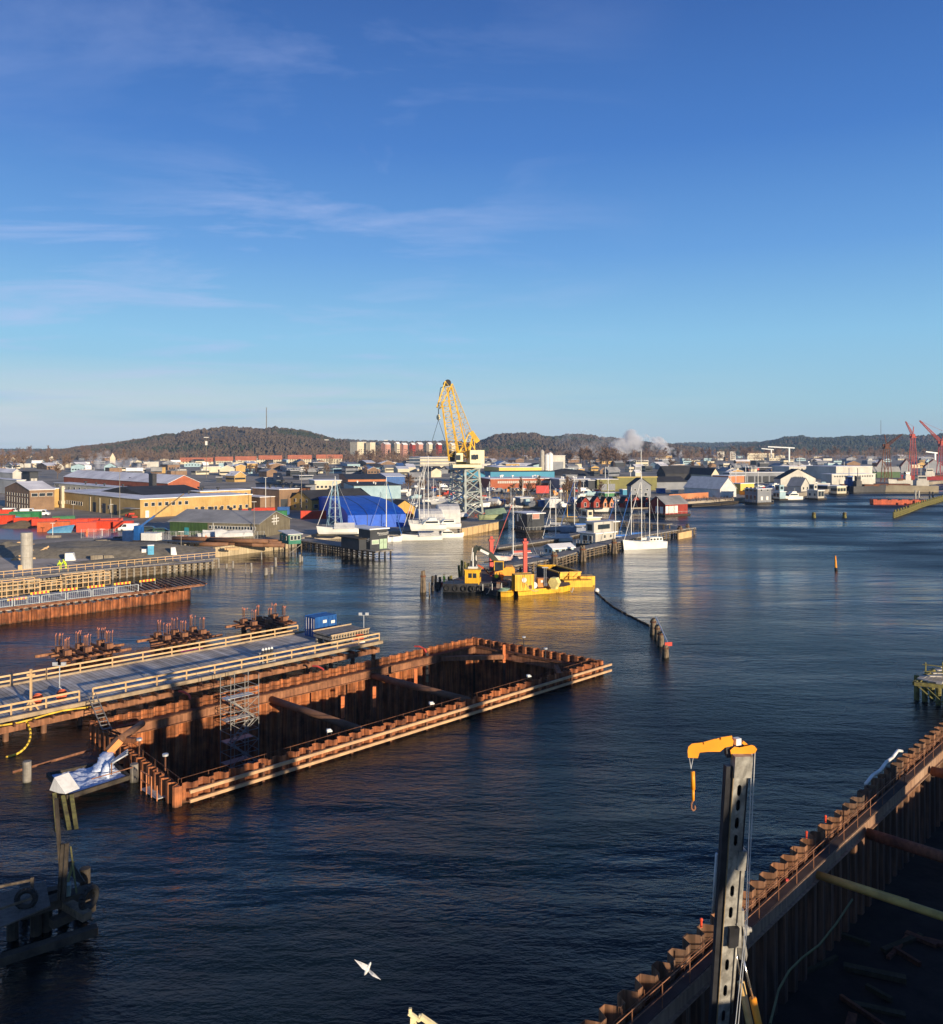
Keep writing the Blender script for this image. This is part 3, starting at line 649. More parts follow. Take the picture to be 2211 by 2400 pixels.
for k in range(11):
    t = thing('fence_panel', 'grey steel pedestrian barrier on the rusty quay', 'barrier', G(20+k*3.7,133.9,1.95), R(45+rnd.uniform(-2,2)), 'grey barriers along the rusty quay'); mb = MB()
    for z in (.15,1.15): mb.tube((-1.7,0,z),(1.7,0,z),.045,5)
    for x in (-1.7,1.7): mb.tube((x,0,0),(x,0,1.15),.045,5)
    for q in range(12): x = -1.6+q*.29; mb.tube((x,0,.15),(x,0,1.15),.018,4)
    part('frame', mb, BAR, t)
RW = mat('red_warning', (.72,.07,.04), .5); YW = mat('yellow_warning', (.85,.55,.05), .5)
for k in range(8):
    t = thing('warning_board', 'red and yellow chequered warning board on the rusty quay', 'barrier', G(33+k*4.2,138.5 if k > 2 else 135.2,1.95), R(45), 'warning boards on the rusty quay')
    a1 = MB(); b1 = MB()
    for q in range(9): (a1 if q % 2 else b1).box((-1.35+q*.3,0,.7),(.3,.06,.34))
    part('red_fields', a1, RW, t); part('yellow_fields', b1, YW, t); mb = MB(); mb.bar((-1.2,.05,0),(-1.2,.05,.9),.06); mb.bar((1.2,.05,0),(1.2,.05,.9),.06); part('legs', mb, GALV, t)
def formwork(a0, L_, b, label, h=3.1):
    t = thing('formwork_cage', label, 'formwork', G(a0+L_/2,b,.4), R(45)); n = int(L_/1.5)
    for y in (0, 2.4):
        for i in range(n+1): mb = MB(); mb.bar((-L_/2+L_*i/n,y,0),(-L_/2+L_*i/n,y,h),.14,.12,up=(1,0,0)); part('stud', mb, PINE, t)
        mb = MB()
        for z in ((.1,.9,1.7,2.5,h-.05) if y == 0 else (.1,h-.05)): mb.bar((-L_/2,y-.07,z),(L_/2,y-.07,z),.08,.13)
        part('ledger', mb, PINE, t)
    mb = MB(); mb.box((0,-.8,-.1),(L_+.8,1.3,.1)); mb.box((0,1.2,0),(L_,2.2,.1)); part('walkway', mb, PINE, t)
    mb = MB()
    for x in (-L_/2,L_/2):
        for z in (.9,2.2,h): mb.bar((x,0,z),(x,2.4,z),.1,.12)
    part('end_ties', mb, PINE, t)
formwork(52.8, 7.3, 148.5, 'pale timber formwork cage, end one nearest the water')
formwork(35.5, 13.2, 148.5, 'pale timber formwork cage cut by the left edge of the photo')
formwork(49.1, 3.4, 149.5, 'lower pale timber cage between the two taller ones', 2.2)
t = thing('float_raft', 'low timber raft with a white panel beside the formwork cage', 'raft', W(283,1352,0), R(35)); mb = MB(); mb.box((0,0,0),(9,3,.45)); part('deck', mb, GREYW, t)
mb = MB()
for x in (-3.5,-1.2,1.2,3.5): mb.tube((x,-1.7,.2),(x,1.7,.2),.3,8)
part('floats', mb, OLDW, t); mb = MB(); mb.box((1,0,.46),(2.5,1.3,.15)); part('panel', mb, WHITE, t)
# ================= right-hand pit, drilling mast, timber fender =================
BW = lambda a: 20.9+.0337*(a-20)
GW = lambda a, o=0, z=0.0: G(a, BW(a)+o, z)
rp_ = thing('quay_cofferdam', 'long sheet pile wall with wale beam round the dark excavation pit', 'cofferdam')
part('sheet_pile_wall', sheet_wall(GW(20), GW(112), -6.5, 1.5, wl=1.4, amp=.28), mat('pale_rusty_sheet', (.30,.14,.07), .85, col2=(.15,.095,.065), scale=.15, streak=.5, bump=.02), rp_)
part('sheet_pile_wall', sheet_wall(G(20,3), G(112,3), -6.5, 1.5, wl=1.4, amp=.34), RUST, rp_)
part('sheet_pile_wall', sheet_wall(GW(20), G(20,3), -6.5, 1.5, wl=1.4, amp=.34), RUST, rp_)
part('sheet_pile_wall', sheet_wall(GW(112), G(112,3), -6.5, 1.5, wl=1.4, amp=.34), RUST, rp_)
mb = MB(); P, Q = GW(20,-.85,.18), GW(112,-.85,.18); mb.bar(P,Q,.12,.8); mb.bar(P+Vector((0,0,.42)),Q+Vector((0,0,.42)),.45,.05); mb.bar(P-Vector((0,0,.42)),Q-Vector((0,0,.42)),.45,.05)
part('wale_beam', mb, mat('pale_wale', (.40,.26,.17), .8, col2=(.27,.15,.09), scale=.15, streak=.3), rp_)
mb = MB(); mb.bar(GW(20,-.72,.66),GW(112,-.72,.66),.62,.05); part('walkway', mb, mat('dark_grating',(.07,.045,.035),.9), rp_)
mb = MB()
for hh in (.6,1.1): mb.tube(GW(20,-1,.65+hh),GW(112,-1,.65+hh),.025,5)
for k in range(38): mb.tube(GW(20+k*2.4,-1,.65),GW(20+k*2.4,-1,1.8),.025,5)
part('hand_rail', mb, RUSTL, rp_)
mb = MB(); n = Vector((-S2,S2,0))
for k in range(53):
    c = GW(21+k*1.75,-.4,.65); mb.bar(c,c+Vector((0,0,.8)),.03,.03,up=(1,0,0))
for z in (.9,1.2): mb.bar(GW(20,-.4,z),GW(112,-.4,z),.025,.025)
part('rebar_ties', mb, RUSTD, rp_)
mb = MB(); mb.quad(*[Vector((p.x,p.y,-6.4)) for p in (G(19.5,21.5),G(112.5,24.6),G(112.5,2.5),G(19.5,2.5))]); part('pit_bottom', mb, mat('pit_mud', (.03,.025,.02), .95, col2=(.014,.012,.01), scale=.5, bump=.1), rp_)
for a, z, r, nm, mt_ in ((57.5,-.15,.36,'pipe_strut',RUSTD),(72,-.1,.36,'pipe_strut',RUSTD),(88,-.6,.36,'pipe_strut',RUSTD)):
    mb = MB(); mb.tube(GW(a,-1.1,z),G(a,3.4,z),r,14); part(nm, mb, mt_, rp_, smooth=True)
mb = MB(); mb.tube(W(1893,2043,0),W(2330,2188,0),.22,12); mb.tube(W(1905,2041,.15),W(2130,2112,.15),.10,8); part('yellow_strut', mb, mat('dull_yellow_steel', (.62,.40,.10), .6, col2=(.42,.27,.07), scale=1), rp_, smooth=True)
mb = MB(); p = W(1845,2068,.6); mb.tube(p,W(1893,2043,.3),.09,6); mb.bar(p+Vector((0,0,.2)),p-Vector((0,0,1.4)),.16,.16,up=(1,0,0)); part('red_guard', mb, mat('red_tape', (.55,.07,.06), .6), rp_)
r = random.Random(31)
for k in range(14):
    u, v = r.uniform(1850,2200), r.uniform(2180,2400); p = W(u, v, -6.3); L_ = r.uniform(1.2,4.5); an = R(r.choice((45,135))+r.uniform(-25,25)); mb = MB(); mb.box((0,0,0),(L_,r.uniform(.15,.5),r.uniform(.12,.3))); solo('loose_beam', mb, OLDW if k % 2 else RUSTD, 'dark beam lying on the floor of the pit', 'beam', p, an, 'loose beams on the pit floor')
for i, (u,v,c) in enumerate(((1616,2200,'red lamp'),(1890,1950,'red lamp'),(1870,2000,'red lamp'))):
    mb = MB(); mb.tube((0,0,0),(0,0,.32),.06,8); mb.ball((0,0,.36),.09); solo('warning_lamp', mb, mat('red_lamp', (.80,.09,.04), .4), ['red marker lamp on the pit wall left of the drilling mast','red marker lamp on the pit wall, upper of the two right of the mast','red marker lamp on the pit wall, lower of the two right of the mast'][i], 'lamp', GW((37.5,53.5,50.5)[i],.1,1.5))
# white hose draped on the wall
mb = MB(); pts = [GW(a,.35,z) for a,z in ((61.5,1.5),(63,1.72),(64.6,1.62),(66,1.85),(67.4,1.8),(68.6,2.0),(69.6,1.7))]; mb.path(pts,.11,7); solo('white_hose', mb, WHITE, 'white hose draped over the top of the pit wall', 'hose', smooth=True)
mb = MB(); mb.path([W(u,v,-1.0) for u,v in ((1998,2108),(1960,2165),(1920,2215),(1880,2245),(1850,2275),(1825,2320),(1805,2400))],.06,5); solo('green_hose', mb, mat('hose_green', (.14,.14,.05), .6), 'thin dull green hose hanging across the pit', 'hose')
# --- drilling rig: mast, head, hydraulic stays ---
rig = thing('drilling_rig', 'tall grey drilling mast with orange top arm rising in front of the pit wall', 'drilling rig')
GREYP = mat('grey_rig_paint', (.46,.44,.39), .5, col2=(.27,.25,.22), scale=1.6, streak=.4)
MD = 31.0
def M_(u, v, dd=0): return WD(u, v, MD+dd)
top, bot = M_(1714,1780), M_(1673,2420)
ax = (bot-top).normalized(); bot = bot+ax*3.5
fx = Vector((1,.10,0)).normalized(); fy = Vector((.10,-1,0)).normalized()          # face normal fy towards the camera
TOPP, BOTP = M_(1714,1780), M_(1673,2420,6)
def mast_pt(v, s=0, f=0): q_ = (v-V0)/FP; t_ = (q_*TOPP.y-(H-TOPP.z))/((TOPP.z-BOTP.z)-q_*(BOTP.y-TOPP.y)); return TOPP.lerp(BOTP, t_)+fx*s+fy*f
# lit flange plate with real slotted holes
mb = MB(); plate_w = .62; th = .05; hw, hh_ = .17, .42; cx0 = .28
ys = [1875,1930,1985,2040,2100,2155,2225,2285,2345,2400,2460]; prev = 1780
def seg(va, vb, s0, s1):
    P = [mast_pt(va,s0,.33),mast_pt(va,s1,.33),mast_pt(vb,s1,.33),mast_pt(vb,s0,.33)]; Qb = [p-fy*th for p in P]
    mb.add(P+Qb, [(0,1,2,3),(7,6,5,4),(0,4,5,1),(1,5,6,2),(2,6,7,3),(3,7,4,0)])
hl = [1845,1880,1921,1961,2079,2129,2251,2311,2370,2430]; sl = 13
for i, c_ in enumerate(hl):
    nxt = (hl[i+1]-sl) if i+1 < len(hl) else 2530
    if i == 0: seg(1780, c_-sl, 0, .50)
    # stadium hole: side strips plus rounded corner fillers
    seg(c_-sl, c_+sl, 0, .16); seg(c_-sl, c_+sl, .32, .50); seg(c_+sl, nxt, 0, .50)
    for vv, sg in ((c_-sl, 1), (c_+sl, -1)):
        for q in range(4):
            a1, a2 = q/4, (q+1)/4; xx = .08*(1-math.sin(math.acos(1-(a1+.125))))
            seg(vv+sg*a1*6.5 if sg > 0 else vv-a2*6.5, vv+sg*a2*6.5 if sg > 0 else vv-a1*6.5, .16, .16+xx); seg(vv+sg*a1*6.5 if sg > 0 else vv-a2*6.5, vv+sg*a2*6.5 if sg > 0 else vv-a1*6.5, .32-xx, .32)
part('mast_face', mb, GREYP, rig)
def column(va, vb, s0, s1, f0, f1, m, nm):
    b = MB(); P = [mast_pt(va,s0,f0),mast_pt(va,s1,f0),mast_pt(va,s1,f1),mast_pt(va,s0,f1)]; Qb = [mast_pt(vb,s0,f0),mast_pt(vb,s1,f0),mast_pt(vb,s1,f1),mast_pt(vb,s0,f1)]
    b.add(P+Qb, [(3,2,1,0),(4,5,6,7),(0,1,5,4),(1,2,6,5),(2,3,7,6),(3,0,4,7)]); return part(nm, b, m, rig)
column(1790, 2530, -.27, -.03, -.02, .26, BLKP, 'mast_box'); column(1800, 2530, -.03, -.003, .0, .34, mat('worn_rail', (.42,.30,.16), .6, col2=(.22,.16,.09), scale=2), 'guide_rail')
column(1790, 2530, .50, .54, .0, .36, BLKP, 'mast_side'); column(1782, 2530, .0, .5, -.05, -.0, BLKP, 'mast_back')
column(1765, 1815, -.02, .64, .0, .40, GREYP, 'head_block'); column(1985, 2030, .36, .68, .05, .42, GREYP, 'joint_block'); column(2030, 2130, .55, .70, .05, .3, GREYP, 'feed_cylinder')
b = MB(); b.tube(mast_pt(2190,.62,.1), mast_pt(2370,.62,.1), .12, 12); part('side_cylinder', b, GREYP, rig, smooth=True)
b = MB(); b.box(mast_pt(2180,.66,.0)+Vector((0,0,-.55)),(.34,.7,.95),R(-10)); b.tube(mast_pt(2176,.8,.2), mast_pt(2176,1.05,.2),.24,14,.2); b.tube(mast_pt(2176,1.05,.2), mast_pt(2176,1.2,.2),.1,10); b.box(mast_pt(2145,.7,.1)+Vector((0,0,-.3)),(.3,.4,.6)); b.bar(mast_pt(2190,.75,.2),mast_pt(2240,.98,.2),.28,.28); part('swivel_head', b, GREYP, rig)
column(2160, 2205, .16, .56, .36, .55, BLKP, 'slide_block')
# left-side white feed tube and lamp
b = MB(); b.tube(M_(1680,2000,2.3), M_(1671,2140,3.6), .05, 8); b.tube(M_(1685,2000,2.3), M_(1676,2140,3.6), .03, 8); part('feed_pipe', b, WHITE, rig, smooth=True)
# top arm
b = MB()
prof = [(1612,1760),(1614,1750),(1622,1743),(1640,1741),(1668,1736),(1690,1728),(1712,1727),(1720,1736),(1718,1748),(1700,1752),(1688,1762),(1660,1762),(1640,1764),(1636,1777),(1613,1776)]
def plate(pr, d0, d1): 
    n_ = len(pr); vs = [M_(u,v,d0) for u,v in pr]+[M_(u,v,d1) for u,v in pr]
    return vs, [tuple(range(n_)), tuple(range(2*n_-1,n_-1,-1))]+[(i,(i+1)%n_,n_+(i+1)%n_,n_+i) for i in range(n_)]
b.add(*plate(prof,-.16,.16)); arm = part('top_arm', b, ORG, rig)
b = MB(); b.add(*plate([(1712,1758),(1722,1750),(1734,1752),(1762,1746),(1768,1748),(1775,1756),(1770,1765),(1756,1768),(1755,1784),(1750,1786),(1746,1782),(1745,1768),(1728,1772),(1722,1784),(1716,1780)],-.2,.12)); part('sheave_bracket', b, ORG, rig)
b = MB(); b.bar(M_(1650,1742,-.18), M_(1678,1734,-.18), .05, .1); b.bar(M_(1690,1731,-.2), M_(1716,1727,-.2), .05, .1); part('arm_rib', b, ORG, arm)
b = MB(); b.box(M_(1728,1745,0),(.22,.2,.24),R(20)); part('cap_box', b, WHITE, rig)
b = MB(); b.bar(M_(1728,1749,.0), M_(1756,1748,.0), .08,.08); b.bar(M_(1700,1760,.05), M_(1716,1758,.05), .3,.4); part('top_pins', b, BLKP, rig)
b = MB(); b.bar(M_(1740,1738,0), M_(1752,1748,0), .12,.1); part('sheave_pin', b, ORG, rig)
for du in (0,7):
    b = MB(); b.tube(M_(1763+du,1762), M_(1748+du*.5,2170), .018, 5); b.tube(M_(1748+du*.5,2170), M_(1722+du,2420), .018, 5); part('wire_rope', b, GALV, rig)
for u1 in (1616,1625):
    b = MB(); b.tube(M_(u1,1777), M_(1620,1802), .014, 5); part('hoist_rope', b, GALV, rig)
b = MB(); b.tube(M_(1624,1808), M_(1625,1850), .075, 10); b.tube(M_(1625,1850), M_(1625,1876), .05, 10); hk = part('load_tube', b, ORG, rig, smooth=True)
b = MB(); pts = [M_(1625,1876),M_(1621,1884),M_(1621,1894),M_(1625,1900),M_(1630,1896),M_(1629,1888)]; b.path(pts,.03,6); part('hook', b, RUSTL, hk)
# hydraulic stays
for (ua,va,ub,vb,uc,vc,off) in ((1722,2215,1737,2302,1762,2420,5.0),(1740,2240,1765,2340,1788,2440,4.6)):
    b = MB(); b.tube(M_(ua,va,off), M_(ub,vb,off), .05, 10); st = part('stay_rod', b, mat('chromed_rod', (.75,.72,.66), .2, .9, var=.1), rig, smooth=True)
    b = MB(); b.tube(M_(ub,vb,off), M_(uc,vc,off)+Vector((.3,0,-1.5)), .15, 12); part('stay_barrel', b, mat('pale_yellow_paint', (.80,.55,.22), .5, col2=(.6,.36,.12), scale=1) if off > 4.8 else ORG, rig, smooth=True)
b = MB(); b.box((10.8,38.2,-6.4),(3.2,3.5,4.0),R(20)); part('carrier', b, BLKP, rig)
# --- lower-left timber fender (in shade) ---
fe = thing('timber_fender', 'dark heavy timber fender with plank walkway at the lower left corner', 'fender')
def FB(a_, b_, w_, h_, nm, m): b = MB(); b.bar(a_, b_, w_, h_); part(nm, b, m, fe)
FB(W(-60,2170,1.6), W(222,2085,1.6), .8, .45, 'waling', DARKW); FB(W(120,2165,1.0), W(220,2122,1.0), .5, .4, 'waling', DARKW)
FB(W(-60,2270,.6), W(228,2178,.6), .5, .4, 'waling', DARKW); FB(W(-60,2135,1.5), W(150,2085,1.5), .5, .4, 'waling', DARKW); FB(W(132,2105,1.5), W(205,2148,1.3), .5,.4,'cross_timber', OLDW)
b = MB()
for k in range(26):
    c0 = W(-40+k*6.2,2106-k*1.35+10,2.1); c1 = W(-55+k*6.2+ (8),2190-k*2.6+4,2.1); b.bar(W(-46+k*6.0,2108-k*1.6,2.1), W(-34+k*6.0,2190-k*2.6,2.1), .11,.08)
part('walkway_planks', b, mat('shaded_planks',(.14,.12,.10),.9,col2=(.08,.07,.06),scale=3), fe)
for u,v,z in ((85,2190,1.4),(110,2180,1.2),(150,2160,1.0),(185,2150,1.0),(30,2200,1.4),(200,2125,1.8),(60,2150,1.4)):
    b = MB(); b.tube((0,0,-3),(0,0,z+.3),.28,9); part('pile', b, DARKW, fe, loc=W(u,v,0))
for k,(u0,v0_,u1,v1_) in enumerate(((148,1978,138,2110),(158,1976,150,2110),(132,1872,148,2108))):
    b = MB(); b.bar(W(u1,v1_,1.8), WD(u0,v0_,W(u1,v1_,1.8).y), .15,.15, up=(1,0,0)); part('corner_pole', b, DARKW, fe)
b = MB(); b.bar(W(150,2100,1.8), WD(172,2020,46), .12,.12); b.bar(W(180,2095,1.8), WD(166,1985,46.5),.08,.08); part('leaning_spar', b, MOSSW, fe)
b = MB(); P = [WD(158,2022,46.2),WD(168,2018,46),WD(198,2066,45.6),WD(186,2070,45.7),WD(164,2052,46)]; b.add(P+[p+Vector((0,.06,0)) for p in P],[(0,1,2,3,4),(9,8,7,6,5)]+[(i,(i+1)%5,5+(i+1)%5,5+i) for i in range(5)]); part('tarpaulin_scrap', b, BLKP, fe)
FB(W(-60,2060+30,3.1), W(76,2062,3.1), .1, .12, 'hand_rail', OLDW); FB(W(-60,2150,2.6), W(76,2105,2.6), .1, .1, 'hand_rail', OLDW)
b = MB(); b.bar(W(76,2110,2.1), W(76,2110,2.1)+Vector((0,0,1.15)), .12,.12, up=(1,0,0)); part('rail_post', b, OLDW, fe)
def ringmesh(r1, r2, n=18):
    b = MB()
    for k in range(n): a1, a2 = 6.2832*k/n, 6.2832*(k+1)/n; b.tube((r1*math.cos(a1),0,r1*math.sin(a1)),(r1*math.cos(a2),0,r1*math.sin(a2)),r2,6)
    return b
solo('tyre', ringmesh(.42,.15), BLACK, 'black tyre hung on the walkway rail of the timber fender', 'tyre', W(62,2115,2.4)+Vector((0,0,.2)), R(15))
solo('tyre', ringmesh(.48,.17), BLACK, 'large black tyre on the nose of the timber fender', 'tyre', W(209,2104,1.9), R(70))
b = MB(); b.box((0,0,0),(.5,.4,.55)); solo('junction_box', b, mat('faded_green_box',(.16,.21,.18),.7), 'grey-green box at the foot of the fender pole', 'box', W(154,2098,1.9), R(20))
# --- timber pier at the right edge ---
t = thing('mossy_pier', 'mossy timber pier head with frosted planks at the right edge', 'pier')
b = MB()
for k in range(12): b.bar(W(2176+k*9,1584-k*7,3.2), W(2260+k*9,1584-k*7,3.2), .45,.1)
part('deck_planks', b, SNOWD, t)
b = MB(); b.bar(W(2143,1602,2.4), W(2260,1614,2.4), .3,.35); b.bar(W(2143,1602,2.4), W(2190,1570,2.4), .3,.35); part('cap_beam', b, MOSSW, t)
b = MB()
for k in range(6): b.bar(W(2156+k*9,1592+k*2,2.7), W(2168+k*9,1584,2.9), .5,.14)
part('frosted_boards', b, SNOWD, t)
for k,(u,v) in enumerate(((2149,1640),(2168,1644),(2185,1636),(2200,1652),(2216,1660),(2230,1655))):
    b = MB(); b.tube((0,0,-2),(0,0,2.4),.26,9); part('pile', b, MOSSW, t, loc=W(u,v,0))
b = MB(); b.bar(W(2150,1606,2.2), W(2206,1655,.4), .1,.1); b.bar(W(2165,1606,2.2), W(2230,1665,.4), .1,.1); part('diagonal', b, MOSSW, t)
b = MB(); b.bar(W(2162,1557,4.2), W(2260,1568,4.2), .06,.08); b.bar(W(2170,1586,2.6),W(2170,1586,2.6)+Vector((0,0,1.4)),.09,.09,up=(1,0,0)); b.bar(W(2210,1586,2.8),W(2210,1586,2.8)+Vector((0,0,1.4)),.09,.09,up=(1,0,0)); b.bar(W(2166,1573,3.4), W(2260,1580,3.4), .05,.07); part('hand_rail', b, MOSSW, t)
# --- pale steel frame at the bottom edge ---
t = thing('steel_gantry', 'pale yellow steel frame end rising at the bottom edge', 'gantry')
GP = mat('pale_yellow_gantry', (.78,.68,.40), .5, col2=(.62,.50,.26), scale=2); gd = 26
def gb(u0,v0_,u1,v1_,w_,nm='beam',d0=0,d1=0): b = MB(); b.bar(WD(u0,v0_,gd+d0), WD(u1,v1_,gd+d1), w_, w_, up=(0,1,.1)); part(nm, b, GP, t)
gb(963,2373,985,2392,.07,d0=.4); gb(958,2374,984,2391,.10); gb(986,2382,1030,2412,.13); gb(967,2384,966,2440,.12,'post'); gb(970,2384,988,2440,.05,'brace'); gb(962,2363,962,2374,.09,'bracket'); gb(985,2378,985,2390,.08,'bracket'); gb(972,2425,1010,2440,.10); gb(1030,2412,1034,2460,.1,'post')
# --- gull ---
gc = WD(862,2270,38); gl = MB(); ud = (WD(866,2262,38)-gc).normalized(); up_ = Vector((0,-1,.15)).normalized(); sd_g = ud.cross(up_).normalized(); rings = []
for f, r_ in ((-.30,.02),(-.22,.07),(-.08,.095),(.06,.09),(.15,.06),(.20,.065),(.25,.045),(.30,.008)):
    rings.append([ud*f*1.1+sd_g*r_*math.cos(6.283*k/10)*.9+up_*r_*math.sin(6.283*k/10) for k in range(10)])
gl.loft(rings); gull = solo('gull', gl, WHITE, 'white gull gliding low over the dark water', 'bird', gc, smooth=True)
GWM = mat('gull_grey', (.62,.62,.64), .7, col2=(.46,.46,.49), scale=3)
for pts in (((863,2262),(857,2255),(849,2248),(832,2243),(843,2255),(851,2264),(858,2272)), ((865,2268),(873,2270),(881,2276),(895,2291),(884,2286),(873,2281),(863,2277))):
    n_ = len(pts); P = [WD(u,v,38)-gc+Vector((0,-.22*math.sin(min(1,abs(u-863)/22)*2.2),0)) for u,v in pts]; mid = [p*.5+(P[(n_-1-i)]*.5) for i,p in enumerate(P)]; wb_ = MB(); ce = sum(P,Vector())/n_+up_*.035; lo = sum(P,Vector())/n_-up_*.01
    wb_.add(P+[ce,lo],[(i,(i+1)%n_,n_) for i in range(n_)]+[((i+1)%n_,i,n_+1) for i in range(n_)]); part('wing', wb_, GWM, gull)
# --- dolphins, marks and boom on the river ---
def timber_dolphin(u, v, htop, n, label, spread=.5, m=GREYW, rad=.28, group=None):
    p = W(u, v, 0); t = thing('mooring_dolphin', label, 'dolphin', p, 0, group); h = (v-htop)*p.y/FP; r = random.Random(int(u))
    for k in range(n):
        a = 6.283*k/n+.4; b = MB(); b.tube((math.cos(a)*spread,math.sin(a)*spread,-1),(math.cos(a)*spread*.4,math.sin(a)*spread*.4,h*r.uniform(.85,1.0)),rad,8,rad*.85); part('pile', b, m, t)
    if n > 2: b = MB(); b.tube((0,0,h*.7),(0,0,h*.78),spread*.6+rad,12); part('binding', b, RUSTD, t)
timber_dolphin(992,1388,1337,4,'group of tall grey piles left of the dredging barge',.35,OLDW)
timber_dolphin(1006,1396,1362,1,'single short broken stump beside the tall pile group',.1,OLDW,.14)
for i,(u,v,vt) in enumerate(((1531,1487,1447),(1541,1500,1463),(1549,1514,1476),(1560,1541,1511))):
    timber_dolphin(u,v,vt,3,['row of broken piles in mid river, far end stump','row of broken piles in mid river, second stump from the far end','row of broken piles in mid river, stump by the white pipe','row of broken piles in mid river, near end stump under the red flag'][i],.35,OLDW,.22)
b = MB(); b.tube(WD(1538,1447,W(1531,1487).y), WD(1568,1513,W(1560,1541).y), .09, 7); solo('white_spar', b, GALV, 'pale spar laid along the broken piles in mid river', 'spar')
b = MB(); q = WD(1567,1514,W(1560,1541).y); b.box(q,(.9,.1,.45),R(10)); solo('red_flag', b, RED, 'red marker at the near end of the broken piles', 'marker')
timber_dolphin(1908,1214,1200,3,'green-grey dolphin in open water, left of the pair',.5,MOSSW,.45); timber_dolphin(1980,1214,1200,3,'green-grey dolphin in open water, right of the pair',.5,MOSSW,.45)
for i,(u,v,vt) in enumerate(((1300,1335,1290),(1366,1316,1277),(1440,1298,1262))):
    timber_dolphin(u,v,vt,5,['dolphin of brown piles where the timber jetty starts','dolphin of brown piles at the first bend of the timber jetty','dolphin of brown piles by the white houseboat'][i],.7,OLDW,.28)
timber_dolphin(1594,1258,1232,5,'dolphin of dark piles at the bow of the white ketch',.8,OLDW,.35); timber_dolphin(1612,1254,1227,4,'dolphin of grey piles at the outer end of the jetty',.5,OLDW,.3); timber_dolphin(1608,1250,1226,1,'crooked single pile beside the outer dolphin',.1,OLDW,.2)
for i,(u,v,vt) in enumerate(((531,1333,1321),(546,1332,1312),(576,1345,1318),(589,1343,1316),(623,1348,1328),(637,1346,1327),(613,1313,1291),(646,1328,1305),(703,1318,1297),(708,1316,1302))):
    tx = ['short pointed stump, first from the timber quay','tall pointed stump, second from the timber quay','thin dark rod standing in the basin','stump with split top beside the thin rod','thick low stump, front one of the basin','thin low stump beside the thick front one','slim leaning stake before the concrete quay','twin-topped stump before the green hut','tall pale stump in front of the green hut','short stump leaning on the tall pale one'][i]
    timber_dolphin(u,v,vt,1,tx,.05,GREYW,[.22,.25,.08,.24,.4,.26,.16,.3,.3,.25][i])
# spar buoy
t = thing('spar_buoy', 'orange-yellow spar buoy leaning in open water', 'buoy', W(1960,1336,0)); b = MB(); b.tube((0,0,-.3),(-.15,0,2.9),.28,10,.12); part('spar', b, ORG, t); b = MB(); b.tube((.02,0,-.4),(0,0,.5),.32,10); part('waterline_band', b, BLACK, t)
# floating boom: a dark line of floats
pts = [W(u,v,.08) for u,v in ((1398,1388),(1415,1404),(1440,1424),(1470,1440),(1500,1455),(1523,1466))]; b = MB(); r = random.Random(3)
for i in range(len(pts)-1):
    n_ = 14
    for k in range(n_): c = pts[i].lerp(pts[i+1],k/n_)+Vector((r.uniform(-.15,.15),r.uniform(-.3,.3),0)); c2 = pts[i].lerp(pts[i+1],(k+.85)/n_); b.tube(c,c2,.13,6)
solo('floating_boom', b, DARKW, 'dark floating boom curving from the barge to the broken piles', 'boom')
b = MB(); b.ball((0,0,.15),.45,.45,.45,12,8); solo('white_buoy', b, WHITE, 'white ball buoy beside the floating boom', 'buoy', W(1399,1386,0), smooth=True)
# long fender wall and red pontoon at right
t = thing('fender_wall', 'long mossy timber guide wall curving out at the right edge', 'guide wall')
pp = [(2095,1214),(2130,1202),(2158,1190),(2211,1174),(2300,1156)]
for i in range(len(pp)-1):
    p, q = W(*pp[i]), W(*pp[i+1]); b = MB(); 
    for z in (.2,.85,1.5): b.bar(p+Vector((0,0,z)),q+Vector((0,0,z)),.4,.28)
    part('waling', b, MOSSW, t); n_ = max(2,int((q-p).length/2.5))
    for k in range(n_): b = MB(); b.tube((0,0,-2),(0,0,2.1+.7*(k%2)),.35,7); part('pile', b, MOSSW, t, loc=p.lerp(q,k/n_))
t = thing('red_pontoon', 'long orange-red steel pontoon lying behind the guide wall', 'pontoon'); b = MB(); p, q = W(2043,1181), W(2165,1182); b.bar(p+Vector((0,0,.9)),q+Vector((0,0,.9)),5,2.4); part('hull', b, REDO, t)
b = MB(); 
for k in range(5): c = p.lerp(q,(k+.5)/5)+Vector((0,-2.6,1.9)); b.box(c,(1.2,.5,.5))
part('fenders', b, BLACK, t)
for i,(u,v,vt) in enumerate(((2150,1172,1149),(2183,1165,1152))):
    p = W(u,v); t = thing('navigation_mark', ['grey twin-post river mark behind the red pontoon','small dark river mark near the right edge'][i], 'mark', p); h = (v-vt)*p.y/FP; b = MB(); b.tube((-.8,0,-1),(-.8,0,h),.4,8); b.tube((.8,0,-1),(.8,0,h*.95),.4,8); part('posts', b, CONC if not i else BLKP, t)
# ================= unseen blocks added to cast shade, standing in for bridge piers =================
br = thing('bridge_shade_blocks', 'unseen grey blocks behind the viewpoint, added for shade in place of bridge piers', 'shade block')
def shade_block(s0, s1, back, h, nm):
    e = Vector((sdir.x, sdir.y, 0)).normalized(); pr = Vector((-e.y, e.x, 0)); pr = pr if pr.x > 0 else -pr
    c = pr*((s0+s1)/2)+e*back; b = MB(); b.box((c.x,c.y,-2),(s1-s0,3.0,h+2), math.atan2(pr.y,pr.x)); part(nm, b, CONC, br)
shade_block(-8, 11, 12, 12.9, 'pier')  # added block that keeps the timber fender in shade
for s0, s1, h in ((23.3,24.9,16),(26.6,27.9,18),(47,49.2,19),(56,62.5,17),(24.9,31.5,7.2),(30,54,6.9)): shade_block(s0, s1, 12 if h < 12 else 14, h, 'shade_column')  # added blocks that throw shade on the walls and the mast
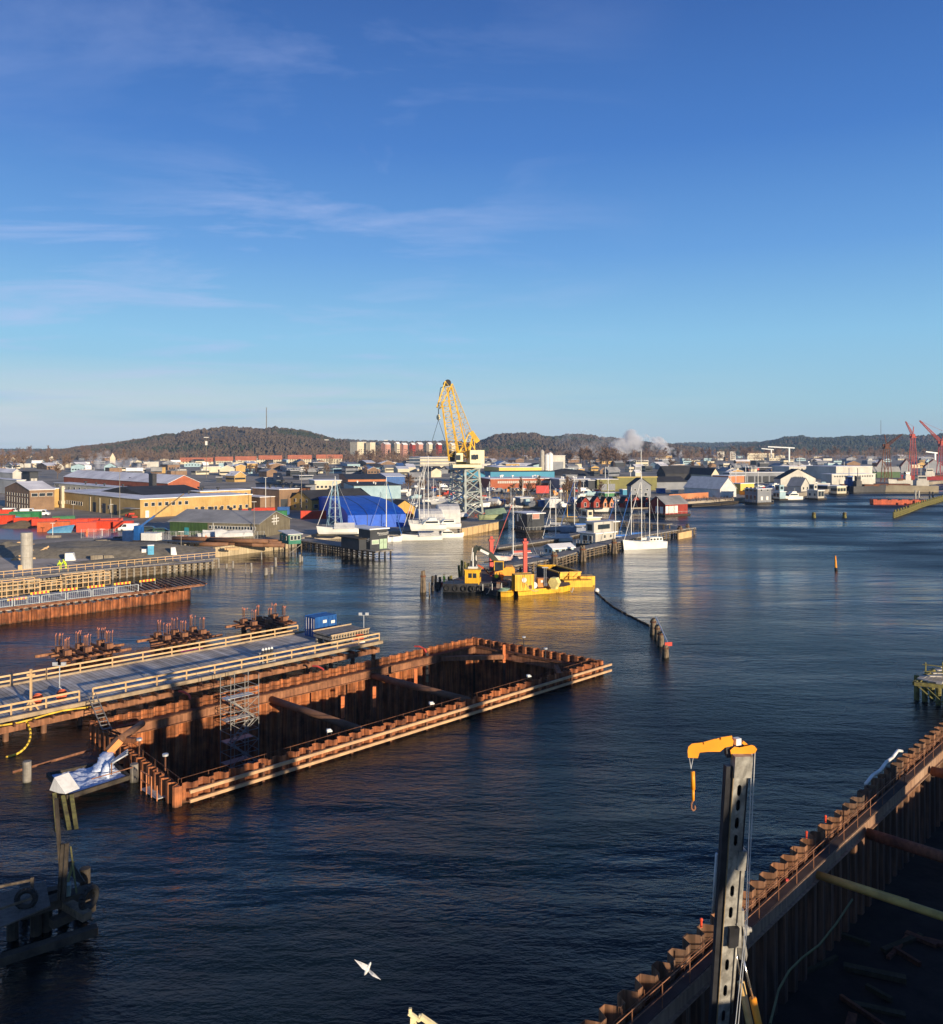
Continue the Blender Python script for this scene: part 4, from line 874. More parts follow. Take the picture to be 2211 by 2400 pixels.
# ================= the harbour town =================
BRBR = mat('brown_brick', (.26,.165,.10), .9, col2=(.19,.12,.075), scale=.35); YEBR = mat('yellow_brick', (.56,.37,.14), .9, col2=(.44,.28,.10), scale=.25, streak=.15)
REBR = mat('red_brick', (.40,.12,.06), .9, col2=(.30,.09,.045), scale=.3); GRNW = mat('green_boards', (.05,.10,.03), .8, col2=(.035,.07,.022), scale=.4, streak=.3)
GRYB = mat('grey_brown_boards', (.22,.19,.13), .9, col2=(.16,.135,.09), scale=.4, streak=.3); YELW = mat('yellow_boards', (.66,.40,.10), .8, col2=(.52,.31,.08), scale=.4, streak=.2)
DKRF = mat('dark_roof', (.045,.045,.048), .8, col2=(.028,.028,.03), scale=.2); GRRF = mat('grey_roof', (.30,.30,.30), .8, col2=(.19,.19,.19), scale=.15)
FRRF = mat('frosty_roof', (.88,.85,.83), .85, col2=(.58,.56,.56), scale=.09); RDRF = mat('red_roof', (.40,.14,.08), .85, col2=(.3,.1,.06), scale=.2)
WHT2 = mat('white_sheet_wall', (.60,.57,.50), .6, col2=(.42,.395,.34), scale=.1, streak=.12); GRYS = mat('grey_sheet_wall', (.22,.23,.25), .6, col2=(.16,.17,.19), scale=.2)
BLUS = mat('sky_blue_sheet', (.05,.27,.40), .6, col2=(.04,.20,.32), scale=.05); YELS = mat('yellow_sheet', (.70,.50,.10), .5, col2=(.60,.42,.09), scale=.1); OLIV = mat('olive_sheet', (.20,.19,.06), .7, col2=(.14,.13,.05), scale=.2)
TENTB = mat('blue_tarpaulin', (.012,.11,.60), .5, col2=(.01,.08,.45), scale=.4); TENTW = mat('white_tarpaulin', (.62,.61,.58), .6, col2=(.48,.47,.45), scale=.5)
DGRY = mat('dark_grey_boards', (.05,.055,.062), .7, col2=(.035,.038,.043), scale=.4); REDW = mat('falu_red_boards', (.30,.045,.03), .85, col2=(.22,.035,.025), scale=.4); LBLU = mat('pale_blue_sheet', (.35,.48,.52), .7, col2=(.26,.38,.42), scale=.3)
ORBR = mat('orange_brown_wall', (.55,.22,.10), .8, col2=(.42,.16,.07), scale=.2); TEAL = mat('teal_boards', (.05,.20,.14), .8, col2=(.035,.15,.10), scale=.4); PINKW = mat('pink_render', (.50,.26,.20), .85, col2=(.40,.20,.15), scale=.2)
WTRIM = flat('white_trim', (.72,.70,.64), .6)
def bld(name, label, uc, vb, ul, ur, vt, wall=WHT2, roofm=FRRF, roof='flat', rh=0, ang=45, cat='building', d=None, wins=(), over=.35, z=LZ, extra=None, group=None, parapet=None):
    if d is not None: vb = V0+(H-z)*FP/d
    P = W(uc, vb, z); dd = P.y; an = R(ang); kr = (ur-U0)/FP; kl = (ul-U0)/FP; cs, sn = math.cos(an), math.sin(an)
    la = (kr*P.y-P.x)/(cs-kr*sn); lb = (P.x-kl*P.y)/(sn+kl*cs); la = max(2, min(la, 150)); lb = max(2, min(lb, 150)); h = max(1.5, (vb-vt)*dd/FP)
    t = thing(name, label, cat, P, an, group)
    mb = MB()
    if roof == 'gx': mb.prism([(0,0),(lb,0),(lb,h),(lb/2,h+rh),(0,h)], 0, la, Matrix(((0,0,1),(1,0,0),(0,1,0))))
    elif roof == 'gy': mb.prism([(0,0),(la,0),(la,h),(la/2,h+rh),(0,h)], 0, lb, Matrix(((1,0,0),(0,0,1),(0,1,0))))
    else: mb.box((la/2,lb/2,0),(la,lb,h))
    part('wall', mb, wall, t); mb = MB(); o = over; th = .18
    if roof == 'flat': mb.box((la/2,lb/2,h+.003),(la+2*o,lb+2*o,.25))
    elif roof in ('gx','gy'):
        M = Matrix(((0,0,1),(1,0,0),(0,1,0))) if roof == 'gx' else Matrix(((1,0,0),(0,0,1),(0,1,0))); wd = lb if roof == 'gx' else la; ln = la if roof == 'gx' else lb; sl = rh/(wd/2)
        mb.prism([(-o,h-sl*o+.03),(wd/2,h+rh+.03),(wd/2,h+rh+.03+th),(-o,h-sl*o+.03+th)], -o, ln+o, M); mb.prism([(wd/2,h+rh+.03),(wd+o,h-sl*o+.03),(wd+o,h-sl*o+.03+th),(wd/2,h+rh+.03+th)], -o, ln+o, M)
    elif roof == 'shed': mb.add([(-o,-o,h+.01),(la+o,-o,h+.01),(la+o,lb+o,h+rh),(-o,lb+o,h+rh),(-o,-o,h+.2),(la+o,-o,h+.2),(la+o,lb+o,h+rh+.2),(-o,lb+o,h+rh+.2)],[(0,3,2,1),(4,5,6,7),(0,1,5,4),(1,2,6,5),(2,3,7,6),(3,0,4,7)])
    rf = part('roof', mb, roofm, t)
    for wn in wins:
        face, n_, z0, ww, wh = wn[:5]; f0, f1 = (wn[5], wn[6]) if len(wn) > 6 else (.04,.96); gm = wn[7] if len(wn) > 7 else GLASS; nm = wn[8] if len(wn) > 8 else 'window'
        ln = la if face == 'a' else lb; me = None; me2 = None
        for i in range(n_):
            s = ln*(f0+(f1-f0)*(i+.5)/n_); loc = (s,-.03,z0) if face == 'a' else (-.03,s,z0); rz = 0 if face == 'a' else R(90)
            if me is None:
                b = MB(); b.box((0,0,0),(ww,.1,wh)); me = b.mesh(nm, WTRIM if nm == 'window' and dd < 420 else gm); b = MB(); b.box((0,-.045,.08),(ww-.16,.06,wh-.16)) if face == 'a' else b.box((0,.045,.08),(ww-.16,.06,wh-.16)); me2 = b.mesh('pane', gm)
            wo = bpy.data.objects.new(nm, me); C.objects.link(wo); wo.parent = t; wo.location = loc; wo.rotation_euler = (0,0,rz)
            if nm == 'window' and dd < 420: po = bpy.data.objects.new('pane', me2); C.objects.link(po); po.parent = wo
    if extra: extra(t, la, lb, h)
    return t, la, lb, h
def vents(k, m=BLKP, seed=1):
    def f(t, la, lb, h):
        r = random.Random(seed)
        for i in range(k):
            b = MB(); s = r.uniform(.6,1.1); b.tube((0,0,0),(0,0,.9*s),.35*s,8); b.box((0,0,.9*s),(1.1*s,1.1*s,.5*s)); part('roof_vent', b, m, t, loc=(la*r.uniform(.1,.9),lb*r.uniform(.15,.85),h+.25))
    return f
# yellow and brown brick works
def yb_extra(t, la, lb, h):
    vents(7, BLKP, 3)(t, la, lb, h)
    b = MB(); b.prism([(lb*.25,h+.2),(lb*.75,h+.2),(lb*.5,h+2.6)], la*.25, la*.85, Matrix(((0,0,1),(1,0,0),(0,1,0)))); part('skylight', b, DKRF, t)
    for s in (.30,.42,.53): b = MB(); b.box((-.06,lb*s,0),(.14,.5,h-.8)); part('pilaster', b, CREAM, t)
    for s in (.25,.37,.48): b = MB(); b.box((-.05,lb*s,0),(.12,2.6,3.4)); part('gate', b, DGRY, t)
    b = MB(); b.box((-.6,lb*.86,-.2),(1.0,1.6,h+2.5)); b.box((-.6,lb*.86,1.5),(1.6,2.2,1.2)); part('flue', b, CREAM, t)
    b = MB(); b.box((-1.6,3.5,3.0),(3.2,7,.15)); part('canopy', b, GRRF, t)
    b = MB(); b.box((2.3,-.06,0),(1.2,.1,2.3)); part('door', b, WTRIM, t)
    for k in range(5):
        b = MB(); b.box((-1.5,1+k*1.2,.2),(1.8,.9,.35+.5*(k%3))); part('pipe_rack', b, RUSTD if k % 2 else RED, t)
bld('brick_workshop','long brown and yellow brick workshop with frosty flat roof', 329,1214,126,590,1171, YEBR, FRRF, wins=[('a',7,3.6,1.3,1.3,.02,.42),('a',9,1.3,1.2,1.3,.45,.98),('b',8,1.6,1.5,1.4,.62,.84),('b',3,1.6,1.3,1.4,.22,.42)], extra=yb_extra)
bb = MB(); P = W(329,1214,LZ)
bld('brick_block','upper storey block of the yellow brick workshop, set back at its far end', 470,1196,440,590,1153, YEBR, FRRF, wins=[('a',6,4.5,1.2,1.3),('a',6,1.6,1.2,1.3)], extra=vents(3,BLKP,9))
bld('brick_office','brown three-storey brick gable house at the left edge', 70,1197,12,128,1149, BRBR, FRRF, 'gx', 2.6, wins=[('b',9,4.9,.9,1.0),('b',9,2.4,.7,1.9),('b',9,.3,.7,1.5),('a',3,5.0,2.2,1.3)])
bld('yellow_annex','yellow rendered annex with wide dark gates beside the brown gable house', 120,1190,76,150,1146, YEBR, FRRF, wins=[('b',3,5.2,3.0,1.4),('b',3,.1,3.2,2.8,.04,.96,DGRY,'gate')], extra=vents(4,DGRY,5))
bld('cream_workshop','low cream workshop with a row of windows behind the brick workshop', 300,1172,128,340,1146, CREAM, FRRF, wins=[('b',12,2.2,1.6,1.3)], extra=vents(5,DGRY,8))
bld('red_gable_hall','wide grey-roofed hall with a red brick gable', 394,1160,150,468,1133, REBR, FRRF, 'gy', 3.6, wins=[('a',1,1.5,1.4,3.2)], extra=vents(7,DGRY,11))
bld('chimney_block','square black flue block standing on the workshop roofs', 358,1162,349,366,1111, BLKP, BLKP)
bld('white_depot','cream-white stepped depot at the far left edge', 40,1160,-30,60,1126, WHT2, FRRF, wins=[('a',3,2,1.5,1)]); bld('white_depot','long cream depot with a saw of low roofs at the far left edge', 30,1135,-60,50,1108, WHT2, FRRF, 'gy', 2)
bld('black_pavilion','black and white flat-topped pavilion near the left edge', 70,1142,52,90,1106, DGRY, DKRF, over=1.5, wins=[('a',2,1,1.5,4,.1,.9,WHT2,'panel')])
# green shed
def gs_extra(t, la, lb, h):
    b = MB(); b.box((-.07, lb*.78, .02),(.1, lb*.43, h-.1)); part('green_boarding', b, GRNW, t)
    b = MB(); 
    for s in (-1.0,1.0): b.box((la/2+s*.6,-.08,h-.9),(.22,.1,2.6))
    for z in (h-.1,h+.7): b.box((la/2,-.14,z),(3.6,.1,.22))
    part('white_window_bars', b, WTRIM, t)
    for i in range(6): b = MB(); b.tube((0,0,0),(0,0,.7),.35,8); b.ball((0,0,1.0),.55,.55,.4); part('roof_vent', b, DGRY, t, loc=(la*.55,lb*(.3+.11*i),h+2.0))
    b = MB(); b.box((-.1,lb*.80,0),(.2,1.3,2.1)); part('door', b, mat('teal_door', (.03,.22,.25), .6), t)
    b = MB(); b.box((-.1,lb*.42,0),(.2,2.0,2.2)); part('door', b, GRYS, t)
    b = MB(); b.tube((-.15,lb*.05,0),(-.15,lb*.05,h),.08,6); b.tube((-.15,lb*.5,0),(-.15,lb*.5,h),.08,6); part('downpipe', b, WTRIM, t)
bld('green_shed','long green boarded shed with grey gable and white cross bars', 607,1261,398,680,1228, GRYB, GRRF, 'gy', 2.5, ang=73, wins=[('b',16,1.9,.8,.9,.03,.55)], extra=gs_extra)
bld('dark_warehouse','dark brown flat-roofed warehouse behind the yellow brick works', 655,1196,592,700,1148, BRBR, FRRF, wins=[('a',1,1.0,3,3,.1,.4,DGRY,'gate')], extra=vents(5,BLKP,2))
bld('dark_warehouse','low brown wing with frosty roof beside the dark warehouse', 610,1197,560,655,1166, BRBR, FRRF)
bld('yellow_house','old yellow wooden house with dark roof by the blue tent', 731,1199,681,870,1172, YELW, DKRF, 'gx', 3.0, wins=[('b',3,3.0,1.0,1.3,.1,.9),('b',3,.8,1.0,1.3,.1,.9),('a',4,1.0,1.8,1.5,.02,.4),('a',1,.0,3.0,3.0,.46,.58,PINKW,'gate'),('a',5,1.0,1.2,1.3,.6,.98)])
bld('yellow_hut','small yellow gabled hut right of the blue tent', 925,1214,905,972,1190, YELW, DKRF, 'gy', 2.2, ang=35, wins=[('a',1,.1,1.6,1.8,.6,.9,REDW,'door')])
bld('site_cabins','cream two-storey site cabins with small square windows', 738,1160,725,800,1127, CREAM, SNOW, ang=20, wins=[('a',6,3.2,1.3,1.3),('a',6,.6,1.3,1.3)])
bld('dark_workshop','grey-green workshop with flat roof left of the site cabins', 690,1168,600,740,1138, GRYS, DKRF, extra=vents(6,BLKP,4)); bld('orange_band_shop','low shop with an orange-red fascia board', 700,1172,694,728,1144, ORBR, DKRF)
bld('blue_roof_depot','pale teal depot below the dark long roof', 830,1170,806,940,1139, LBLU, DKRF, ang=15, extra=vents(3,WHITE,7))
bld('long_dark_hall','long dark hall with a row of brown bays', 816,1150,795,905,1124, ORBR, DKRF, 'gx', 1.5, ang=12, wins=[('a',12,1,1.6,2)]); bld('blue_gable_hall','blue-walled hall with white curved roof', 905,1135,880,950,1117, BLUEP, SNOW, 'gx', 1.4, ang=15)
# blue tent hall
def tent(label, uc, vb, ul, ur, vt, m, ang, seams, name='tent_hall'):
    P = W(uc,vb,LZ); an = R(ang); kr=(ur-U0)/FP; kl=(ul-U0)/FP; cs,sn=math.cos(an),math.sin(an); la=(kr*P.y-P.x)/(cs-kr*sn); lb=(P.x-kl*P.y)/(sn+kl*cs); h=(vb-vt)*P.y/FP
    t = thing(name, label, 'tent', P, an); prof = [(0,0),(0,.58),(.07,.76),(.22,.91),(.5,1.0),(.78,.91),(.93,.76),(1,.58),(1,0)]; M = Matrix(((0,0,1),(1,0,0),(0,1,0)))
    n = seams
    for i in range(n): b = MB(); b.prism([(x*lb,y*h) for x,y in prof], la*i/n+.03, la*(i+1)/n-.03, M); part('cover', b, m, t)
    b = MB()
    for i in range(1,n): b.prism([(-.05+x*(lb+.1),y*(h+.07)) for x,y in prof], la*i/n-.08, la*i/n+.08, M)
    part('seam_ribs', b, BLKP if m is TENTB else m, t); return t,la,lb,h
tent('large bright blue tarpaulin tent hall by the boatyard', 815,1238,740,952,1186, TENTB, 17, 3)
bld('white_shed','white low container shed in front of the blue tent', 822,1252,808,868,1238, WHITE, WHITE, ang=25); 
tent('grey-white tarpaulin shelter over stored boats beside the crane', 985,1236,972,1040,1196, TENTW, 12, 2, 'boat_shelter'); tent('pale rumpled tarpaulin shelter behind the crane legs', 1030,1230,1020,1080,1184, TENTW, 10, 2, 'boat_shelter')
# green hut on stilts
t = bld('stilt_hut','small green and red hut on stilts over the basin', 677,1276,656,706,1254, TEAL, TENTW, 'shed', .5, ang=35, z=2.2, wins=[('b',2,.8,.9,1.1,.1,.9),('a',3,.9,.8,1.1,.1,.95)])[0]
for i in range(3):
    for j in range(2): b = MB(); b.tube((0,0,-3.5),(0,0,0),.15,6); part('stilt', b, OLDW, t, loc=(i*1.6,j*2.2,0))
b = MB(); b.bar((0,0,-2.2),(3.2,0,-.2),.15); part('stilt_brace', b, GREYW, t)
# black harbour office with lettering
t, la, lb, h = bld('harbour_office','black box-shaped harbour office with white lettering on the pier', 868,1290,841,909,1242, DGRY, SNOW, ang=40, z=1.6, wins=[('a',1,1.3,1.9,1.0,.12,.45,mat('pale_green_pane',(.40,.52,.36),.3),'window'),('a',2,.1,.95,2.3,.52,.96,mat('pale_green_pane',(.40,.52,.36),.3),'glass_door')])
def text(body, size, loc, rot, m, parent, nm='lettering'):
    cu = bpy.data.curves.new(nm, 'FONT'); cu.body = body; cu.size = size; cu.extrude = .01; cu.align_x = 'CENTER'; cu.materials.append(m); tmp_ = bpy.data.objects.new(nm, cu); C.objects.link(tmp_); me_ = bpy.data.meshes.new_from_object(tmp_.evaluated_get(bpy.context.evaluated_depsgraph_get())); bpy.data.objects.remove(tmp_); o = bpy.data.objects.new(nm, me_); C.objects.link(o); o.parent = parent; o.location = loc; o.rotation_euler = rot; return o
text('MarewoodZ', .62, (la*.72,-.08,h-1.1), (R(90),0,0), WHITE, t); text('MarewoodZ', .72, (-.08,lb*.42,h*.48), (R(90),0,R(-90)), WHITE, t)
b = MB(); b.box((la*.72,-.06,h-1.35),(2.4,.06,.06)); b.box((-.06,lb*.42,h*.42),(.06,2.6,.07)); part('underline', b, WHITE, t)
bld('office_wing','low black wing with roof terrace left of the harbour office', 842,1290,800,862,1265, DGRY, DARKW, ang=40, z=1.6)
b = MB(); b.tube((0,0,0),(0,0,4.4),.09,8); solo('flag_pole', b, WTRIM, 'white pole standing before the black harbour office', 'pole', W(866,1287,1.6))
# fence, containers, vehicles and machines on the yard
REDC = mat('red_container', (.66,.06,.02), .5, col2=(.48,.045,.015), scale=.5, streak=.12); GRNC = mat('green_container', (.03,.20,.07), .5, col2=(.02,.14,.05), scale=.5, streak=.15); ORC = mat('orange_container', (.55,.12,.03), .5, col2=(.4,.09,.025), scale=.4, streak=.15)
cts = [(8,1228,REDC,6,'half-hidden red container at the left edge, upper'),(6,1213,REDC,6,'bright red container behind the green one at the left edge'),(35,1224,GRNC,9,'green container nearest the left edge'),(60,1218,GRNC,9,'long green container behind the red row, left'),(62,1234,REDC,6,'red container left of the grey-doored one'),(108,1236,REDC,7,'red container with a dark grey door opening'),(150,1230,GRNC,6,'green container squeezed between two red ones'),(172,1238,REDC,8,'long red container in the middle of the row'),(208,1236,REDC,6,'red container right of the long red one'),(203,1246,REDC,5,'short open-fronted red container in front of the row'),(244,1242,REDC,6,'tall bright red container near the parked cars'),(262,1236,REDC,6,'red container behind the tall bright one'),(290,1243,REDC,5,'red container just behind the white van'),(640,1216,GRNC,9,'dark green container row behind the grey gable'),(585,1212,REDC,7,'red container between brick works and green shed, left'),(620,1208,REDC,7,'red container between brick works and green shed, right'),(735,1216,REDC,8,'red container behind the blue tent'),(665,1206,BLUEP,4,'small blue container on the red row')]
for u,v,m,L_,lab in cts: container(lab, W(u,v,LZ), R(rnd.uniform(8,24) if u < 560 else 12), m, L_, 2.4, 2.6, 'containers in the yard', door=False)
t = container('flat orange container standing apart near the mound', W(127,1245,LZ), R(20), ORC, 8, 2.4, 2.6, 'containers in the yard')
b = MB(); b.add([(-3,-1,0),(3,-1,0),(3.4,1,2),(-2,1,1.4),(-3,-1,.3),(3,-1,.3)],[(0,1,2,3),(4,5,2,3),(0,4,3),(1,2,5),(0,1,5,4)]); solo('blue_tarpaulin', b, mat('pale_blue_tarp',(.14,.35,.50),.6,col2=(.08,.25,.42),scale=1), 'pale blue tarpaulin heap beside the orange container', 'tarpaulin', W(142,1248,LZ), R(10)); b2 = MB(); b2.add([(-4,-2,0),(3,-2,0),(4,2,1.2),(-2,2,2.0),(0,0,2.4)],[(0,1,4),(1,2,4),(2,3,4),(3,0,4)]); solo('blue_tarpaulin', b2, mat('pale_blue_tarp',(.1,.3,.5),.6), 'bright blue tarpaulin over a heap near the left edge', 'tarpaulin', W(28,1226,LZ))
WHP = mat('car_white', (.80,.79,.76), .3, var=.08, coat=.5); 
def car(label, loc, rz, col=WHP, van=False, group='parked vehicles'):
    t = thing('van' if van else 'car', label, 'van' if van else 'car', loc, rz, group); L_, Wd = (5.2,1.95) if van else (4.4,1.75); M = Matrix(((1,0,0),(0,0,1),(0,1,0)))
    pr = [(-2.6,.35),(-2.6,2.0),(-2.4,2.15),(1.1,2.15),(1.8,1.25),(2.5,1.05),(2.6,.75),(2.55,.35)] if van else [(-2.2,.35),(-2.2,.95),(-1.9,1.4),(-.2,1.48),(.7,1.42),(1.3,1.0),(2.1,.85),(2.2,.6),(2.15,.35)]
    b = MB(); b.prism(pr, -Wd/2, Wd/2, M); part('body', b, col, t)
    b = MB(); wp = [(.4,1.25),(.4,1.95),(1.1,1.98),(1.6,1.3)] if van else [(-1.7,.95),(-1.6,1.3),(-.2,1.38),(.6,1.33),(1.1,.98)]
    for s in (-1,1): b.prism(wp, s*Wd/2-.02, s*Wd/2+.02, M)
    b.add([(1.14 if van else .74,-Wd/2+.12,2.06 if van else 1.4),(1.14 if van else .74,Wd/2-.12,2.06 if van else 1.4),(1.8 if van else 1.28,Wd/2-.12,1.3 if van else 1.05),(1.8 if van else 1.28,-Wd/2+.12,1.3 if van else 1.05)],[(0,1,2,3)])
    part('windows', b, GLASS, t)
    for x in (-L_*.31,L_*.31):
        for s in (-1,1): b = MB(); b.tube((0,-.1,0),(0,.1,0),.34,12); part('wheel', b, BLACK, t, loc=(x,s*(Wd/2-.02),.34))
    return t
car('white car with dark windows parked beside the white van', W(272,1240,LZ), R(200), van=False); car('white van parked by the fence, right of the white car', W(302,1245,LZ), R(190), van=True)
car('dark car in the shadow behind the truck crane', W(352,1246,LZ), R(10), flat('car_dark',(.03,.05,.05),.3)); car('dark green car parked beside the green shed', W(380,1250,LZ), R(8), flat('car_green',(.03,.08,.05),.3))
car('white van nearest the left edge, behind the containers', W(27,1205,LZ), R(15), van=True); car('white pickup van behind the red containers, middle of three', W(68,1206,LZ), R(12), van=True); car('white van behind the green container, rightmost of three', W(98,1209,LZ), R(12), van=True)
# truck with crane
t = thing('crane_truck', 'blue and red flatbed truck lifting a long slender crane arm', 'truck', W(345,1278,LZ), R(-14))
b = MB()
for x in (0,): b.box((5.5,0,.9),(17,2.4,.35))
part('flatbed', b, BLKP, t)
b = MB(); b.box((-4.6,0,.7),(2.3,2.4,2.6)); b.box((-3.1,0,1.0),(.6,2.2,2.0)); part('cab', b, mat('dark_blue_cab',(.02,.05,.14),.4), t)
b = MB(); b.box((-2.2,0,1.2),(1.2,2.2,3.4)); part('crane_base', b, BLUEP, t); b = MB(); b.box((-4.5,0,.3),(2.6,2.6,.5)); b.box((-2.0,0,.2),(2.2,3.6,.5)); part('outrigger', b, REDO, t)
b = MB(); q1 = Vector((-2.0,0,4.2)); tip = W(430,1247,LZ); 
inv = Matrix.Rotation(R(14),3,'Z'); tipw = WD(432,1157,203); tl = inv@(tipw-W(345,1278,LZ)); m1 = q1.lerp(tl,.34); m2 = q1.lerp(tl,.68); b.bar(q1,m1,.4,.45); ao = part('crane_arm', b, BLUEP, t); b = MB(); b.bar(m1,m2,.32,.36); b.bar(m2,tl,.22,.26); part('arm_extension', b, OLDW, t)
b = MB(); b.box((1.2,0,1.25),(4.0,2.3,1.7)); part('white_cargo', b, WHITE, t)
for x in (-5,-3.6,6.5,8.2,9.9,12.5):
    for s in (-1,1): b = MB(); b.tube((0,-.15,0),(0,.15,0),.5,12); part('wheel', b, BLACK, t, loc=(x,s*1.1,.5))
# concrete column, mound, barriers, pipe stacks
b = MB(); b.tube((0,0,-.2),(0,0,6.85),1.05,28); col = solo('concrete_column', b, CONC, 'lone tall round concrete column on the left quay', 'column', W(63,1333,LZ), smooth=False)
for z in (2.2,4.5): b = MB(); b.tube((0,0,z),(0,0,z+.04),1.065,28); part('joint_ring', b, CONCD, col)
def mound(c, rx, ry, h, seed, label, m, dish=0):
    b = MB(); n, k = 40, 12; vs = [c+Vector((0,0,h*(1-dish)))]
    for j in range(1,k+1):
        s = j/k
        for i in range(n):
            a = 6.2832*i/n; z = h*(1-s**1.5)*(1-dish*max(0,1-s*1.6)); q = 1+.18*noise.noise(Vector((math.cos(a)*1.5,math.sin(a)*1.5,seed)))
            vs.append(c+Vector((math.cos(a)*rx*s*q,math.sin(a)*ry*s*q,z+.25*h*noise.noise(Vector((math.cos(a)*s*3,math.sin(a)*s*3,seed+3)))*(1-s)-.02)))
    fs = [(0,1+i,1+(i+1)%n) for i in range(n)]
    for j in range(k-1):
        for i in range(n): a=1+j*n+i; bb_=1+j*n+(i+1)%n; fs.append((a,a+n,bb_+n,bb_))
    b.add(vs, fs); return solo('gravel_mound', b, m, label, 'mound', smooth=True)
GRV = mat('dark_gravel', (.25,.215,.155), .95, col2=(.15,.13,.095), scale=.8, bump=.08)
mound(W(220,1293,LZ), 24, 12, 3.0, 2, 'broad flat-topped mound of dark gravel behind the quay', GRV, .75); mound(W(20,1290,LZ), 7, 5, 2.0, 4, 'low dark gravel mound at the left edge', GRV); mound(W(60,1235,LZ), 9, 5, 1.8, 6, 'brown earth heap below the red containers', mat('brown_earth',(.20,.15,.09),.95,col2=(.13,.1,.06),scale=.6)); mound(W(300,1318,LZ), 12, 3, 1.0, 8, 'low gravel bank with scrap along the quay edge', GRV)
wetm = mat('wet_blue_ground', (.05,.055,.07), .3, col2=(.09,.085,.09), scale=.1, spec=.8); b = MB(); b.add([W(u,v,LZ+.02) for u,v in ((-60,1232),(50,1234),(110,1246),(128,1262),(60,1266),(-60,1262))],[(0,1,2,3,4,5)]); solo('puddle', b, wetm, 'wide shallow puddle reflecting the sky', 'puddle', kind='structure'); b = MB(); b.add([W(u,v,LZ+.02) for u,v in ((196,1238),(262,1242),(300,1256),(270,1264),(200,1260))],[(0,1,2,3,4)]); solo('wet_road', b, wetm, 'wet road', 'road', kind='structure')
LITG = mat('pale_quay_ground', (.55,.47,.37), .95, col2=(.36,.30,.23), scale=.15); b = MB(); b.add([W(u,v,LZ+.012) for u,v in ((-260,1350),(-100,1300),(100,1300),(130,1268),(400,1290),(500,1300),(500,1316),(270,1334),(0,1368),(-260,1384))],[tuple(range(10))]); solo('quay_path', b, LITG, 'pale gravel quay', 'path', kind='structure')
for i,(u,v,L_) in enumerate(((500,1272,17),(522,1276,17),(545,1280,16),(470,1268,14),(590,1272,14),(600,1277,13),(610,1282,12),(560,1272,15),(480,1280,12))):
    b = MB(); b.tube((-L_/2,0,.5),(L_/2,0,.5),.5,12); solo('steel_pipe', b, RUSTP, 'long rusty pipe on the quay by the green shed', 'pipe', W(u,v,LZ+(.95 if i in (3,7) else 0)), R(rnd.uniform(-8,0)-9), 'stacked steel pipes on the quay', smooth=True)
b = MB()
for k in range(9): b.tube((-7,k*.42-1.6,.22),(7,k*.42-1.6,.22),.2,7)
solo('pipe_bundle', b, BLKP, 'bundle of thin black pipes in front of the crane truck', 'pipes', W(292,1268,LZ), R(-8))
# concrete quay faces and timber quay
t = thing('concrete_quay', 'pale stained concrete quay wall below the green shed', 'quay wall'); b = MB(); p, q = W(500,1306,0), W(672,1285,0); n = Vector((q.y-p.y,-(q.x-p.x),0)).normalized(); p = p+n*.3; q = q+n*.3; b.bar(p+Vector((0,0,.6)),q+Vector((0,0,.6)),.9,3.4); part('wall', b, mat('buff_concrete',(.55,.44,.28),.9,col2=(.40,.31,.19),scale=.4,streak=.3), t)  # warm buff concrete with darker blotches and streaks
t = thing('crane_quay', 'pale plank-faced quay under the yellow crane', 'quay wall'); b = MB(); p, q = W(1078,1257,0), W(1187,1236,0); n = Vector((q.y-p.y,-(q.x-p.x),0)).normalized(); p = p+n*.3; q = q+n*.3; b.bar(p+Vector((0,0,.5)),q+Vector((0,0,.5)),.6,3.4); part('wall', b, mat('orange_plank_wall',(.62,.42,.20),.85,col2=(.50,.33,.16),scale=.5), t); b = MB()
for k in range(10): c = p.lerp(q,k/9)+n*.32; b.bar(c-Vector((0,0,1)),c+Vector((0,0,2.1)),.12,.1,up=(1,0,0))
part('joint_posts', b, OLDW, t); b = MB(); b.bar(p+Vector((0,0,2.3)),q+Vector((0,0,2.3)),.9,.2); part('coping', b, GREYW, t)
t = thing('timber_quay', 'old timber quay with planked face and leaning piles at the left', 'quay')
p, q = W(-60,1390,0), W(506,1331,0); n = Vector((S2,-S2,0)); b = MB(); b.bar(p+Vector((0,0,2.05)),q+Vector((0,0,2.05)),2.4,.25); part('deck', b, GREYW, t)
b = MB()
for z in (.4,1.0,1.6): b.bar(p+n*1.1+Vector((0,0,z)),q+n*1.1+Vector((0,0,z)),.16,.2)
part('waling', b, OLDW, t)
for k in range(34): c = p.lerp(q,k/33)+n*1.2; b = MB(); b.tube((0,0,-2),(0,0,2.1),.2,7); part('pile', b, GREYW, t, loc=c)
b = MB(); r = random.Random(5)
for k in range(60): c = p.lerp(q,.55+.2*k/60)+n*1.0; b.bar(c,c+Vector((0,0,1.5+r.random()*.4)),.22,.06,up=(1,0,0))
part('face_planks', b, OLDW, t)
b = MB(); r1, r2 = W(-60,1372,LZ+.1)+Vector((0,0,0)), W(495,1312,LZ+.1); 
for z in (.55,1.05): b.bar(p+Vector((0,0,2.2+z)),q+Vector((0,0,2.2+z)),.05,.1)
for k in range(30): c = p.lerp(q,k/29); b.bar(c+Vector((0,0,2.1)),c+Vector((0,0,3.3)),.09,.09,up=(1,0,0))
part('hand_rail', b, PINE, t)
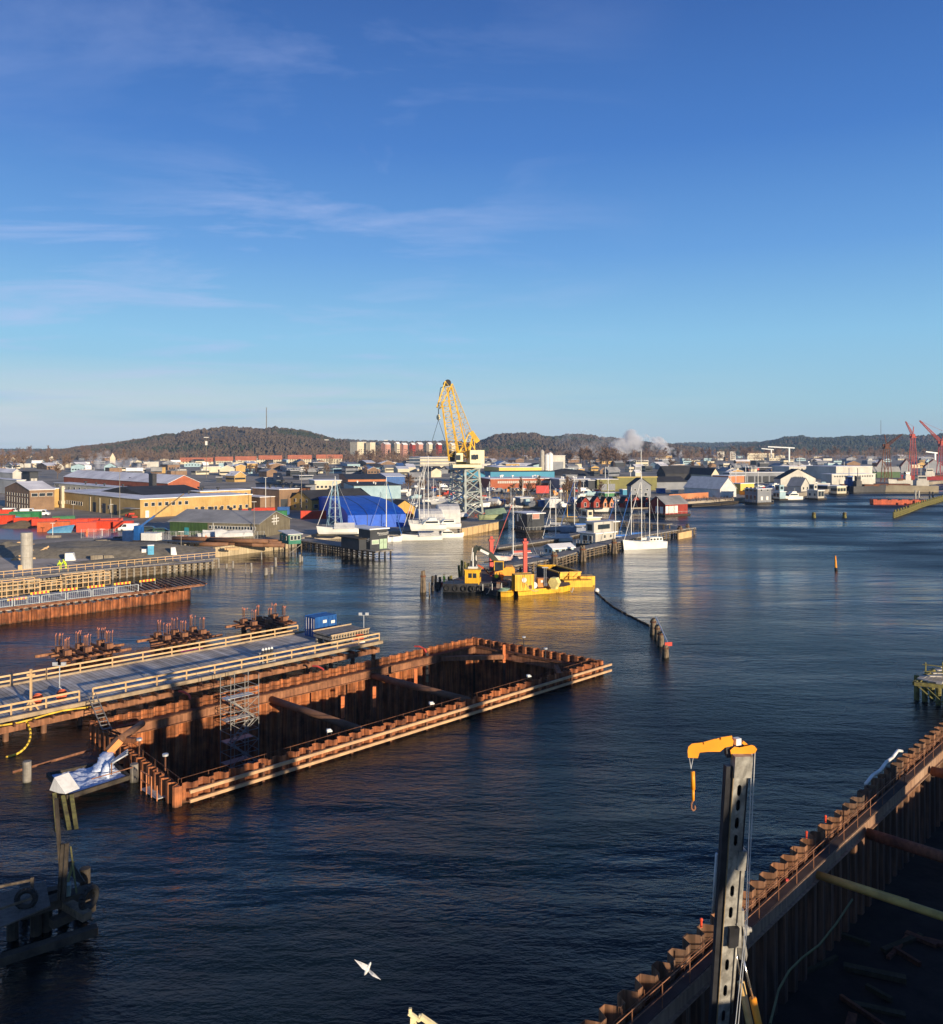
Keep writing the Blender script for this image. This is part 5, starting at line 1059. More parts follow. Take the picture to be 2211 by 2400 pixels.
for i,(u,v,m,sz,lab) in enumerate(((166,1313,WHITE,(2,1.4,1.5),'white wedge block near the workers'),(342,1302,WHITE,(1.6,1.2,1.4),'white crate beside the portable toilet'),(408,1300,WHITE,(1.2,1.2,1.6),'pale bag by the steel barriers'),(52,1334,PINE,(1.2,1.0,.8),'pale crate at the foot of the column'),(232,1312,CONCD,(3,1,1),'concrete block on the gravel bank, left'),(258,1312,CONCD,(2.2,1,1),'concrete block on the gravel bank, right'))):
    b = MB(); x,y,z = sz; b.add([(-x/2,-y/2,0),(x/2,-y/2,0),(x/2,y/2,0),(-x/2,y/2,0),(-x/2,-y/2,z),(x*.2,-y/2,z),(x*.3,y/2,z),(-x/2,y/2,z)],[(0,3,2,1),(4,5,6,7),(0,1,5,4),(1,2,6,5),(2,3,7,6),(3,0,4,7)]); solo('block', b, m, lab, 'block', W(u,v,LZ), R(20))
t = thing('portable_toilet','blue portable toilet cabin on the quay','toilet',W(354,1303,LZ),R(20)); b = MB(); b.box((0,0,0),(1.2,1.2,2.2)); part('cabin', b, mat('toilet_blue',(.08,.35,.55),.5), t); b = MB(); b.box((0,0,2.2),(1.3,1.3,.2)); part('roof', b, WHITE, t); b = MB(); b.box((0,-.62,.1),(.8,.05,1.9)); part('door', b, mat('toilet_blue',(.08,.35,.55),.5), t)
for i,(u,v) in enumerate(((88,1303),(50,1312))):
    t = thing('timber_ramp', ['pale timber trestle leaning beside the concrete column, right','pale timber trestle lying left of the concrete column'][i],'trestle',W(u,v,LZ),R(28)); b = MB()
    for y in (-.6,.6): b.bar((-1.8,y,.1),(2.2,y,1.9),.16,.2); b.bar((-1.8,y,.1),(2.6,y,.2),.16,.2)
    for x in (-.9,.4,1.8): b.bar((x,-.7,(x+1.8)*.45+.1),(x,.7,(x+1.8)*.45+.1),.16,.16); b.bar((x,-.6,.2),(x,-.6,(x+1.8)*.45),.12,.12,up=(1,0,0))
    part('frame', b, PINE, t)
# site fence and lamp posts
for k in range(26):
    u = 205+k*16; v = 1262 - 0*k if u < 330 else 1268
    t = thing('site_fence','light mesh site fence panel on the yard','fence',W(u, v-2*(k%2), LZ),R(-4),'mesh fence panels on the yard'); b = MB()
    for x in (-1.6,1.6): b.tube((x,0,0),(x,0,2.3),.035,4)
    for z in (.2,2.2): b.tube((-1.6,0,z),(1.6,0,z),.02,4)
    for q_ in range(8): b.tube((-1.4+q_*.4,0,.2),(-1.4+q_*.4,0,2.2),.008,3)
    part('panel', b, GALV, t)
for i,(u,v,vt,lab) in enumerate(((124,1256,1226,'white lamp post beside the blue tarpaulin'),(240,1256,1240,'short twin-headed lamp by the wet road'),(623,1205,1119,'white flagpole behind the grey gable'),(596,1262,1176,'thin weathered pole at the corner of the green shed'),(707,1206,1105,'slim lamp post before the yellow house'),(281,1214,1095,'slim lamp post before the brick workshop'),(425,1290,1246,'grey timber post on the quay before the green shed'),(172,1214,1182,'lamp post at the gable of the brick workshop'),(262,1214,1182,'lamp post between the workshop gates'))):
    p = W(u,v,LZ); h = (v-vt)*p.y/FP; t = thing('lamp_post', lab, 'post', p); b = MB(); b.tube((0,0,0),(0,0,h),.13 if h > 6 else .08,6,.07); part('pole', b, WTRIM if i in (0,1,2) else GREYW, t); b = MB(); b.bar((-.6,0,h),(.6,0,h),.16,.12); part('lamp_head', b, WTRIM, t)
# ---------------- yellow portal crane ----------------
cr = thing('portal_crane','tall yellow dockside crane on a pale lattice tower','crane')
CY = mat('crane_yellow', (.82,.50,.05), .5, col2=(.62,.36,.05), scale=.3, streak=.2); CG = mat('crane_tower_grey', (.46,.50,.46), .6, col2=(.34,.36,.32), scale=.3, streak=.2); CCR = mat('crane_cream', (.80,.72,.45), .5, col2=(.7,.62,.38), scale=.2, streak=.1)
cD = 283.0
def K(u, v, dd=0): return WD(u, v, cD+dd)
legs_b = [W(1050,1211,LZ)+Vector((0,0,0)), WD(1136,1208,278), WD(1090,1214,268), WD(1068,1206,292)]
# tower: four legs, square plan 12 m
tb = [K(1050,1206,6), K(1132,1206,10), K(1092,1212,-7), K(1086,1198,20)]; zt = K(1096,1101).z
cx = sum((p.x for p in tb))/4; cy = sum((p.y for p in tb))/4
for p in tb: p.z = LZ
def tp(i, f): # point on leg i at fraction f of the height, tapering
    p = tb[i]; s = 1-.22*f; return Vector((cx+(p.x-cx)*s, cy+(p.y-cy)*s, LZ+(zt-LZ)*f))
order = [0,2,1,3]
for i in range(4): b = MB(); b.bar(tp(i,0),tp(i,1),.65,.65,up=(1,0,0)); part('tower_leg', b, CG, cr)
lv = [0,.27,.52,.78,1.0]
for j in range(4):
    a, c = order[j], order[(j+1)%4]
    for k in range(4):
        b = MB(); f0, f1 = lv[k], lv[k+1]; b.bar(tp(a,f0),tp(c,f1),.32); b.bar(tp(c,f0),tp(a,f1),.32); b.bar(tp(a,f1),tp(c,f1),.4)
        mid = (tp(a,f1)+tp(c,f1))/2; b.bar(tp(a,(f0+f1)/2),mid,.2) if k < 3 else None
        part('tower_bracing', b, CG, cr)
b = MB(); b.tube(Vector((cx,cy,zt)),Vector((cx,cy,zt+.9)),5.5,20); part('slewing_platform', b, CG, cr); b = MB()
for k in range(24): a=6.283*k/24; b.tube((cx+5.4*math.cos(a),cy+5.4*math.sin(a),zt+.9),(cx+5.4*math.cos(a),cy+5.4*math.sin(a),zt+2),.06,4); a2=6.283*(k+1)/24; b.tube((cx+5.4*math.cos(a),cy+5.4*math.sin(a),zt+2),(cx+5.4*math.cos(a2),cy+5.4*math.sin(a2),zt+2),.06,4)
part('platform_rail', b, CG, cr); b = MB(); b.tube((cx,cy,zt+.9),(cx,cy,zt+2.6),3.0,16); part('turntable', b, CY, cr)
b = MB(); p = K(1114,1086); b.box((p.x,p.y,p.z),(4.8,6.5,4.4),R(12)); hs_ = part('machine_house', b, CCR, cr); hs_r = hs_
b = MB(); p2 = K(1118,1084,-5.5); b.box((p2.x,p2.y,zt+2.2),(4.4,.3,.1))
for du in (-4,6): q_ = K(1114.5+du*.7,1076,-3.9); b = MB(); b.box((q_.x,q_.y-.35,q_.z),(.75,.3,1.5),R(12)); part('window', b, GLASS, hs_)
b = MB(); p = K(1076,1082,-4); b.box((p.x,p.y,p.z),(2.2,2.5,2.8),R(12)); cab = part('driver_cab', b, CCR, cr); b = MB(); q_ = K(1075,1078,-5.6); b.box((q_.x,q_.y,q_.z),(1.3,.3,1.6),R(12)); part('window', b, GLASS, cab)
b = MB(); p = K(1066,1082,0); b.box((p.x,p.y,p.z),(3,3.5,3.4),R(12)); part('winch_box', b, BLKP, cr); b = MB(); p = K(1092,1087,-1); b.box((p.x,p.y,p.z-1.2),(9.5,5,1.0),R(12)); part('slewing_frame', b, CCR, cr)
def lattice(p0, p1, w0, w1, n, m, nm, th=.22, root=None, br=.12):
    p0, p1 = Vector(p0), Vector(p1); d = (p1-p0).normalized(); s = Vector((0,1,0)); s = (s-d*s.dot(d)).normalized(); u = d.cross(s); rings = []
    for k in range(n+1):
        f = k/n; c = p0.lerp(p1,f); w_ = w0+(w1-w0)*f; rings.append([c+s*w_*i+u*w_*j for i,j in ((-.5,-.5),(.5,-.5),(.5,.5),(-.5,.5))])
    b = MB()
    for i in range(4): b.bar(rings[0][i],rings[-1][i],th)
    o = part(nm, b, m, root or cr); b = MB()
    for k in range(n):
        for i in range(4):
            j = (i+1)%4; b.bar(rings[k+1][i],rings[k+1][j],br); b.bar(rings[k][i],rings[k+1][j],br) if k%2 else b.bar(rings[k][j],rings[k+1][i],br)
    part('lacing', b, m, o); return o
lattice(K(1066,1078,-2),K(1044,940,-2),3.6,2.2,11,CY,'boom_chord',.42); lattice(K(1086,1074),K(1054,908),3.2,1.6,11,CY,'main_boom',.45)
lattice(K(1100,1020,2),K(1058,900),2.2,.8,9,mat('crane_dark_yellow',(.50,.32,.06),.6),'tie_boom',.22,br=.09); lattice(K(1052,898),K(1028,956,-1),2.4,1.2,6,CY,'jib',.34)
lattice(K(1084,1072),K(1106,1016,1),3.2,1.6,5,CY,'a_frame',.4); b = MB(); b.bar(K(1104,1012,1),K(1121,1036,1),2.6,1.6); part('counterweight_arm', b, CY, cr)
b = MB(); b.bar(K(1108,1020,-2),K(1096,1072,-2),.35); b.bar(K(1112,1028,-1),K(1113,1050,-1),.3); b.bar(K(1096,1070,0),K(1070,1082,0),.5); b.bar(K(1066,1078,0),K(1108,1040,0),.4); b.bar(K(1106,1040,-1),K(1114,1054,-1),.35); part('stay_bars', b, CY, cr)
b = MB(); b.tube(K(1050,897,-1.2),K(1050,897,1.2),1.1,12); b.tube(K(1044,900,-1.2),K(1044,900,1.2),.8,12); part('head_sheaves', b, BLKP, cr); b = MB(); b.tube(K(1058,900),K(1033,909),.12,5); b.tube(K(1033,909),K(1027,954,-1),.12,5); part('jib_stay', b, CY, cr)
b = MB(); b.tube(K(1028,958),K(1028,972),.15,5); part('hoist_rope', b, BLKP, cr); b = MB(); b.ball(K(1028,978),.7,.7,1.0,10,7); hkb = part('hook_block', b, CCR, cr); b = MB(); b.tube(K(1028,984),K(1013,1034),.07,4); b.tube(K(1028,984),K(1044,1034),.07,4); part('sling', b, BLKP, hkb)
b = MB(); r = random.Random(9)
for k in range(40): c = W(r.uniform(1040,1135),r.uniform(1206,1216),LZ); b.tube(c,c+Vector((r.uniform(-1.5,1.5),r.uniform(-1,1),r.uniform(.2,1.2))),.09,5)
solo('scrap_heap', b, REDO, 'tangle of red scrap frames below the crane legs', 'scrap', kind='stuff')
# ---------------- mid and far buildings ----------------
bld('brick_warehouse','long red-brown brick warehouse with a wavy frosty roof and window band', 1150,1146,1120,1310,1123, REBR, FRRF, 'flat', ang=14, wins=[('a',28,3.0,1.0,1.3,.1,.98,WHT2,'shutter')], extra=vents(8,WHITE,6))
bld('brick_warehouse','grey-fronted part of the long warehouse with dark gate', 1312,1148,1290,1396,1124, GRYS, FRRF, ang=14, wins=[('a',10,3.0,1.0,1.3,.02,.5,WHT2,'shutter'),('a',2,0,4,4,.6,.9,DGRY,'gate')], extra=vents(6,WHITE,7))
bld('blue_gable_shed','bright sky-blue gabled shed behind the crane tower', 1082,1130,1068,1137,1115, BLUS, BLUS, 'gy', 4.5, ang=14); bld('blue_hall','long bright sky-blue hall front', 1150,1125,1136,1300,1106, BLUS, DKRF, ang=12); bld('yellow_hall','long yellow hall front with olive gable', 1170,1114,1135,1270,1096, YELS, FRRF, ang=12)
bld('green_yellow_hall','olive and yellow flat hall right of the brick warehouse', 1400,1152,1385,1448,1124, OLIV, FRRF, ang=14, wins=[('a',2,.5,4,3.4,.1,.9,GRYS,'gate')]); bld('yellow_band_hall','long hall with a yellow roof fascia', 1448,1150,1436,1540,1119, OLIV, YELS, ang=14)
bld('grey_gable_house','dark grey gabled house behind the red sheds', 1480,1166,1470,1526,1138, GRYS, DKRF, 'gy', 3.4, ang=18, wins=[('a',3,3,1,1),('a',2,.5,1.4,1.6)]); bld('dark_hall','long dark roofed hall behind the slanted grey roof', 1530,1148,1500,1610,1130, GRYS, DKRF, 'gx', 2.5, ang=14); bld('dark_arch_hall','wide black hall with curved roof', 1560,1126,1540,1660,1110, DKRF, DKRF, 'gx', 5, ang=14)
bld('white_tent_hall','large white tent hall by the marina', 1688,1166,1604,1726,1146, TENTW, TENTW, 'gy', 5.0, ang=33); bld('yellow_shop','yellow flat building behind the floating cafe', 1736,1158,1716,1768,1134, YELS, SNOW, ang=25); bld('orange_hall','flat hall with brown and orange walls', 1708,1138,1670,1745,1116, ORBR, SNOW, ang=25); bld('grey_gable_barn','grey barn with pale gable behind the orange hall', 1668,1128,1590,1686,1112, CREAM, DKRF, 'gy', 4, ang=25)
bld('white_gable_hall','broad white gabled hall with dark roof edge', 1830,1140,1815,1912,1122, WHT2, DKRF, 'gy', 5.5, ang=14, wins=[('a',5,4,1,1.6,.35,.65),('a',1,.2,4,3.5,.42,.6,DGRY,'gate')]); bld('grey_roof_house','grey-roofed house with white gable by the marina', 1878,1152,1846,1898,1139, WHT2, GRRF, 'gy', 4.0, ang=38, wins=[('a',2,1,1,1.2)])
bld('white_factory','long white factory with small square windows', 1850,1118,1810,1960,1094, WHT2, SNOW, ang=14, wins=[('a',10,5,1.4,1.4)]); bld('white_factory','bright white stepped warehouse block', 1960,1124,1890,2045,1094, WHT2, SNOW, ang=18); bld('white_factory','low bright white quayside warehouse', 1950,1138,1925,2052,1112, WHT2, SNOW, ang=18, wins=[('a',16,5,1,.8)])
bld('grey_long_hall','long grey hall with shop fronts behind the marina', 1710,1132,1695,1862,1108, GRYS, SNOW, ang=8, wins=[('a',8,.3,4,4,.05,.95,DGRY,'gate')]); bld('red_sign_hall','long dark hall with a red and black sign band', 1755,1108,1740,1810,1096, DKRF, SNOW, ang=8, wins=[('a',1,2,10,2,.05,.4,RED,'sign')])
for i,(u,ur,lab) in enumerate(((2055,2078,'first'),(2112,2138,'second'),(2168,2211,'third'))): bld('dock_shed', 'dark dock shed with red roof and round white badge, '+lab+' of three from the factory', u, 0, u-4, ur, 1093, GRYS, RDRF, 'gy', 6, ang=20, d=760)
bld('green_dock_shed','green and red dock shed beside the dark dock crane', 2046,0,2040,2110,1104, mat('dock_green',(.08,.13,.06),.8), GRRF, 'gx', 3, ang=10, d=640)
# cement silos
t = bld('white_plant','white concrete plant building with grey panel', 1296,0,1288,1325,1068, WHT2, SNOW, ang=18, d=760, wins=[('a',1,0,10,10,.1,.75,GRYS,'panel')])[0]
for i,(u,vt,m) in enumerate(((1271,1058,CONC),(1283,1067,WHITE),(1290,1064,WHITE))): p = W(u,V0+23*FP/745,LZ); b = MB(); h = (V0+23*FP/745-vt)*745/FP; b.tube((0,0,0),(0,0,h),2.4 if i else 1.9,14); b.tube((0,0,h),(0,0,h+1.5),2.4 if i else 1.9,14,.6); solo('silo', b, m, ['tall grey cement silo','white cement silo next to the grey one','white cement silo next to the white plant'][i], 'silo', p)
mound(W(1330,V0+23*FP/700,LZ), 26, 14, 5.5, 9, 'dark coal-like heap with a conveyor by the silos', DKRF)
# apartment blocks beyond
AP = [(821,858,1036,0,CREAM,1),(858,880,1037,1,CREAM,1),(893,916,1041,0,PINKW,2),(925,938,1040,0,CREAM,2),(938,956,1042,1,PINKW,0),(960,976,1042,0,REDW,0),(974,992,1041,0,PINKW,2),(1000,1014,1041,1,CREAM,2),(1022,1036,1042,0,REDW,0),(1052,1068,1042,0,CREAM,0)]
names = ['widest cream apartment block, left end of the far row','cream apartment block joined to the widest one','first pale pink tower right of the cream slabs','narrow cream tower, second after the slabs','dark-sided pink tower, third after the slabs','red brick tower in the middle of the far row','pink tower just right of the red brick one','cream tower with dark side in the far row','red brick tower left of the crane','cream block seen through the crane boom']
for i,(ul,ur,vt,_,m,_2) in enumerate(AP):
    bld('apartment_block', names[i], ul+(ur-ul)*.45, 0, ul, ur, vt, m, SNOW, 'gx' if i > 1 else 'flat', 3, ang=50, d=1480, wins=[('a',3,3+3*k,1.6,1.3,.1,.9) for k in range(6)], over=.6, group='far apartment towers')
bld('white_office','wide white four-storey office building left of the crane', 985,0,960,1068,1072, CREAM, SNOW, ang=16, d=820, wins=[('a',1,2+3.2*k,58,1.1,.02,.98,GRYS,'window_band') for k in range(4)])
for i,(ul,ur,vt) in enumerate(((415,500,1078),(498,545,1076),(545,600,1075),(600,660,1073),(668,730,1072),(735,802,1071))):
    bld('row_house', ['cream row house with orange roof below the hill, '+x for x in ('first from the left','second from the left','third from the left','third from the right','second from the right','longest at the right end')][i], ul+8, 0, ul, ur, vt, CREAM, RDRF, 'gx', 3, ang=8, d=1150, wins=[('a',9,2,1.5,1.4),('a',9,5,1.5,1.4)], over=.8, group='row houses below the hill')
bld('villa_on_poles','cream villa with red roof rising over the trees', 258,0,252,271,1073, CREAM, RDRF, 'gy', 6, ang=20, d=1000); 
for i,(ul,ur,vt,w_) in enumerate(((32,72,1087,WHT2),(74,105,1086,CREAM),(114,142,1085,WHT2),(150,198,1086,CREAM),(332,372,1083,WHT2))): bld('pale_far_hall', 'pale far hall behind the bare trees, number from the left: '+('one','two','three','four','five')[i], ul+4, 0, ul, ur, vt, w_, SNOW, ang=10, d=960, group='pale far halls')
bld('white_tower_block','white balcony tower block, left of the twin pair', 1682,0,1680,1698,1059, WHT2, SNOW, ang=20, d=1500, wins=[('a',2,3+3*k,4,1.4,.1,.9,DGRY,'balcony') for k in range(6)]); bld('white_tower_block','white balcony tower block, right of the twin pair', 1712,0,1710,1725,1059, WHT2, SNOW, ang=20, d=1500, wins=[('a',2,3+3*k,4,1.4,.1,.9,DGRY,'balcony') for k in range(6)])
bld('long_cream_flats','long cream flats under the tower cranes', 1752,0,1750,1815,1062, CREAM, RDRF, ang=8, d=1500, wins=[('a',14,3,1.6,1.5),('a',14,7,1.6,1.5)])
# warehouse belt: many roofs between the named ones
r = random.Random(77); walls = [WHT2,CREAM,GRYS,BRBR,BRBR,CREAM,GRYS,DGRY,YEBR,LBLU]; roofs = [FRRF,DKRF,GRRF,GRRF,FRRF,SNOW,DKRF]; wn = {id(WHT2):'white',id(CREAM):'cream',id(GRYS):'grey',id(BRBR):'brown',id(LBLU):'pale blue',id(DGRY):'black',id(YEBR):'ochre',id(OLIV):'olive',id(PINKW):'pink'}; rn = {id(FRRF):'frosty',id(DKRF):'dark',id(SNOW):'snow-pale',id(GRRF):'grey'}
marks = [(60,'by the left edge'),(200,'over the left yard'),(330,'over the brick workshop'),(480,'over the red gable hall'),(620,'over the dark warehouse'),(760,'over the yellow house'),(900,'over the blue tent'),(1040,'left of the crane'),(1200,'over the sky-blue hall'),(1330,'near the silos'),(1450,'over the olive hall'),(1560,'over the dark arch hall'),(1700,'behind the white tent hall'),(1850,'over the white factory'),(2000,'behind the white warehouses'),(2211,'near the right edge')]
sizes = ['small','low','broad','long','narrow','plain','squat','stepped']
used_l = set(); cnt = 0
for vrow, n_, hh in ((1128,16,4),(1121,18,4),(1113,22,4),(1105,40,5),(1099,44,5),(1092,48,6),(1086,46,7),(1079,40,8),(1074,34,9),(1069,36,9),(1064,36,9)):
    d_ = 23*FP/(vrow+hh*.5-V0+6)
    for k in range(n_):
        u = -40+2300*(k+r.uniform(.1,.9))/n_
        if vrow >= 1096 and (20 < u < 110 or u < -10 and False): continue
        if vrow > 1088 and u > 1900: continue
        if vrow > 1108 and not (480 < u < 700 or 950 < u < 1060 or 1310 < u < 1330): continue
        wpx = r.uniform(16,56)*(1.0 if vrow > 1085 else .7); w_ = r.choice(walls); rf_ = r.choice(roofs); dk = d_*r.uniform(.95,1.06); vb_ = V0+23*FP/dk; hm = r.uniform(2.8,5.5); vt_ = vb_-hm*FP/dk
        mk = next((m_[1] for m_ in marks if u < m_[0]), 'near the right edge'); base = wn[id(w_)]+' hall with '+rn[id(rf_)]+' roof '+mk
        lab = None
        for sz in sizes:
            for far in ('','far '):
                c_ = sz+' '+far+base
                if c_ not in used_l: lab = c_; break
            if lab: break
        used_l.add(lab); bld('warehouse', lab, u+wpx*r.uniform(.15,.5), vb_, u, u+wpx, vt_, w_, rf_, r.choice(('flat','flat','gx','gy')), r.uniform(1.5,3), ang=r.choice((12,14,16,40,45)), group='halls of the far industrial belt', wins=[('a',r.randint(4,10),1.6,1.6,1.2),('b',r.randint(3,7),1.6,1.4,1.2)] if r.random() < .6 else (), extra=vents(r.randint(1,4), r.choice((BLKP,GRYS,WHITE)), int(u)+k)); cnt += 1
# ================= trees =================
BARK = mat('winter_bark', (.16,.11,.075), .95, col2=(.10,.07,.05), scale=1); TWIG = mat('bare_twigs', (.20,.125,.08), .95, col2=(.12,.08,.055), scale=.5); EVG = mat('pine_needles', (.05,.065,.025), .95, col2=(.03,.04,.018), scale=.6)
def bare_tree(seed, h=12, spread=.42, poplar=False):
    r = random.Random(seed); tr_ = MB(); tr_.tube((0,0,-.3),(0,0,h*.45),h*.02,6,h*.012); tr_.tube((0,0,h*.45),(0,0,h*.85),h*.012,5,h*.003); cr_ = MB()
    for k in range(26):
        z = h*r.uniform(.18,.7); a = r.uniform(0,6.28); l = h*spread*r.uniform(.4,1)*(1.1-z/h*.7); up = r.uniform(.5,1.3)*(2.4 if poplar else 1)
        d = Vector((math.cos(a),math.sin(a),up)).normalized(); p = Vector((0,0,z)); q = p+d*l; tr_.bar(p,q,h*.007)
        for j in range(13):
            c = p.lerp(q, r.uniform(.3,1.05)); v = (d*.8+Vector((r.uniform(-1,1),r.uniform(-1,1),r.uniform(-.3,1.2)))).normalized()*h*r.uniform(.06,.15); s_ = v.cross(Vector((r.uniform(-1,1),r.uniform(-1,1),r.uniform(-1,1)))).normalized()*h*r.uniform(.008,.020)
            cr_.add([c-s_,c+s_,c+v],[(0,1,2)])
    return tr_, cr_
protos = []
for i in range(6):
    a, b = bare_tree(i*3+1, 12, .42 if i < 4 else .22, i >= 4); t = thing('bare_tree','','tree'); part('trunk', a, BARK, t); part('crown', b, TWIG, t); protos.append(t)
def ever(seed, h=11):
    r = random.Random(seed); a = MB(); a.tube((0,0,-.3),(0,0,h*.5),h*.02,6); b = MB()
    for k in range(420):
        z = h*r.uniform(.25,1); m = (1-(z/h))**.6*h*.3+.2; an = r.uniform(0,6.28); rr = m*r.uniform(.2,1)**.6; c = Vector((math.cos(an)*rr,math.sin(an)*rr,z)); v = Vector((math.cos(an),math.sin(an),r.uniform(-.5,.6)))*h*.07; s_ = Vector((-math.sin(an),math.cos(an),r.uniform(-.4,.4)))*h*.03; b.add([c-s_,c+s_,c+v],[(0,1,2)])
    return a, b
ep = []
for i in range(2): a, b = ever(60+i); t = thing('evergreen_tree','','tree'); part('trunk', a, BARK, t); part('crown', b, EVG, t); ep.append(t)
used = set()
def plant(p, s, label, grp, rot):
    src = rnd.choice(protos) if not label.startswith('dark') else rnd.choice(ep)
    if id(src) not in used: used.add(id(src)); o = src; o.location = p; o.rotation_euler = (0,0,rot); o.scale = (s,s,s)
    else: o = dup(src, p, rot, scale=s)
    o['label'] = label; o['group'] = grp; return o
r = random.Random(123)
def zone(u): return next((m_[1] for m_ in marks if u < m_[0]), 'near the right edge')
rows = [(0,180,1100,12,1.2),(0,320,1088,18,1.3),(320,480,1080,10,1.2),(480,960,1076,34,1.3),(860,1000,1084,16,1.3),(1140,1290,1078,16,1.4),(1330,1480,1090,26,1.5),(1480,1700,1076,22,1.5),(1700,1960,1073,28,1.6),(1960,2211,1070,22,1.6),(560,900,1110,12,.7),(950,1140,1150,12,.6),(1180,1420,1160,16,.6),(1560,1700,1100,6,.8),(0,300,1074,22,1.7),(1100,1300,1070,16,1.6)]
rows = [(a_,b_,c_,max(4,int(d_*.86)),e_) for a_,b_,c_,d_,e_ in rows]+[(820,1070,1081,26,1.35)]
for u0,u1,v,n,s in rows:
    for k in range(n):
        u = r.uniform(u0,u1); vv = v+r.uniform(-3,6)
        plant(W(u,vv,LZ), s*r.uniform(.95,1.6), 'bare brown winter tree '+zone(u), 'bare trees among the far halls', r.uniform(0,6.28))
for k in range(26):
    u = r.choice((r.uniform(1100,1500),r.uniform(0,300),r.uniform(1900,2200))); plant(W(u,1071+r.uniform(-2,3),LZ), r.uniform(.8,1.5), 'dark evergreen tree '+zone(u), 'evergreens at the foot of the hills', r.uniform(0,6.28))
plant(W(135,1122,LZ), 1.15, 'dense rounded bare tree behind the black and white pavilion', 'bare trees among the far halls', 1)
# brown leafless wood between town and hills: one uncountable mass
wb = MB(); wr = random.Random(91)
for k in range(900):
    u = wr.uniform(-60,2300); d_ = wr.uniform(1200,2050); 
    if 1560 < u < 1600: continue
    p = WD(u,0,d_); p.z = LZ; h = wr.uniform(9,19); n_ = noise.noise(Vector((p.x*.006,p.y*.004,2)))
    if n_ < -.18: continue
    for j in range(46):
        z = h*wr.uniform(.15,1); a = wr.uniform(0,6.28); rr = h*.42*math.sin(math.pi*min(1,z/h*.85+.12))*wr.random()**.5; c = p+Vector((math.cos(a)*rr,math.sin(a)*rr,z)); v = Vector((math.cos(a)*.5,math.sin(a)*.5,wr.uniform(.4,1.4))).normalized()*h*wr.uniform(.1,.2); s_ = Vector((1,wr.uniform(-.5,.5),wr.uniform(-.3,.3)))*h*.022; wb.add([c-s_,c+s_,c+v],[(0,1,2)])
for k in range(170):
    p = WD(wr.uniform(770,1090),0,wr.uniform(1090,1240)); p.z = LZ; h = wr.uniform(8,13)
    for j in range(46):
        z = h*wr.uniform(.1,1); a = wr.uniform(0,6.28); rr = h*.45*math.sin(math.pi*min(1,z/h*.85+.12))*wr.random()**.5; c = p+Vector((math.cos(a)*rr,math.sin(a)*rr,z)); v = Vector((math.cos(a)*.5,math.sin(a)*.5,wr.uniform(.4,1.4))).normalized()*h*wr.uniform(.1,.2); s_ = Vector((1,wr.uniform(-.5,.5),wr.uniform(-.3,.3)))*h*.024; wb.add([c-s_,c+s_,c+v],[(0,1,2)])
solo('brown_wood', wb, TWIG, 'belt of brown leafless wood before the hills', 'wood', kind='stuff')
def shrubs(lab, px, n, seed, hmax, m):
    r = random.Random(seed); b = MB()
    for k in range(n):
        u = r.uniform(px[0],px[1]); v = r.uniform(px[2],px[3]); p = W(u,v,LZ); 
        for j in range(14):
            a = r.uniform(0,6.28); v_ = Vector((math.cos(a)*.5,math.sin(a)*.5,r.uniform(.4,1)))*hmax*r.uniform(.4,1); s_ = Vector((-math.sin(a),math.cos(a),0))*.05*hmax/2; b.add([p-s_,p+s_,p+v_],[(0,1,2)])
    solo('scrub', b, m, lab, 'scrub', kind='stuff')
shrubs('brown winter scrub along the shore behind the crane', (1040,1290,1172,1187), 260, 3, 3.2, TWIG); shrubs('dry reeds and brambles above the inlet', (1120,1460,1150,1172), 320, 4, 2.2, mat('dry_reed',(.34,.25,.14),.95,col2=(.24,.17,.09),scale=.4)); shrubs('scrub between the boats and sheds', (990,1130,1150,1176), 160, 5, 2.5, TWIG); shrubs('weeds on the yard edge', (1560,1720,1160,1176), 120, 6, 2, TWIG)
# ================= boats =================
BHUL = mat('boat_white', (.78,.76,.70), .35, col2=(.68,.66,.60), scale=.5, coat=.3); BDK = mat('teak_deck', (.42,.28,.16), .7, col2=(.32,.21,.12), scale=2); SAILB = mat('blue_sail_cover', (.03,.13,.42), .7); ALU = mat('mast_white', (.78,.76,.70), .4, var=.05)
def hull(L_, Wd, Hh, keel=.4, sheer=.35, n=11, full=.6):
    rings = []
    for k in range(n):
        s = k/(n-1); x = L_*(s-.5); wv = Wd/2*(math.sin(math.pi*min(1,(1-s)*.62+.0)**.8*1.0) if False else (1-s**3.2)*(full+(1-full)*min(1,(1-s)*3)) if s > .0 else full); wv = max(.03, Wd/2*(1-s**2.8)*(.72+.28*math.sin(math.pi*min(1,s+.25)))); z = Hh*(1+sheer*(s**2)); rk = L_*.06*s*s
        rings.append([Vector((x,-wv*.55,-keel)),Vector((x+rk*.5,-wv*.92,.1)),Vector((x+rk,-wv,z)),Vector((x+rk,0,z+.05)),Vector((x+rk,wv,z)),Vector((x+rk*.5,wv*.92,.1)),Vector((x,wv*.55,-keel))])
    return MB().loft(rings)
def cabin(L_, Wd, Hh, x, z, slope=.4): b = MB(); b.prism([(x-L_/2,z),(x+L_/2,z),(x+L_/2-slope*Hh,z+Hh),(x-L_/2+.2*Hh,z+Hh)], -Wd/2, Wd/2, Matrix(((1,0,0),(0,0,1),(0,1,0)))); return b
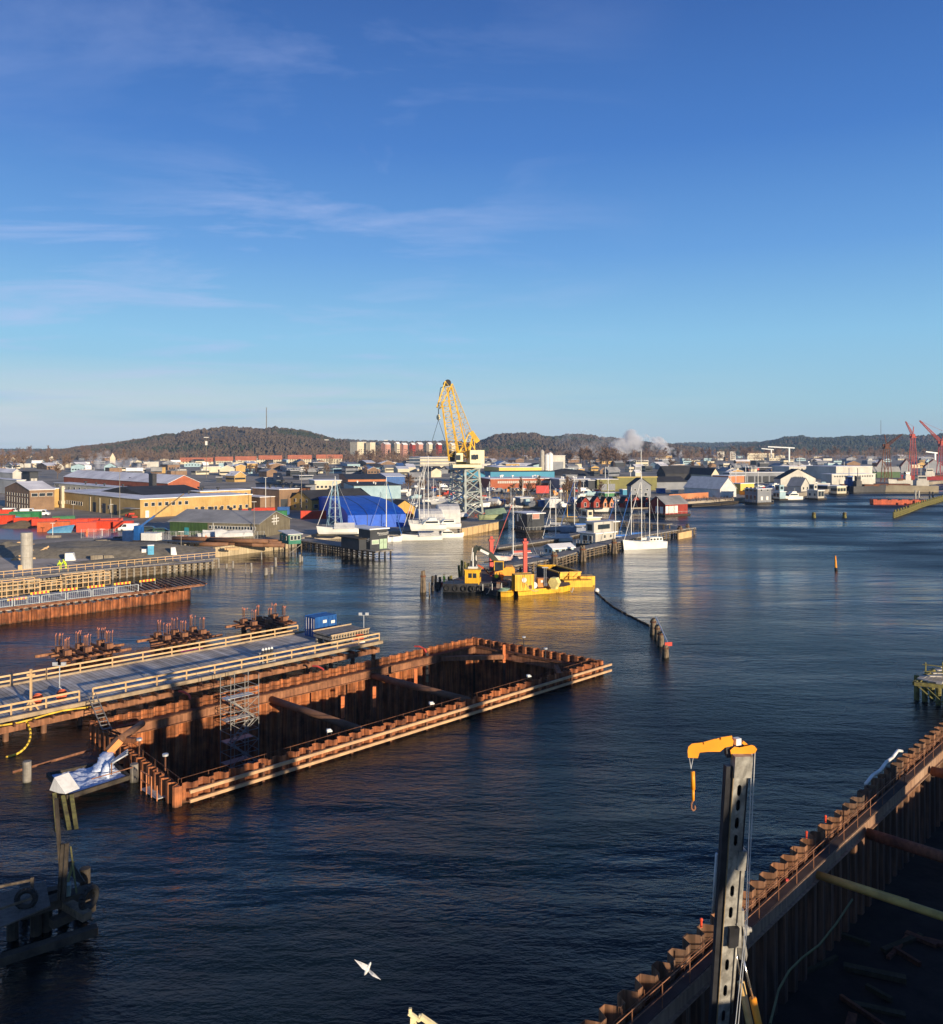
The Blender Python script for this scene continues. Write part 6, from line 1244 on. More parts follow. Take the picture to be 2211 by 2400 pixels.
def sailboat(label, um, vw, vtop, ang, L_=9, hm=BHUL, cover=None, group='boats at the marina', mast_m=ALU, jib=True, tent=False, stripe=None, zbase=0, mx=.08, HF=.115):
    """um = mast pixel, vw = waterline pixel, vtop = mast top pixel"""
    P = W(um, vw, zbase); h = (vw-vtop)*P.y/FP; an = R(ang); P2 = P-Vector((math.cos(an),math.sin(an),0))*L_*mx
    t = thing('sailboat', label, 'sailboat', P2, an, group); part('hull', hull(L_, L_*.30, L_*HF, sheer=.45), hm, t)
    if not tent:
        cb = part('cabin', cabin(L_*.36, L_*.17, L_*.06, -.02*L_, L_*.115), hm, t); b = MB()
        for s in (-1,1): b.box((-.02*L_, s*L_*.086, L_*.13),(L_*.24,.03,L_*.028))
        part('cabin_window', b, GLASS, cb)
    b = MB(); x = L_*mx; b.tube((x,0,L_*.1),(x,0,h),.11,7,.07); mo = part('mast', b, mast_m, t); b = MB()
    for f in (.5,.75): b.bar((x,-L_*.09,h*f),(x,L_*.09,h*f),.06)
    part('spreader', b, mast_m, mo); b = MB(); b.bar((x,0,L_*.2),(x-L_*.42,0,L_*.2),.12,.14); bo = part('boom', b, mast_m, t)
    if cover is not None:
        b = MB()
        if tent: b.prism([(-L_*.17,0),(0,L_*.14),(L_*.17,0)], x-L_*.5, x+.2, Matrix(((0,0,1),(1,0,0),(0,1,0))), (0,0,L_*.11))
        else: b.prism([(-.18,0),(0,.45),(.18,0)], x-L_*.40, x-.1, Matrix(((0,0,1),(1,0,0),(0,1,0))), (0,0,L_*.205))
        part('cover', b, cover, t)
    b = MB(); w_ = .035
    b.tube((x,0,h*.97),(L_*.54,0,L_*.15),w_,4); b.tube((x,0,h*.97),(-L_*.48,0,L_*.12),w_*.7,4)
    for s in (-1,1): b.tube((x,s*L_*.09,h*.5),(x-.2,s*L_*.13,L_*.12),w_*.6,4); b.tube((x,0,h*.95),(x,s*L_*.09,h*.75),w_*.6,4)
    part('rigging', b, GALV, t); b = MB()
    if jib: b.tube((x+.3,0,h*.9),(L_*.53,0,L_*.2),.09,5); part('furled_jib', b, cover or WTRIM, t)
    b = MB()
    for s in (-1,1):
        pr = [Vector((L_*(k/8-.45),s*L_*.145*(1-max(0,k/8-.55)*1.8)*.95,L_*.115+L_*.04*(k/8)**2)) for k in range(8)]
        for i in range(7): b.tube(pr[i]+Vector((0,0,.6)),pr[i+1]+Vector((0,0,.6)),.02,4); b.tube(pr[i],pr[i]+Vector((0,0,.62)),.02,4)
    part('guard_rail', b, GALV, t); return t, h
def motorboat(label, u, vw, ang, L_=9, fly=True, hm=BHUL, group='boats at the marina', name='motor_boat', cab=.5, z=0):
    P = W(u, vw, z); t = thing(name, label, 'boat', P, R(ang), group); part('hull', hull(L_, L_*.32, L_*.13), hm, t)
    c = part('cabin', cabin(L_*cab, L_*.24, L_*.12, -.06*L_, L_*.14, .9), hm, t); b = MB()
    for s in (-1,1): b.box((-.08*L_, s*L_*.121, L_*.18),(L_*cab*.72,.03,L_*.055))
    b.add([(L_*(cab/2-.06)-L_*.045,-L_*.1,L_*.24),(L_*(cab/2-.06)-L_*.045,L_*.1,L_*.24),(L_*(cab/2-.06)+.02,L_*.1,L_*.175),(L_*(cab/2-.06)+.02,-L_*.1,L_*.175)],[(0,1,2,3)]); part('cabin_window', b, GLASS, c)
    if fly: b = cabin(L_*.26, L_*.2, L_*.07, -.1*L_, L_*.26, .8); part('flybridge', b, hm, t); b = MB(); b.bar((-.2*L_,0,L_*.3),(-.2*L_,0,L_*.45),.08,up=(1,0,0)); b.bar((-.2*L_,-.6,L_*.42),(-.2*L_,.6,L_*.42),.07); part('radar_arch', b, hm, t)
    b = MB()
    for s in (-1,1): b.tube((L_*.1,s*L_*.14,L_*.22),(L_*.5,s*.2,L_*.27),.03,4); [b.tube((L_*(.1+.1*k),s*(L_*.14-.03*L_*k),L_*.15),(L_*(.1+.1*k),s*(L_*.14-.03*L_*k),L_*.225+.012*L_*k),.025,4) for k in range(4)]
    part('bow_rail', b, GALV, t); return t
sailboat('white yacht with a white boom tent moored below the blue tent', 983, 1266, 1116, 192, 10.5, cover=TENTW, tent=True)
sailboat('white yacht half hidden behind the black harbour office', 906, 1270, 1119, 10, 9, cover=SAILB)
motorboat('white motor cruiser moored at the corner of the crane quay', 1053, 1260, 12, 7.5)
sailboat('red and white sailboat with a furled red sail behind the dredging barge', 1203, 1318, 1168, 195, 10, cover=mat('red_sail_cover',(.5,.10,.08),.7), hm=mat('boat_redwhite',(.72,.66,.60),.4,col2=(.62,.35,.28),scale=.4))
sailboat('small white yacht under a rounded pale cover on the floating pontoon', 1303, 1268, 1144, 185, 7.5, cover=TENTW, tent=True)
sailboat('dark yacht with a slender mast behind the small covered yacht', 1347, 1246, 1120, 190, 9.5, hm=mat('boat_blue_grey',(.30,.33,.40),.4), cover=SAILB)
sailboat('grey-hulled sailing boat lying beside the dark houseboat', 1290, 1243, 1165, 185, 11, hm=mat('boat_grey',(.45,.45,.46),.4))
sailboat('old sailing boat with a yellow mast in the inner harbour', 1330, 1222, 1148, 175, 8, hm=GRYB, mast_m=YEL, jib=False)
sailboat('yacht behind the white houseboat with a pale mast', 1443, 1272, 1168, 195, 8, cover=SAILB, hm=BHUL); sailboat('small yacht with a bright blue sail cover at the jetty', 1480, 1268, 1142, 200, 8.5, cover=SAILB)
sailboat('white moored sloop in the inner harbour behind the covered boats', 1198, 1190, 1143, 182, 10, jib=False)
# ketch
t, h = sailboat('large white two-masted ketch moored at the end of the timber jetty', 1504, 1287, 1112, 205, 11.5, cover=TENTW, HF=.15); b = MB(); L_ = 11.5
for xx, hh in ((-.13*L_,12.8),(-.34*L_,12.3)): b.tube((xx,0,1.2),(xx,0,hh),.10,7,.06)
part('mizzen_mast', b, ALU, t); b = MB(); b.box((0,0,.45),(0,0,0)); b = cabin(4.2,2.4,1.1,-2.6,1.75,.3); c = part('deck_house', b, BHUL, t); b = MB()
for s in (-1,1): [b.box((-4.0+.95*k, s*1.21, 2.15),(.6,.04,.45)) for k in range(4)]
part('deck_house_window', b, GLASS, c)
# boats ashore
for i,(u,v,vt,lab) in enumerate(((994,1232,1086,'laid-up yacht ashore with a tall mast, left of the pair by the shelter'),(1004,1232,1068,'laid-up yacht ashore with the tallest mast by the shelter'),(786,1248,1116,'laid-up yacht under a white cover beside the blue lattice trestle'))): sailboat(lab, u, v, vt, 170+i*8, 9.5 if i < 2 else 10, cover=TENTW, tent=True, zbase=LZ+.9, group='boats laid up ashore')
motorboat('white motor boat on stands below the tarpaulin shelter', 1005, 1240, 190, 9, z=LZ+1.5, group='boats laid up ashore'); motorboat('second white launch on stands right of the shelter', 1045, 1236, 195, 8, fly=False, z=LZ+1.6, group='boats laid up ashore')
t = thing('upturned_boat','green-grey upturned boat hull leaning beside the crane legs','boat',W(1150,1215,LZ+1.2),R(12)); part('hull', hull(7.5,2.4,1.2), mat('faded_green_hull',(.28,.32,.18),.7,col2=(.2,.23,.13),scale=.5), t); b = MB(); b.add([(-2,-1.6,1.2),(5,-1.6,1.4),(4.5,1,3.2),(-1.5,1.2,2.6)],[(0,1,2,3)]); part('cover', b, mat('faded_green_tarp',(.22,.30,.20),.8), t)
for i,(u,v,L_) in enumerate(((775,1251,7),(520,1262,9),(548,1264,9),(492,1262,6),(1070,1216,8),(1035,1222,7))):
    P = W(u,v,LZ+.4); t = thing('covered_boat', ['boat under a white tarpaulin below the trestle mast','boat under a crumpled white tarpaulin before the grey gable, left','larger boat under a crumpled white tarpaulin before the grey gable, right','small tarpaulin-covered boat by the green shed','covered boat behind the crane quay, right','covered boat behind the crane quay, left'][i],'boat',P,R(10+7*i),'boats laid up ashore'); part('hull', hull(L_,L_*.3,L_*.1), BHUL if i%2 else GRYB, t); b = MB(); n = 6; rr = random.Random(i)
    rings = [[Vector((L_*(k/n-.5),-L_*.16,L_*.08)),Vector((L_*(k/n-.5),-L_*.10,L_*(.17+rr.uniform(-.02,.02)))),Vector((L_*(k/n-.5),0,L_*(.24+rr.uniform(-.03,.02)))),Vector((L_*(k/n-.5),L_*.10,L_*(.17+rr.uniform(-.02,.02)))),Vector((L_*(k/n-.5),L_*.16,L_*.08))] for k in range(n+1)]; b.loft(rings); part('tarpaulin', b, TENTW, t)
lsp = [(1016,1176,1122,'slim'),(1031,1180,1130,'low'),(1063,1182,1128,'white-masted'),(1078,1168,1118,'small'),(1128,1186,1132,'narrow'),(1148,1180,1128,'pale'),(1226,1172,1124,'old'),(1290,1176,1126,'light'),(1315,1184,1120,'tall'),(1368,1178,1128,'plain'),(958,1186,1132,'grey'),(1426,1176,1118,'distant')]
for i,(u,v,vt,w_) in enumerate(lsp): sailboat(w_+' laid-up yacht with bare mast '+['over the shelter','beside the shelter','left of the crane tower','behind the crane tower','right of the crane tower','by the shore scrub','by the cream office','near the red board','by the white sheeted shed','by the dark garage','behind the yellow hut','above the orange boathouses'][i], u, v, vt, [12,170,100,190,20,150][i%6], 8, cover=TENTW if i%2 else None, tent=bool(i%4==1), zbase=LZ+.8, jib=False, group='boats laid up ashore')
# blue lattice trestle
t = thing('lattice_trestle','light blue lattice trestle standing in the boatyard','trestle',W(785,1252,LZ)); b = MB(); bt = [(-2.2,-1.6),(2.2,-1.6),(2.2,1.6),(-2.2,1.6)]
for i in range(4): x,y = bt[i]; b.bar((x,y,0),(x*.2,y*.2,14),.10,up=(1,0,0))
for k in range(5):
    z0, z1 = 14*k/6, 14*(k+1)/6; f0, f1 = 1-.8*z0/14, 1-.8*z1/14
    for i in range(4): j=(i+1)%4; b.bar((bt[i][0]*f0,bt[i][1]*f0,z0),(bt[j][0]*f1,bt[j][1]*f1,z1),.05); b.bar((bt[i][0]*f1,bt[i][1]*f1,z1),(bt[j][0]*f1,bt[j][1]*f1,z1),.05)
part('frame', b, mat('pale_blue_steel',(.30,.48,.58),.6), t)
# houseboats
def houseboat(label, uc, vb, ul, ur, vt, m, ang, wins=(), top=None, roof='flat', rh=0, roofm=SNOW):
    def ex(t, la, lb, h):
        b = MB(); b.box((la/2,lb/2,-1.6),(la+1.6,lb+1.4,1.55)); part('float', b, DARKW, t)
        if top: x0,x1,y0,y1,hh = top; b = MB(); b.box((la*(x0+x1)/2,lb*(y0+y1)/2,h+.25),(la*(x1-x0),lb*(y1-y0),hh)); u_ = part('upper_cabin', b, m, t); b = MB(); b.box((la*(x0+x1)/2-.0,lb*y0-.03,h+.25+hh*.3),(la*(x1-x0)*.6,.06,hh*.45)); b.box((la*x0-.03,lb*(y0+y1)/2,h+.25+hh*.2),(.06,lb*(y1-y0)*.6,hh*.6)); part('upper_window', b, GLASS, u_)
        b = MB(); q = [(-.7,-.6),(la+.7,-.6)]; b.tube((-.7,-.6,.9),(la+.7,-.6,.9),.03,4); b.tube((-.7,-.6,.9),(-.7,lb+.5,.9),.03,4)
        for k in range(7): b.tube((-.7+(la+1.4)*k/6,-.6,0),(-.7+(la+1.4)*k/6,-.6,.9),.03,4); b.tube((-.7,-.6+(lb+1.1)*k/6,0),(-.7,-.6+(lb+1.1)*k/6,.9),.03,4)
        part('railing', b, WTRIM, t)
    return bld('houseboat', label, uc, vb, ul, ur, vt, m, roofm, roof, rh, ang=ang, z=.7, wins=wins, extra=ex, cat='houseboat')
houseboat('white two-storey houseboat with a large dark window at the jetty', 1396, 1277, 1360, 1443, 1252, WHT2, 40, wins=[('b',1,.1,1.6,2.1,.5,.8),('b',1,.1,1.0,2.1,.2,.4),('a',2,1.4,.7,.9,.3,.9)], top=(0,.98,.1,.62,2.6))
houseboat('long low grey-brown houseboat behind the white one', 1398, 1256, 1376, 1450, 1226, GRYB, 30); houseboat('small pale blue houseboat with cluttered deck by the jetty', 1296, 1306, 1276, 1345, 1286, LBLU, 28, wins=[('b',2,.8,.9,.9),('a',3,.9,1.1,.8)], roof='gx', rh=.7)
houseboat('dark two-storey houseboat in the inner harbour', 1236, 1243, 1207, 1276, 1205, DGRY, 25, wins=[('b',1,3.2,1.2,1.4),('a',1,3.2,2.4,1.6,.3,.7,PINKW),('b',1,2.2,.9,2.2,.6,.9,WTRIM,'door')]); houseboat('cream wheelhouse vessel moored in the inner harbour', 1376, 1236, 1357, 1408, 1215, CREAM, 28, wins=[('a',3,1.2,.7,.7)], top=(.1,.5,.1,.9,2.2))
motorboat('large white motor yacht moored before the red boathouses', 1436, 1199, 188, 13.5)
houseboat('red floating boathouse with long slanted grey roof', 1560, 1206, 1520, 1612, 1182, REDW, 30, roof='gx', rh=2.6, roofm=GRRF, wins=[('a',4,.4,2.2,2.6,.05,.5,WTRIM,'shutter'),('b',2,.3,1.6,2.4,.1,.6,WTRIM,'shutter')])
for i,(ul,uc,ur,vt) in enumerate(((1352,1362,1382,1172),(1384,1392,1408,1170),(1406,1414,1424,1172),(1424,1429,1436,1172),(1452,1462,1474,1172),(1472,1482,1500,1168),(1500,1508,1524,1172))): bld('red_boathouse', 'small red boathouse with dark roof by the inner quay, '+['leftmost','second','third, orange gable','fourth, orange gable','fifth','tall sixth with white gable','last before the slanted roof'][i], uc, 1190, ul, ur, vt+5, ORBR if i in (2,3) else REDW, DKRF, 'gy', 1.8, ang=28, wins=[('a',1,.3,1.0,1.6)], group='red boathouses by the inner quay')
houseboat('grey two-storey floating house with balconies at the marina', 1776, 1178, 1746, 1808, 1147, GRYS, 25, wins=[('b',3,1,1.6,2.2),('b',3,4.6,1.6,2.0),('a',2,1,1.2,1.6,.1,.9,WTRIM),('a',2,4.8,1.0,1.2)]); houseboat('pale grey floating house with roof terrace right of the two-storey one', 1828, 1169, 1812, 1842, 1153, LBLU, 25, wins=[('b',2,.6,1.8,2)], top=(.1,.8,.1,.8,3)); motorboat('bright white cabin cruiser at the marina', 1853, 1171, 200, 12)
houseboat('white floating house with open framed porch', 1917, 1168, 1892, 1932, 1150, WHT2, 30, wins=[('b',2,1,1.2,1.4),('a',2,.8,2,2.6)], top=(.1,.6,.4,.9,2.6)); houseboat('dark glass-fronted floating restaurant', 1940, 1152, 1908, 1968, 1139, DGRY, 25, wins=[('b',6,1,2,2)]); houseboat('pale glass-cabin harbour boat', 1962, 1157, 1948, 1984, 1140, CREAM, 22, wins=[('b',4,1.2,1.6,1.6),('a',3,1.2,1.6,1.6)])
# ships
def ship(label, u, vw, L_, Hh, ang, m, house=None, hpos=-.32, name='barge'):
    t = thing(name, label, 'ship', W(u,vw,0), R(ang)); part('hull', hull(L_, L_*.2, Hh, keel=.5, sheer=.25), m, t)
    if house: b = MB(); w_ = L_*.14; b.box((L_*hpos,0,Hh),(L_*.16,w_,3)); b.box((L_*hpos,0,Hh+3),(L_*.12,w_*.8,2.6)); b.tube((L_*hpos,0,Hh+5.6),(L_*hpos,0,Hh+10),.2,6); hs2 = part('deck_house', b, house, t); b = MB(); b.box((L_*hpos+L_*.06,0,Hh+4),(.3,w_*.7,1)); b.box((L_*hpos,0,Hh+4.0),(L_*.1,w_*.82,.9)); part('window_band', b, GLASS, hs2)
    b = MB(); b.box((L_*.08,0,Hh),(L_*.45,L_*.12,1.0)); part('hatch', b, RUSTD, t); return t
ship('dark blue work vessel with a blue deck cabin at the dock', 2000, 1153, 24, 3.4, 185, mat('navy_hull',(.015,.025,.06),.6), BLUEP, .1); ship('black tug lying between the blue vessel and the grey barge', 2035, 1154, 20, 3.4, 10, BLKP, BLKP); ship('long weathered grey river barge at the dock', 2105, 1153, 40, 3.6, 172, mat('weathered_hull',(.34,.29,.20),.9,col2=(.24,.2,.14),scale=.2), WHT2, -.3); ship('dark red ship at the right edge', 2190, 1132, 40, 4.5, 176, mat('dark_red_hull',(.30,.03,.03),.6), WHT2, .1); ship('white ferry boat behind the grey barge', 2126, 1141, 22, 4, 185, WHT2, WHT2, 0, 'ferry')
# dock cranes on the right
def simple_crane(label, u, d_, vb, legs_h, boom, m, legm, scale=1):
    P = WD(u, 0, d_); P.z = LZ; t = thing('dock_crane', label, 'crane', P); z = legs_h; w_ = 4*scale
    b = MB()
    for x,y in ((-1,-1),(1,-1),(1,1),(-1,1)): b.bar((x*w_,y*w_,0),(x*w_*.45,y*w_*.45,z),.6*scale,up=(1,0,0)); b.bar((x*w_,y*w_,0),(-x*w_*.6,y*w_*.7,z*.55),.3*scale)
    b.box((0,0,z),(w_*1.5,w_*1.5,.8)); part('portal', b, legm, t)
    b = MB(); b.box((0,0,z+.8),(4*scale,4*scale,3.5*scale)); b.box((-3*scale,0,z+1.5),(2*scale,2*scale,2.4*scale)); part('machine_house', b, m, t)
    q = WD(boom[0], boom[1], d_)-P; lattice((0,0,z+3*scale), q, 2.6*scale, .9*scale, 14, m, 'boom', .34*scale, root=t, br=.16*scale)
    top = Vector((-q.x*.12,0,z+14*scale)); b = MB(); b.bar((0,0,z+4*scale),top,.8*scale); b.tube(top,q,.12*scale,4); part('back_stay', b, m, t)
simple_crane('dark brown dock crane with a slanting boom by the grey barge', 2078, 560, 0, 22, (2114,1018), mat('dark_brown_crane',(.12,.05,.035),.8), RUSTD, .65); simple_crane('tall slim red dock crane with nearly upright boom', 2140, 640, 0, 30, (2123,988), mat('crane_dull_red',(.40,.07,.05),.7), mat('crane_dull_red',(.4,.07,.05)), .6); simple_crane('red dock crane at the right edge leaning left', 2208, 600, 0, 24, (2156,986), mat('crane_dull_red',(.4,.07,.05)), mat('dark_red_legs',(.30,.03,.05),.6), .7)
def tower_crane(label, u, v, ut, vt, ul, d_): P = WD(u, V0+23*FP/d_, d_); t = thing('tower_crane', label, 'crane', P); h = (V0+23*FP/d_-vt)*d_/FP; b = MB(); b.bar((0,0,0),(0,0,h),2.0,up=(1,0,0)); part('mast', b, GALV, t); b = MB(); x = (ul-u)*d_/FP; b.bar((-x*.25,0,h),(x,0,h+2),1.6); part('jib', b, GALV, t)
tower_crane('grey tower crane with long jib over the cream flats', 1850,0,1850,1050,1800,1300); tower_crane('smaller far tower crane left of the long-jibbed one', 1808,0,1808,1054,1785,1500); tower_crane('thin tower crane between the dock cranes', 2192,0,2192,1062,2170,1200)
for i,(u,vt,d_,lab) in enumerate(((766,1030,700,'tall floodlight mast before the wooded hill'),(905,1031,700,'floodlight mast with crossbars left of the crane'),(484,1024,640,'telecom mast with white antennas over the brick workshop'),(625,955,2150,'very tall thin radio mast on the wooded hill'),(2065,985,3500,'very thin radio mast on the far right hill'),(1503,1054,420,'tall thin white mast behind the ketch'),(1419,1094,480,'white pole in the boatyard above the red boathouses'),(1478,1088,520,'pair pole standing over the dark hall, left'),(1490,1092,520,'pair pole standing over the dark hall, right'),(1861,1070,620,'white flue pipe on the white factory, left'),(1874,1071,620,'white flue pipe on the white factory, right'),(1713,1090,500,'left lighting mast behind the orange hall'),(1725,1086,500,'right lighting mast behind the orange hall'),(1748,1093,480,'lighting mast left of the grey long hall'),(1777,1104,440,'slim yacht mast left of the white gabled hall'),(1979,1082,560,'white flue on the bright warehouse'))):
    hb = LZ if d_ < 2000 else (70 if i == 3 else 55); P = WD(u,0,d_); P.z = hb; h = (H-(vt-V0)*d_/FP)-hb; t = thing('mast', lab, 'mast', P); b = MB(); rr = .16 if d_ < 800 else .9; b.tube((0,0,0),(0,0,h),rr*1.3,6,rr); part('pole', b, WTRIM if i > 4 else GRYB, t)
    if i < 3: b = MB(); b.box((0,0,h*.98),(3.4,1,.5)); b.box((0,0,h*.8),(1.4,1.2,3)) if i == 2 else None; part('head', b, WTRIM, t)
# jetties
def jetty(label, pts, wdt, zt, piles=True, m=GREYW, face=OLDW):
    t = thing('timber_jetty', label, 'jetty'); n_ = len(pts)-1
    for i in range(n_):
        p, q = W(*pts[i]), W(*pts[i+1]); d = (q-p).normalized(); n = Vector((d.y,-d.x,0)); b = MB(); b.bar(p+Vector((0,0,zt)),q+Vector((0,0,zt)),wdt,.3); part('deck', b, m, t)
        if piles:
            b = MB()
            for z in (.35,.9,1.45): b.bar(p+n*(wdt/2+.1)+Vector((0,0,z)),q+n*(wdt/2+.1)+Vector((0,0,z)),.16,.18)
            part('waling', b, face, t); k_ = int((q-p).length/2.0)
            for k in range(k_): c = p.lerp(q,(k+.5)/k_); b = MB(); b.tube(c+n*wdt/2-Vector((0,0,2)),c+n*wdt/2+Vector((0,0,zt)),.2,6); b.tube(c-n*wdt/2-Vector((0,0,2)),c-n*wdt/2+Vector((0,0,zt)),.2,6); part('pile_pair', b, face, t)
        else: b = MB(); b.bar(p+Vector((0,0,.25)),q+Vector((0,0,.25)),wdt*.9,.5); part('float', b, DARKW, t)
jetty('long angled timber jetty with rail-like walings from the barge to the ketch', [(1150,1356),(1298,1327),(1362,1306),(1440,1288),(1500,1272),(1565,1260),(1620,1252)], 3.2, 1.9)
jetty('floating pontoon behind the red and white sailboat', [(1157,1290),(1280,1272),(1333,1261),(1362,1254)], 3.0, .65, False); jetty('far grey jetty crossing the inner harbour', [(1420,1232),(1500,1237),(1570,1242)], 3.5, 1.7)
t = jetty('dark timber pier carrying the black harbour office', [(712,1279),(800,1292),(902,1308)], 5.0, 1.6, True, GREYW, DARKW); jetty('black floating stage at the marina before the white tent hall', [(1612,1188),(1680,1184),(1720,1179)], 5, .9, False, DARKW); jetty('second dark stage with white posts at the marina', [(1615,1181),(1700,1176)], 4, 1.0, False, DARKW)
b = MB(); p, q = W(1572,1263), W(1603,1257); n = Vector((q.y-p.y,-(q.x-p.x),0)).normalized()*2.2; b.bar(p+n+Vector((0,0,.8)),q+n+Vector((0,0,.8)),.3,1.9); solo('planked_face', b, mat('orange_plank_wall',(.6,.4,.2)), 'pale planked panel at the outer end of the jetty', 'panel')
b = MB(); p, q = W(1568,1172,LZ), W(1660,1166,LZ); b.bar(p+Vector((0,0,1.2)),q+Vector((0,0,1.2)),.4,2.4); solo('rust_red_wall', b, ORBR, 'long rust-red screen wall behind the floating stages', 'wall')
t = thing('advertising_board','large red board standing on legs in the boatyard','board',W(1272,1164,LZ),R(12)); b = MB(); b.box((0,0,1.6),(6.2,.3,3.5)); part('panel', b, mat('board_red',(.50,.05,.045),.6), t); b = MB(); b.bar((-2,0,0),(-2,0,1.7),.3,up=(1,0,0)); b.bar((2,0,0),(2,0,1.7),.3,up=(1,0,0)); part('legs', b, RUSTD, t)
# boatyard clutter: small boats, huts and containers along the inner shore
r = random.Random(55); cols = [('white',BHUL),('blue',BLUEP),('red',RED),('orange',ORG),('grey',GRYS),('pale blue',LBLU)]
k = 0
for u,v in ((1135,1168),(1162,1176),(1216,1156),(1232,1182),(1250,1184),(1300,1158),(1318,1152),(1345,1176),(1362,1164),(1380,1160),(1010,1160),(1030,1168),(1052,1158),(1066,1172),(1105,1166),(1122,1154),(1172,1152),(1198,1150),(1400,1156),(1020,1150),(960,1160),(975,1166),(948,1152),(1756,1158),(1790,1148),(1808,1146),(1816,1140),(1930,1136)):
    nm, m = cols[(k*5+2)%6]; L_ = r.uniform(5.5,9); t = thing('small_boat', '%s small boat stored ashore %s, %s' % (nm, zone(u), ('bow raised','beside a hut','under the masts','on a trailer','by the reeds','among scrap','near the water','behind the sheds','by the fence','half covered')[k%10]), 'boat', W(u,v,LZ+.6), R(r.uniform(0,180)), 'small boats stored ashore'); part('hull', hull(L_,L_*.32,L_*.13), BHUL if r.random()<.45 else m, t); part('cover', cabin(L_*.4,L_*.2,L_*.11,0,L_*.13,.8), m, t); k += 1
for i,(ul,ur,vb,vt,m,lab) in enumerate(((1262,1276,1188,1174,BLUEP,'blue container by the inner shore'),(1278,1312,1190,1172,TENTW,'white sheeted shed by the inner shore'),(1208,1250,1186,1168,GRYS,'grey translucent boat shelter by the inner shore'),(1196,1228,1160,1146,CREAM,'cream portable office with pale panel'),(1452,1480,1160,1148,BLUS,'light blue container left of the grey gabled house'),(1538,1560,1156,1146,BLUEP,'light blue container under the dark hall'),(1574,1590,1158,1150,WHT2,'white container at the reeds'),(1404,1452,1164,1156,GRNC,'green container by the reeds'),(1326,1348,1158,1144,DGRY,'dark gate shed with orange boat'),(1372,1396,1152,1126,DGRY,'tall dark garage with white frame'))): bld('yard_shed', lab, ul+(ur-ul)*.3, vb, ul, ur, vt, m, SNOW if m is not BLUEP else BLUEP, ang=20)
# parked vehicles scattered over the far yards
pc = [car('', (0,0,-50), 0, m, v) for m, v in ((WHP, False), (flat('car_grey',(.12,.13,.14),.3), False), (flat('car_red',(.35,.03,.02),.3), False), (WHP, True))]
fu = set(); lots = [(420,500,1176,1180,'behind the yellow brick works'),(600,690,1150,1156,'before the dark warehouse'),(960,1060,1140,1150,'left of the crane tower'),(1150,1280,1150,1153,'before the brick warehouse'),(1330,1400,1151,1154,'before the dark garage'),(1540,1600,1134,1146,'by the yellow-edged hall'),(1700,1810,1140,1147,'on the marina yard'),(1860,1930,1136,1142,'by the white gabled hall'),(1150,1400,1092,1097,'on the far lot over the blue hall'),(1600,1900,1084,1092,'on the far lot by the white factory'),(300,700,1096,1106,'between the far halls')]
cn = {0:'white',1:'dark grey',2:'red',3:'tall white'}
for li,(u0,u1,v0,v1,tx) in enumerate(lots):
    for k in range(8):
        i = r.choice((0,0,1,1,2,3)); p = W(r.uniform(u0,u1),r.uniform(v0,v1),LZ); a = R(r.choice((14,104))+r.uniform(-6,6)); sc = 1.0 if li < 8 else 1.5
        if i not in fu: fu.add(i); o = pc[i]; o.location = p; o.rotation_euler = (0,0,a)
        else: o = dup(pc[i], p, a)
        o['label'] = '%s %s %s' % (cn[i], 'van' if i == 3 else 'car', tx); o['group'] = 'vehicles on the far yards'
r = random.Random(404)
for k in range(34):
    u, v = (r.uniform(120,560), r.uniform(1258,1300)) if k < 22 else (r.uniform(20,120), r.uniform(1272,1298)); b = MB(); kd = k%4; m_ = (PINE,OLDW,RUSTL,CONCD)[kd]; n_ = r.randint(3,6)
    for q in range(n_): b.box((r.uniform(-.1,.1),q*.32-.8,0),(r.uniform(1.6,3.6),.26,r.uniform(.18,.6)),r.uniform(-.06,.06))
    solo('material_stack', b, m_, ('stack of pale boards','stack of old planks','stack of rusty beams','row of dirty concrete blocks')[kd]+' on the yard', 'stack', W(u,v,LZ), R(r.uniform(-30,40)), 'materials lying on the yard')
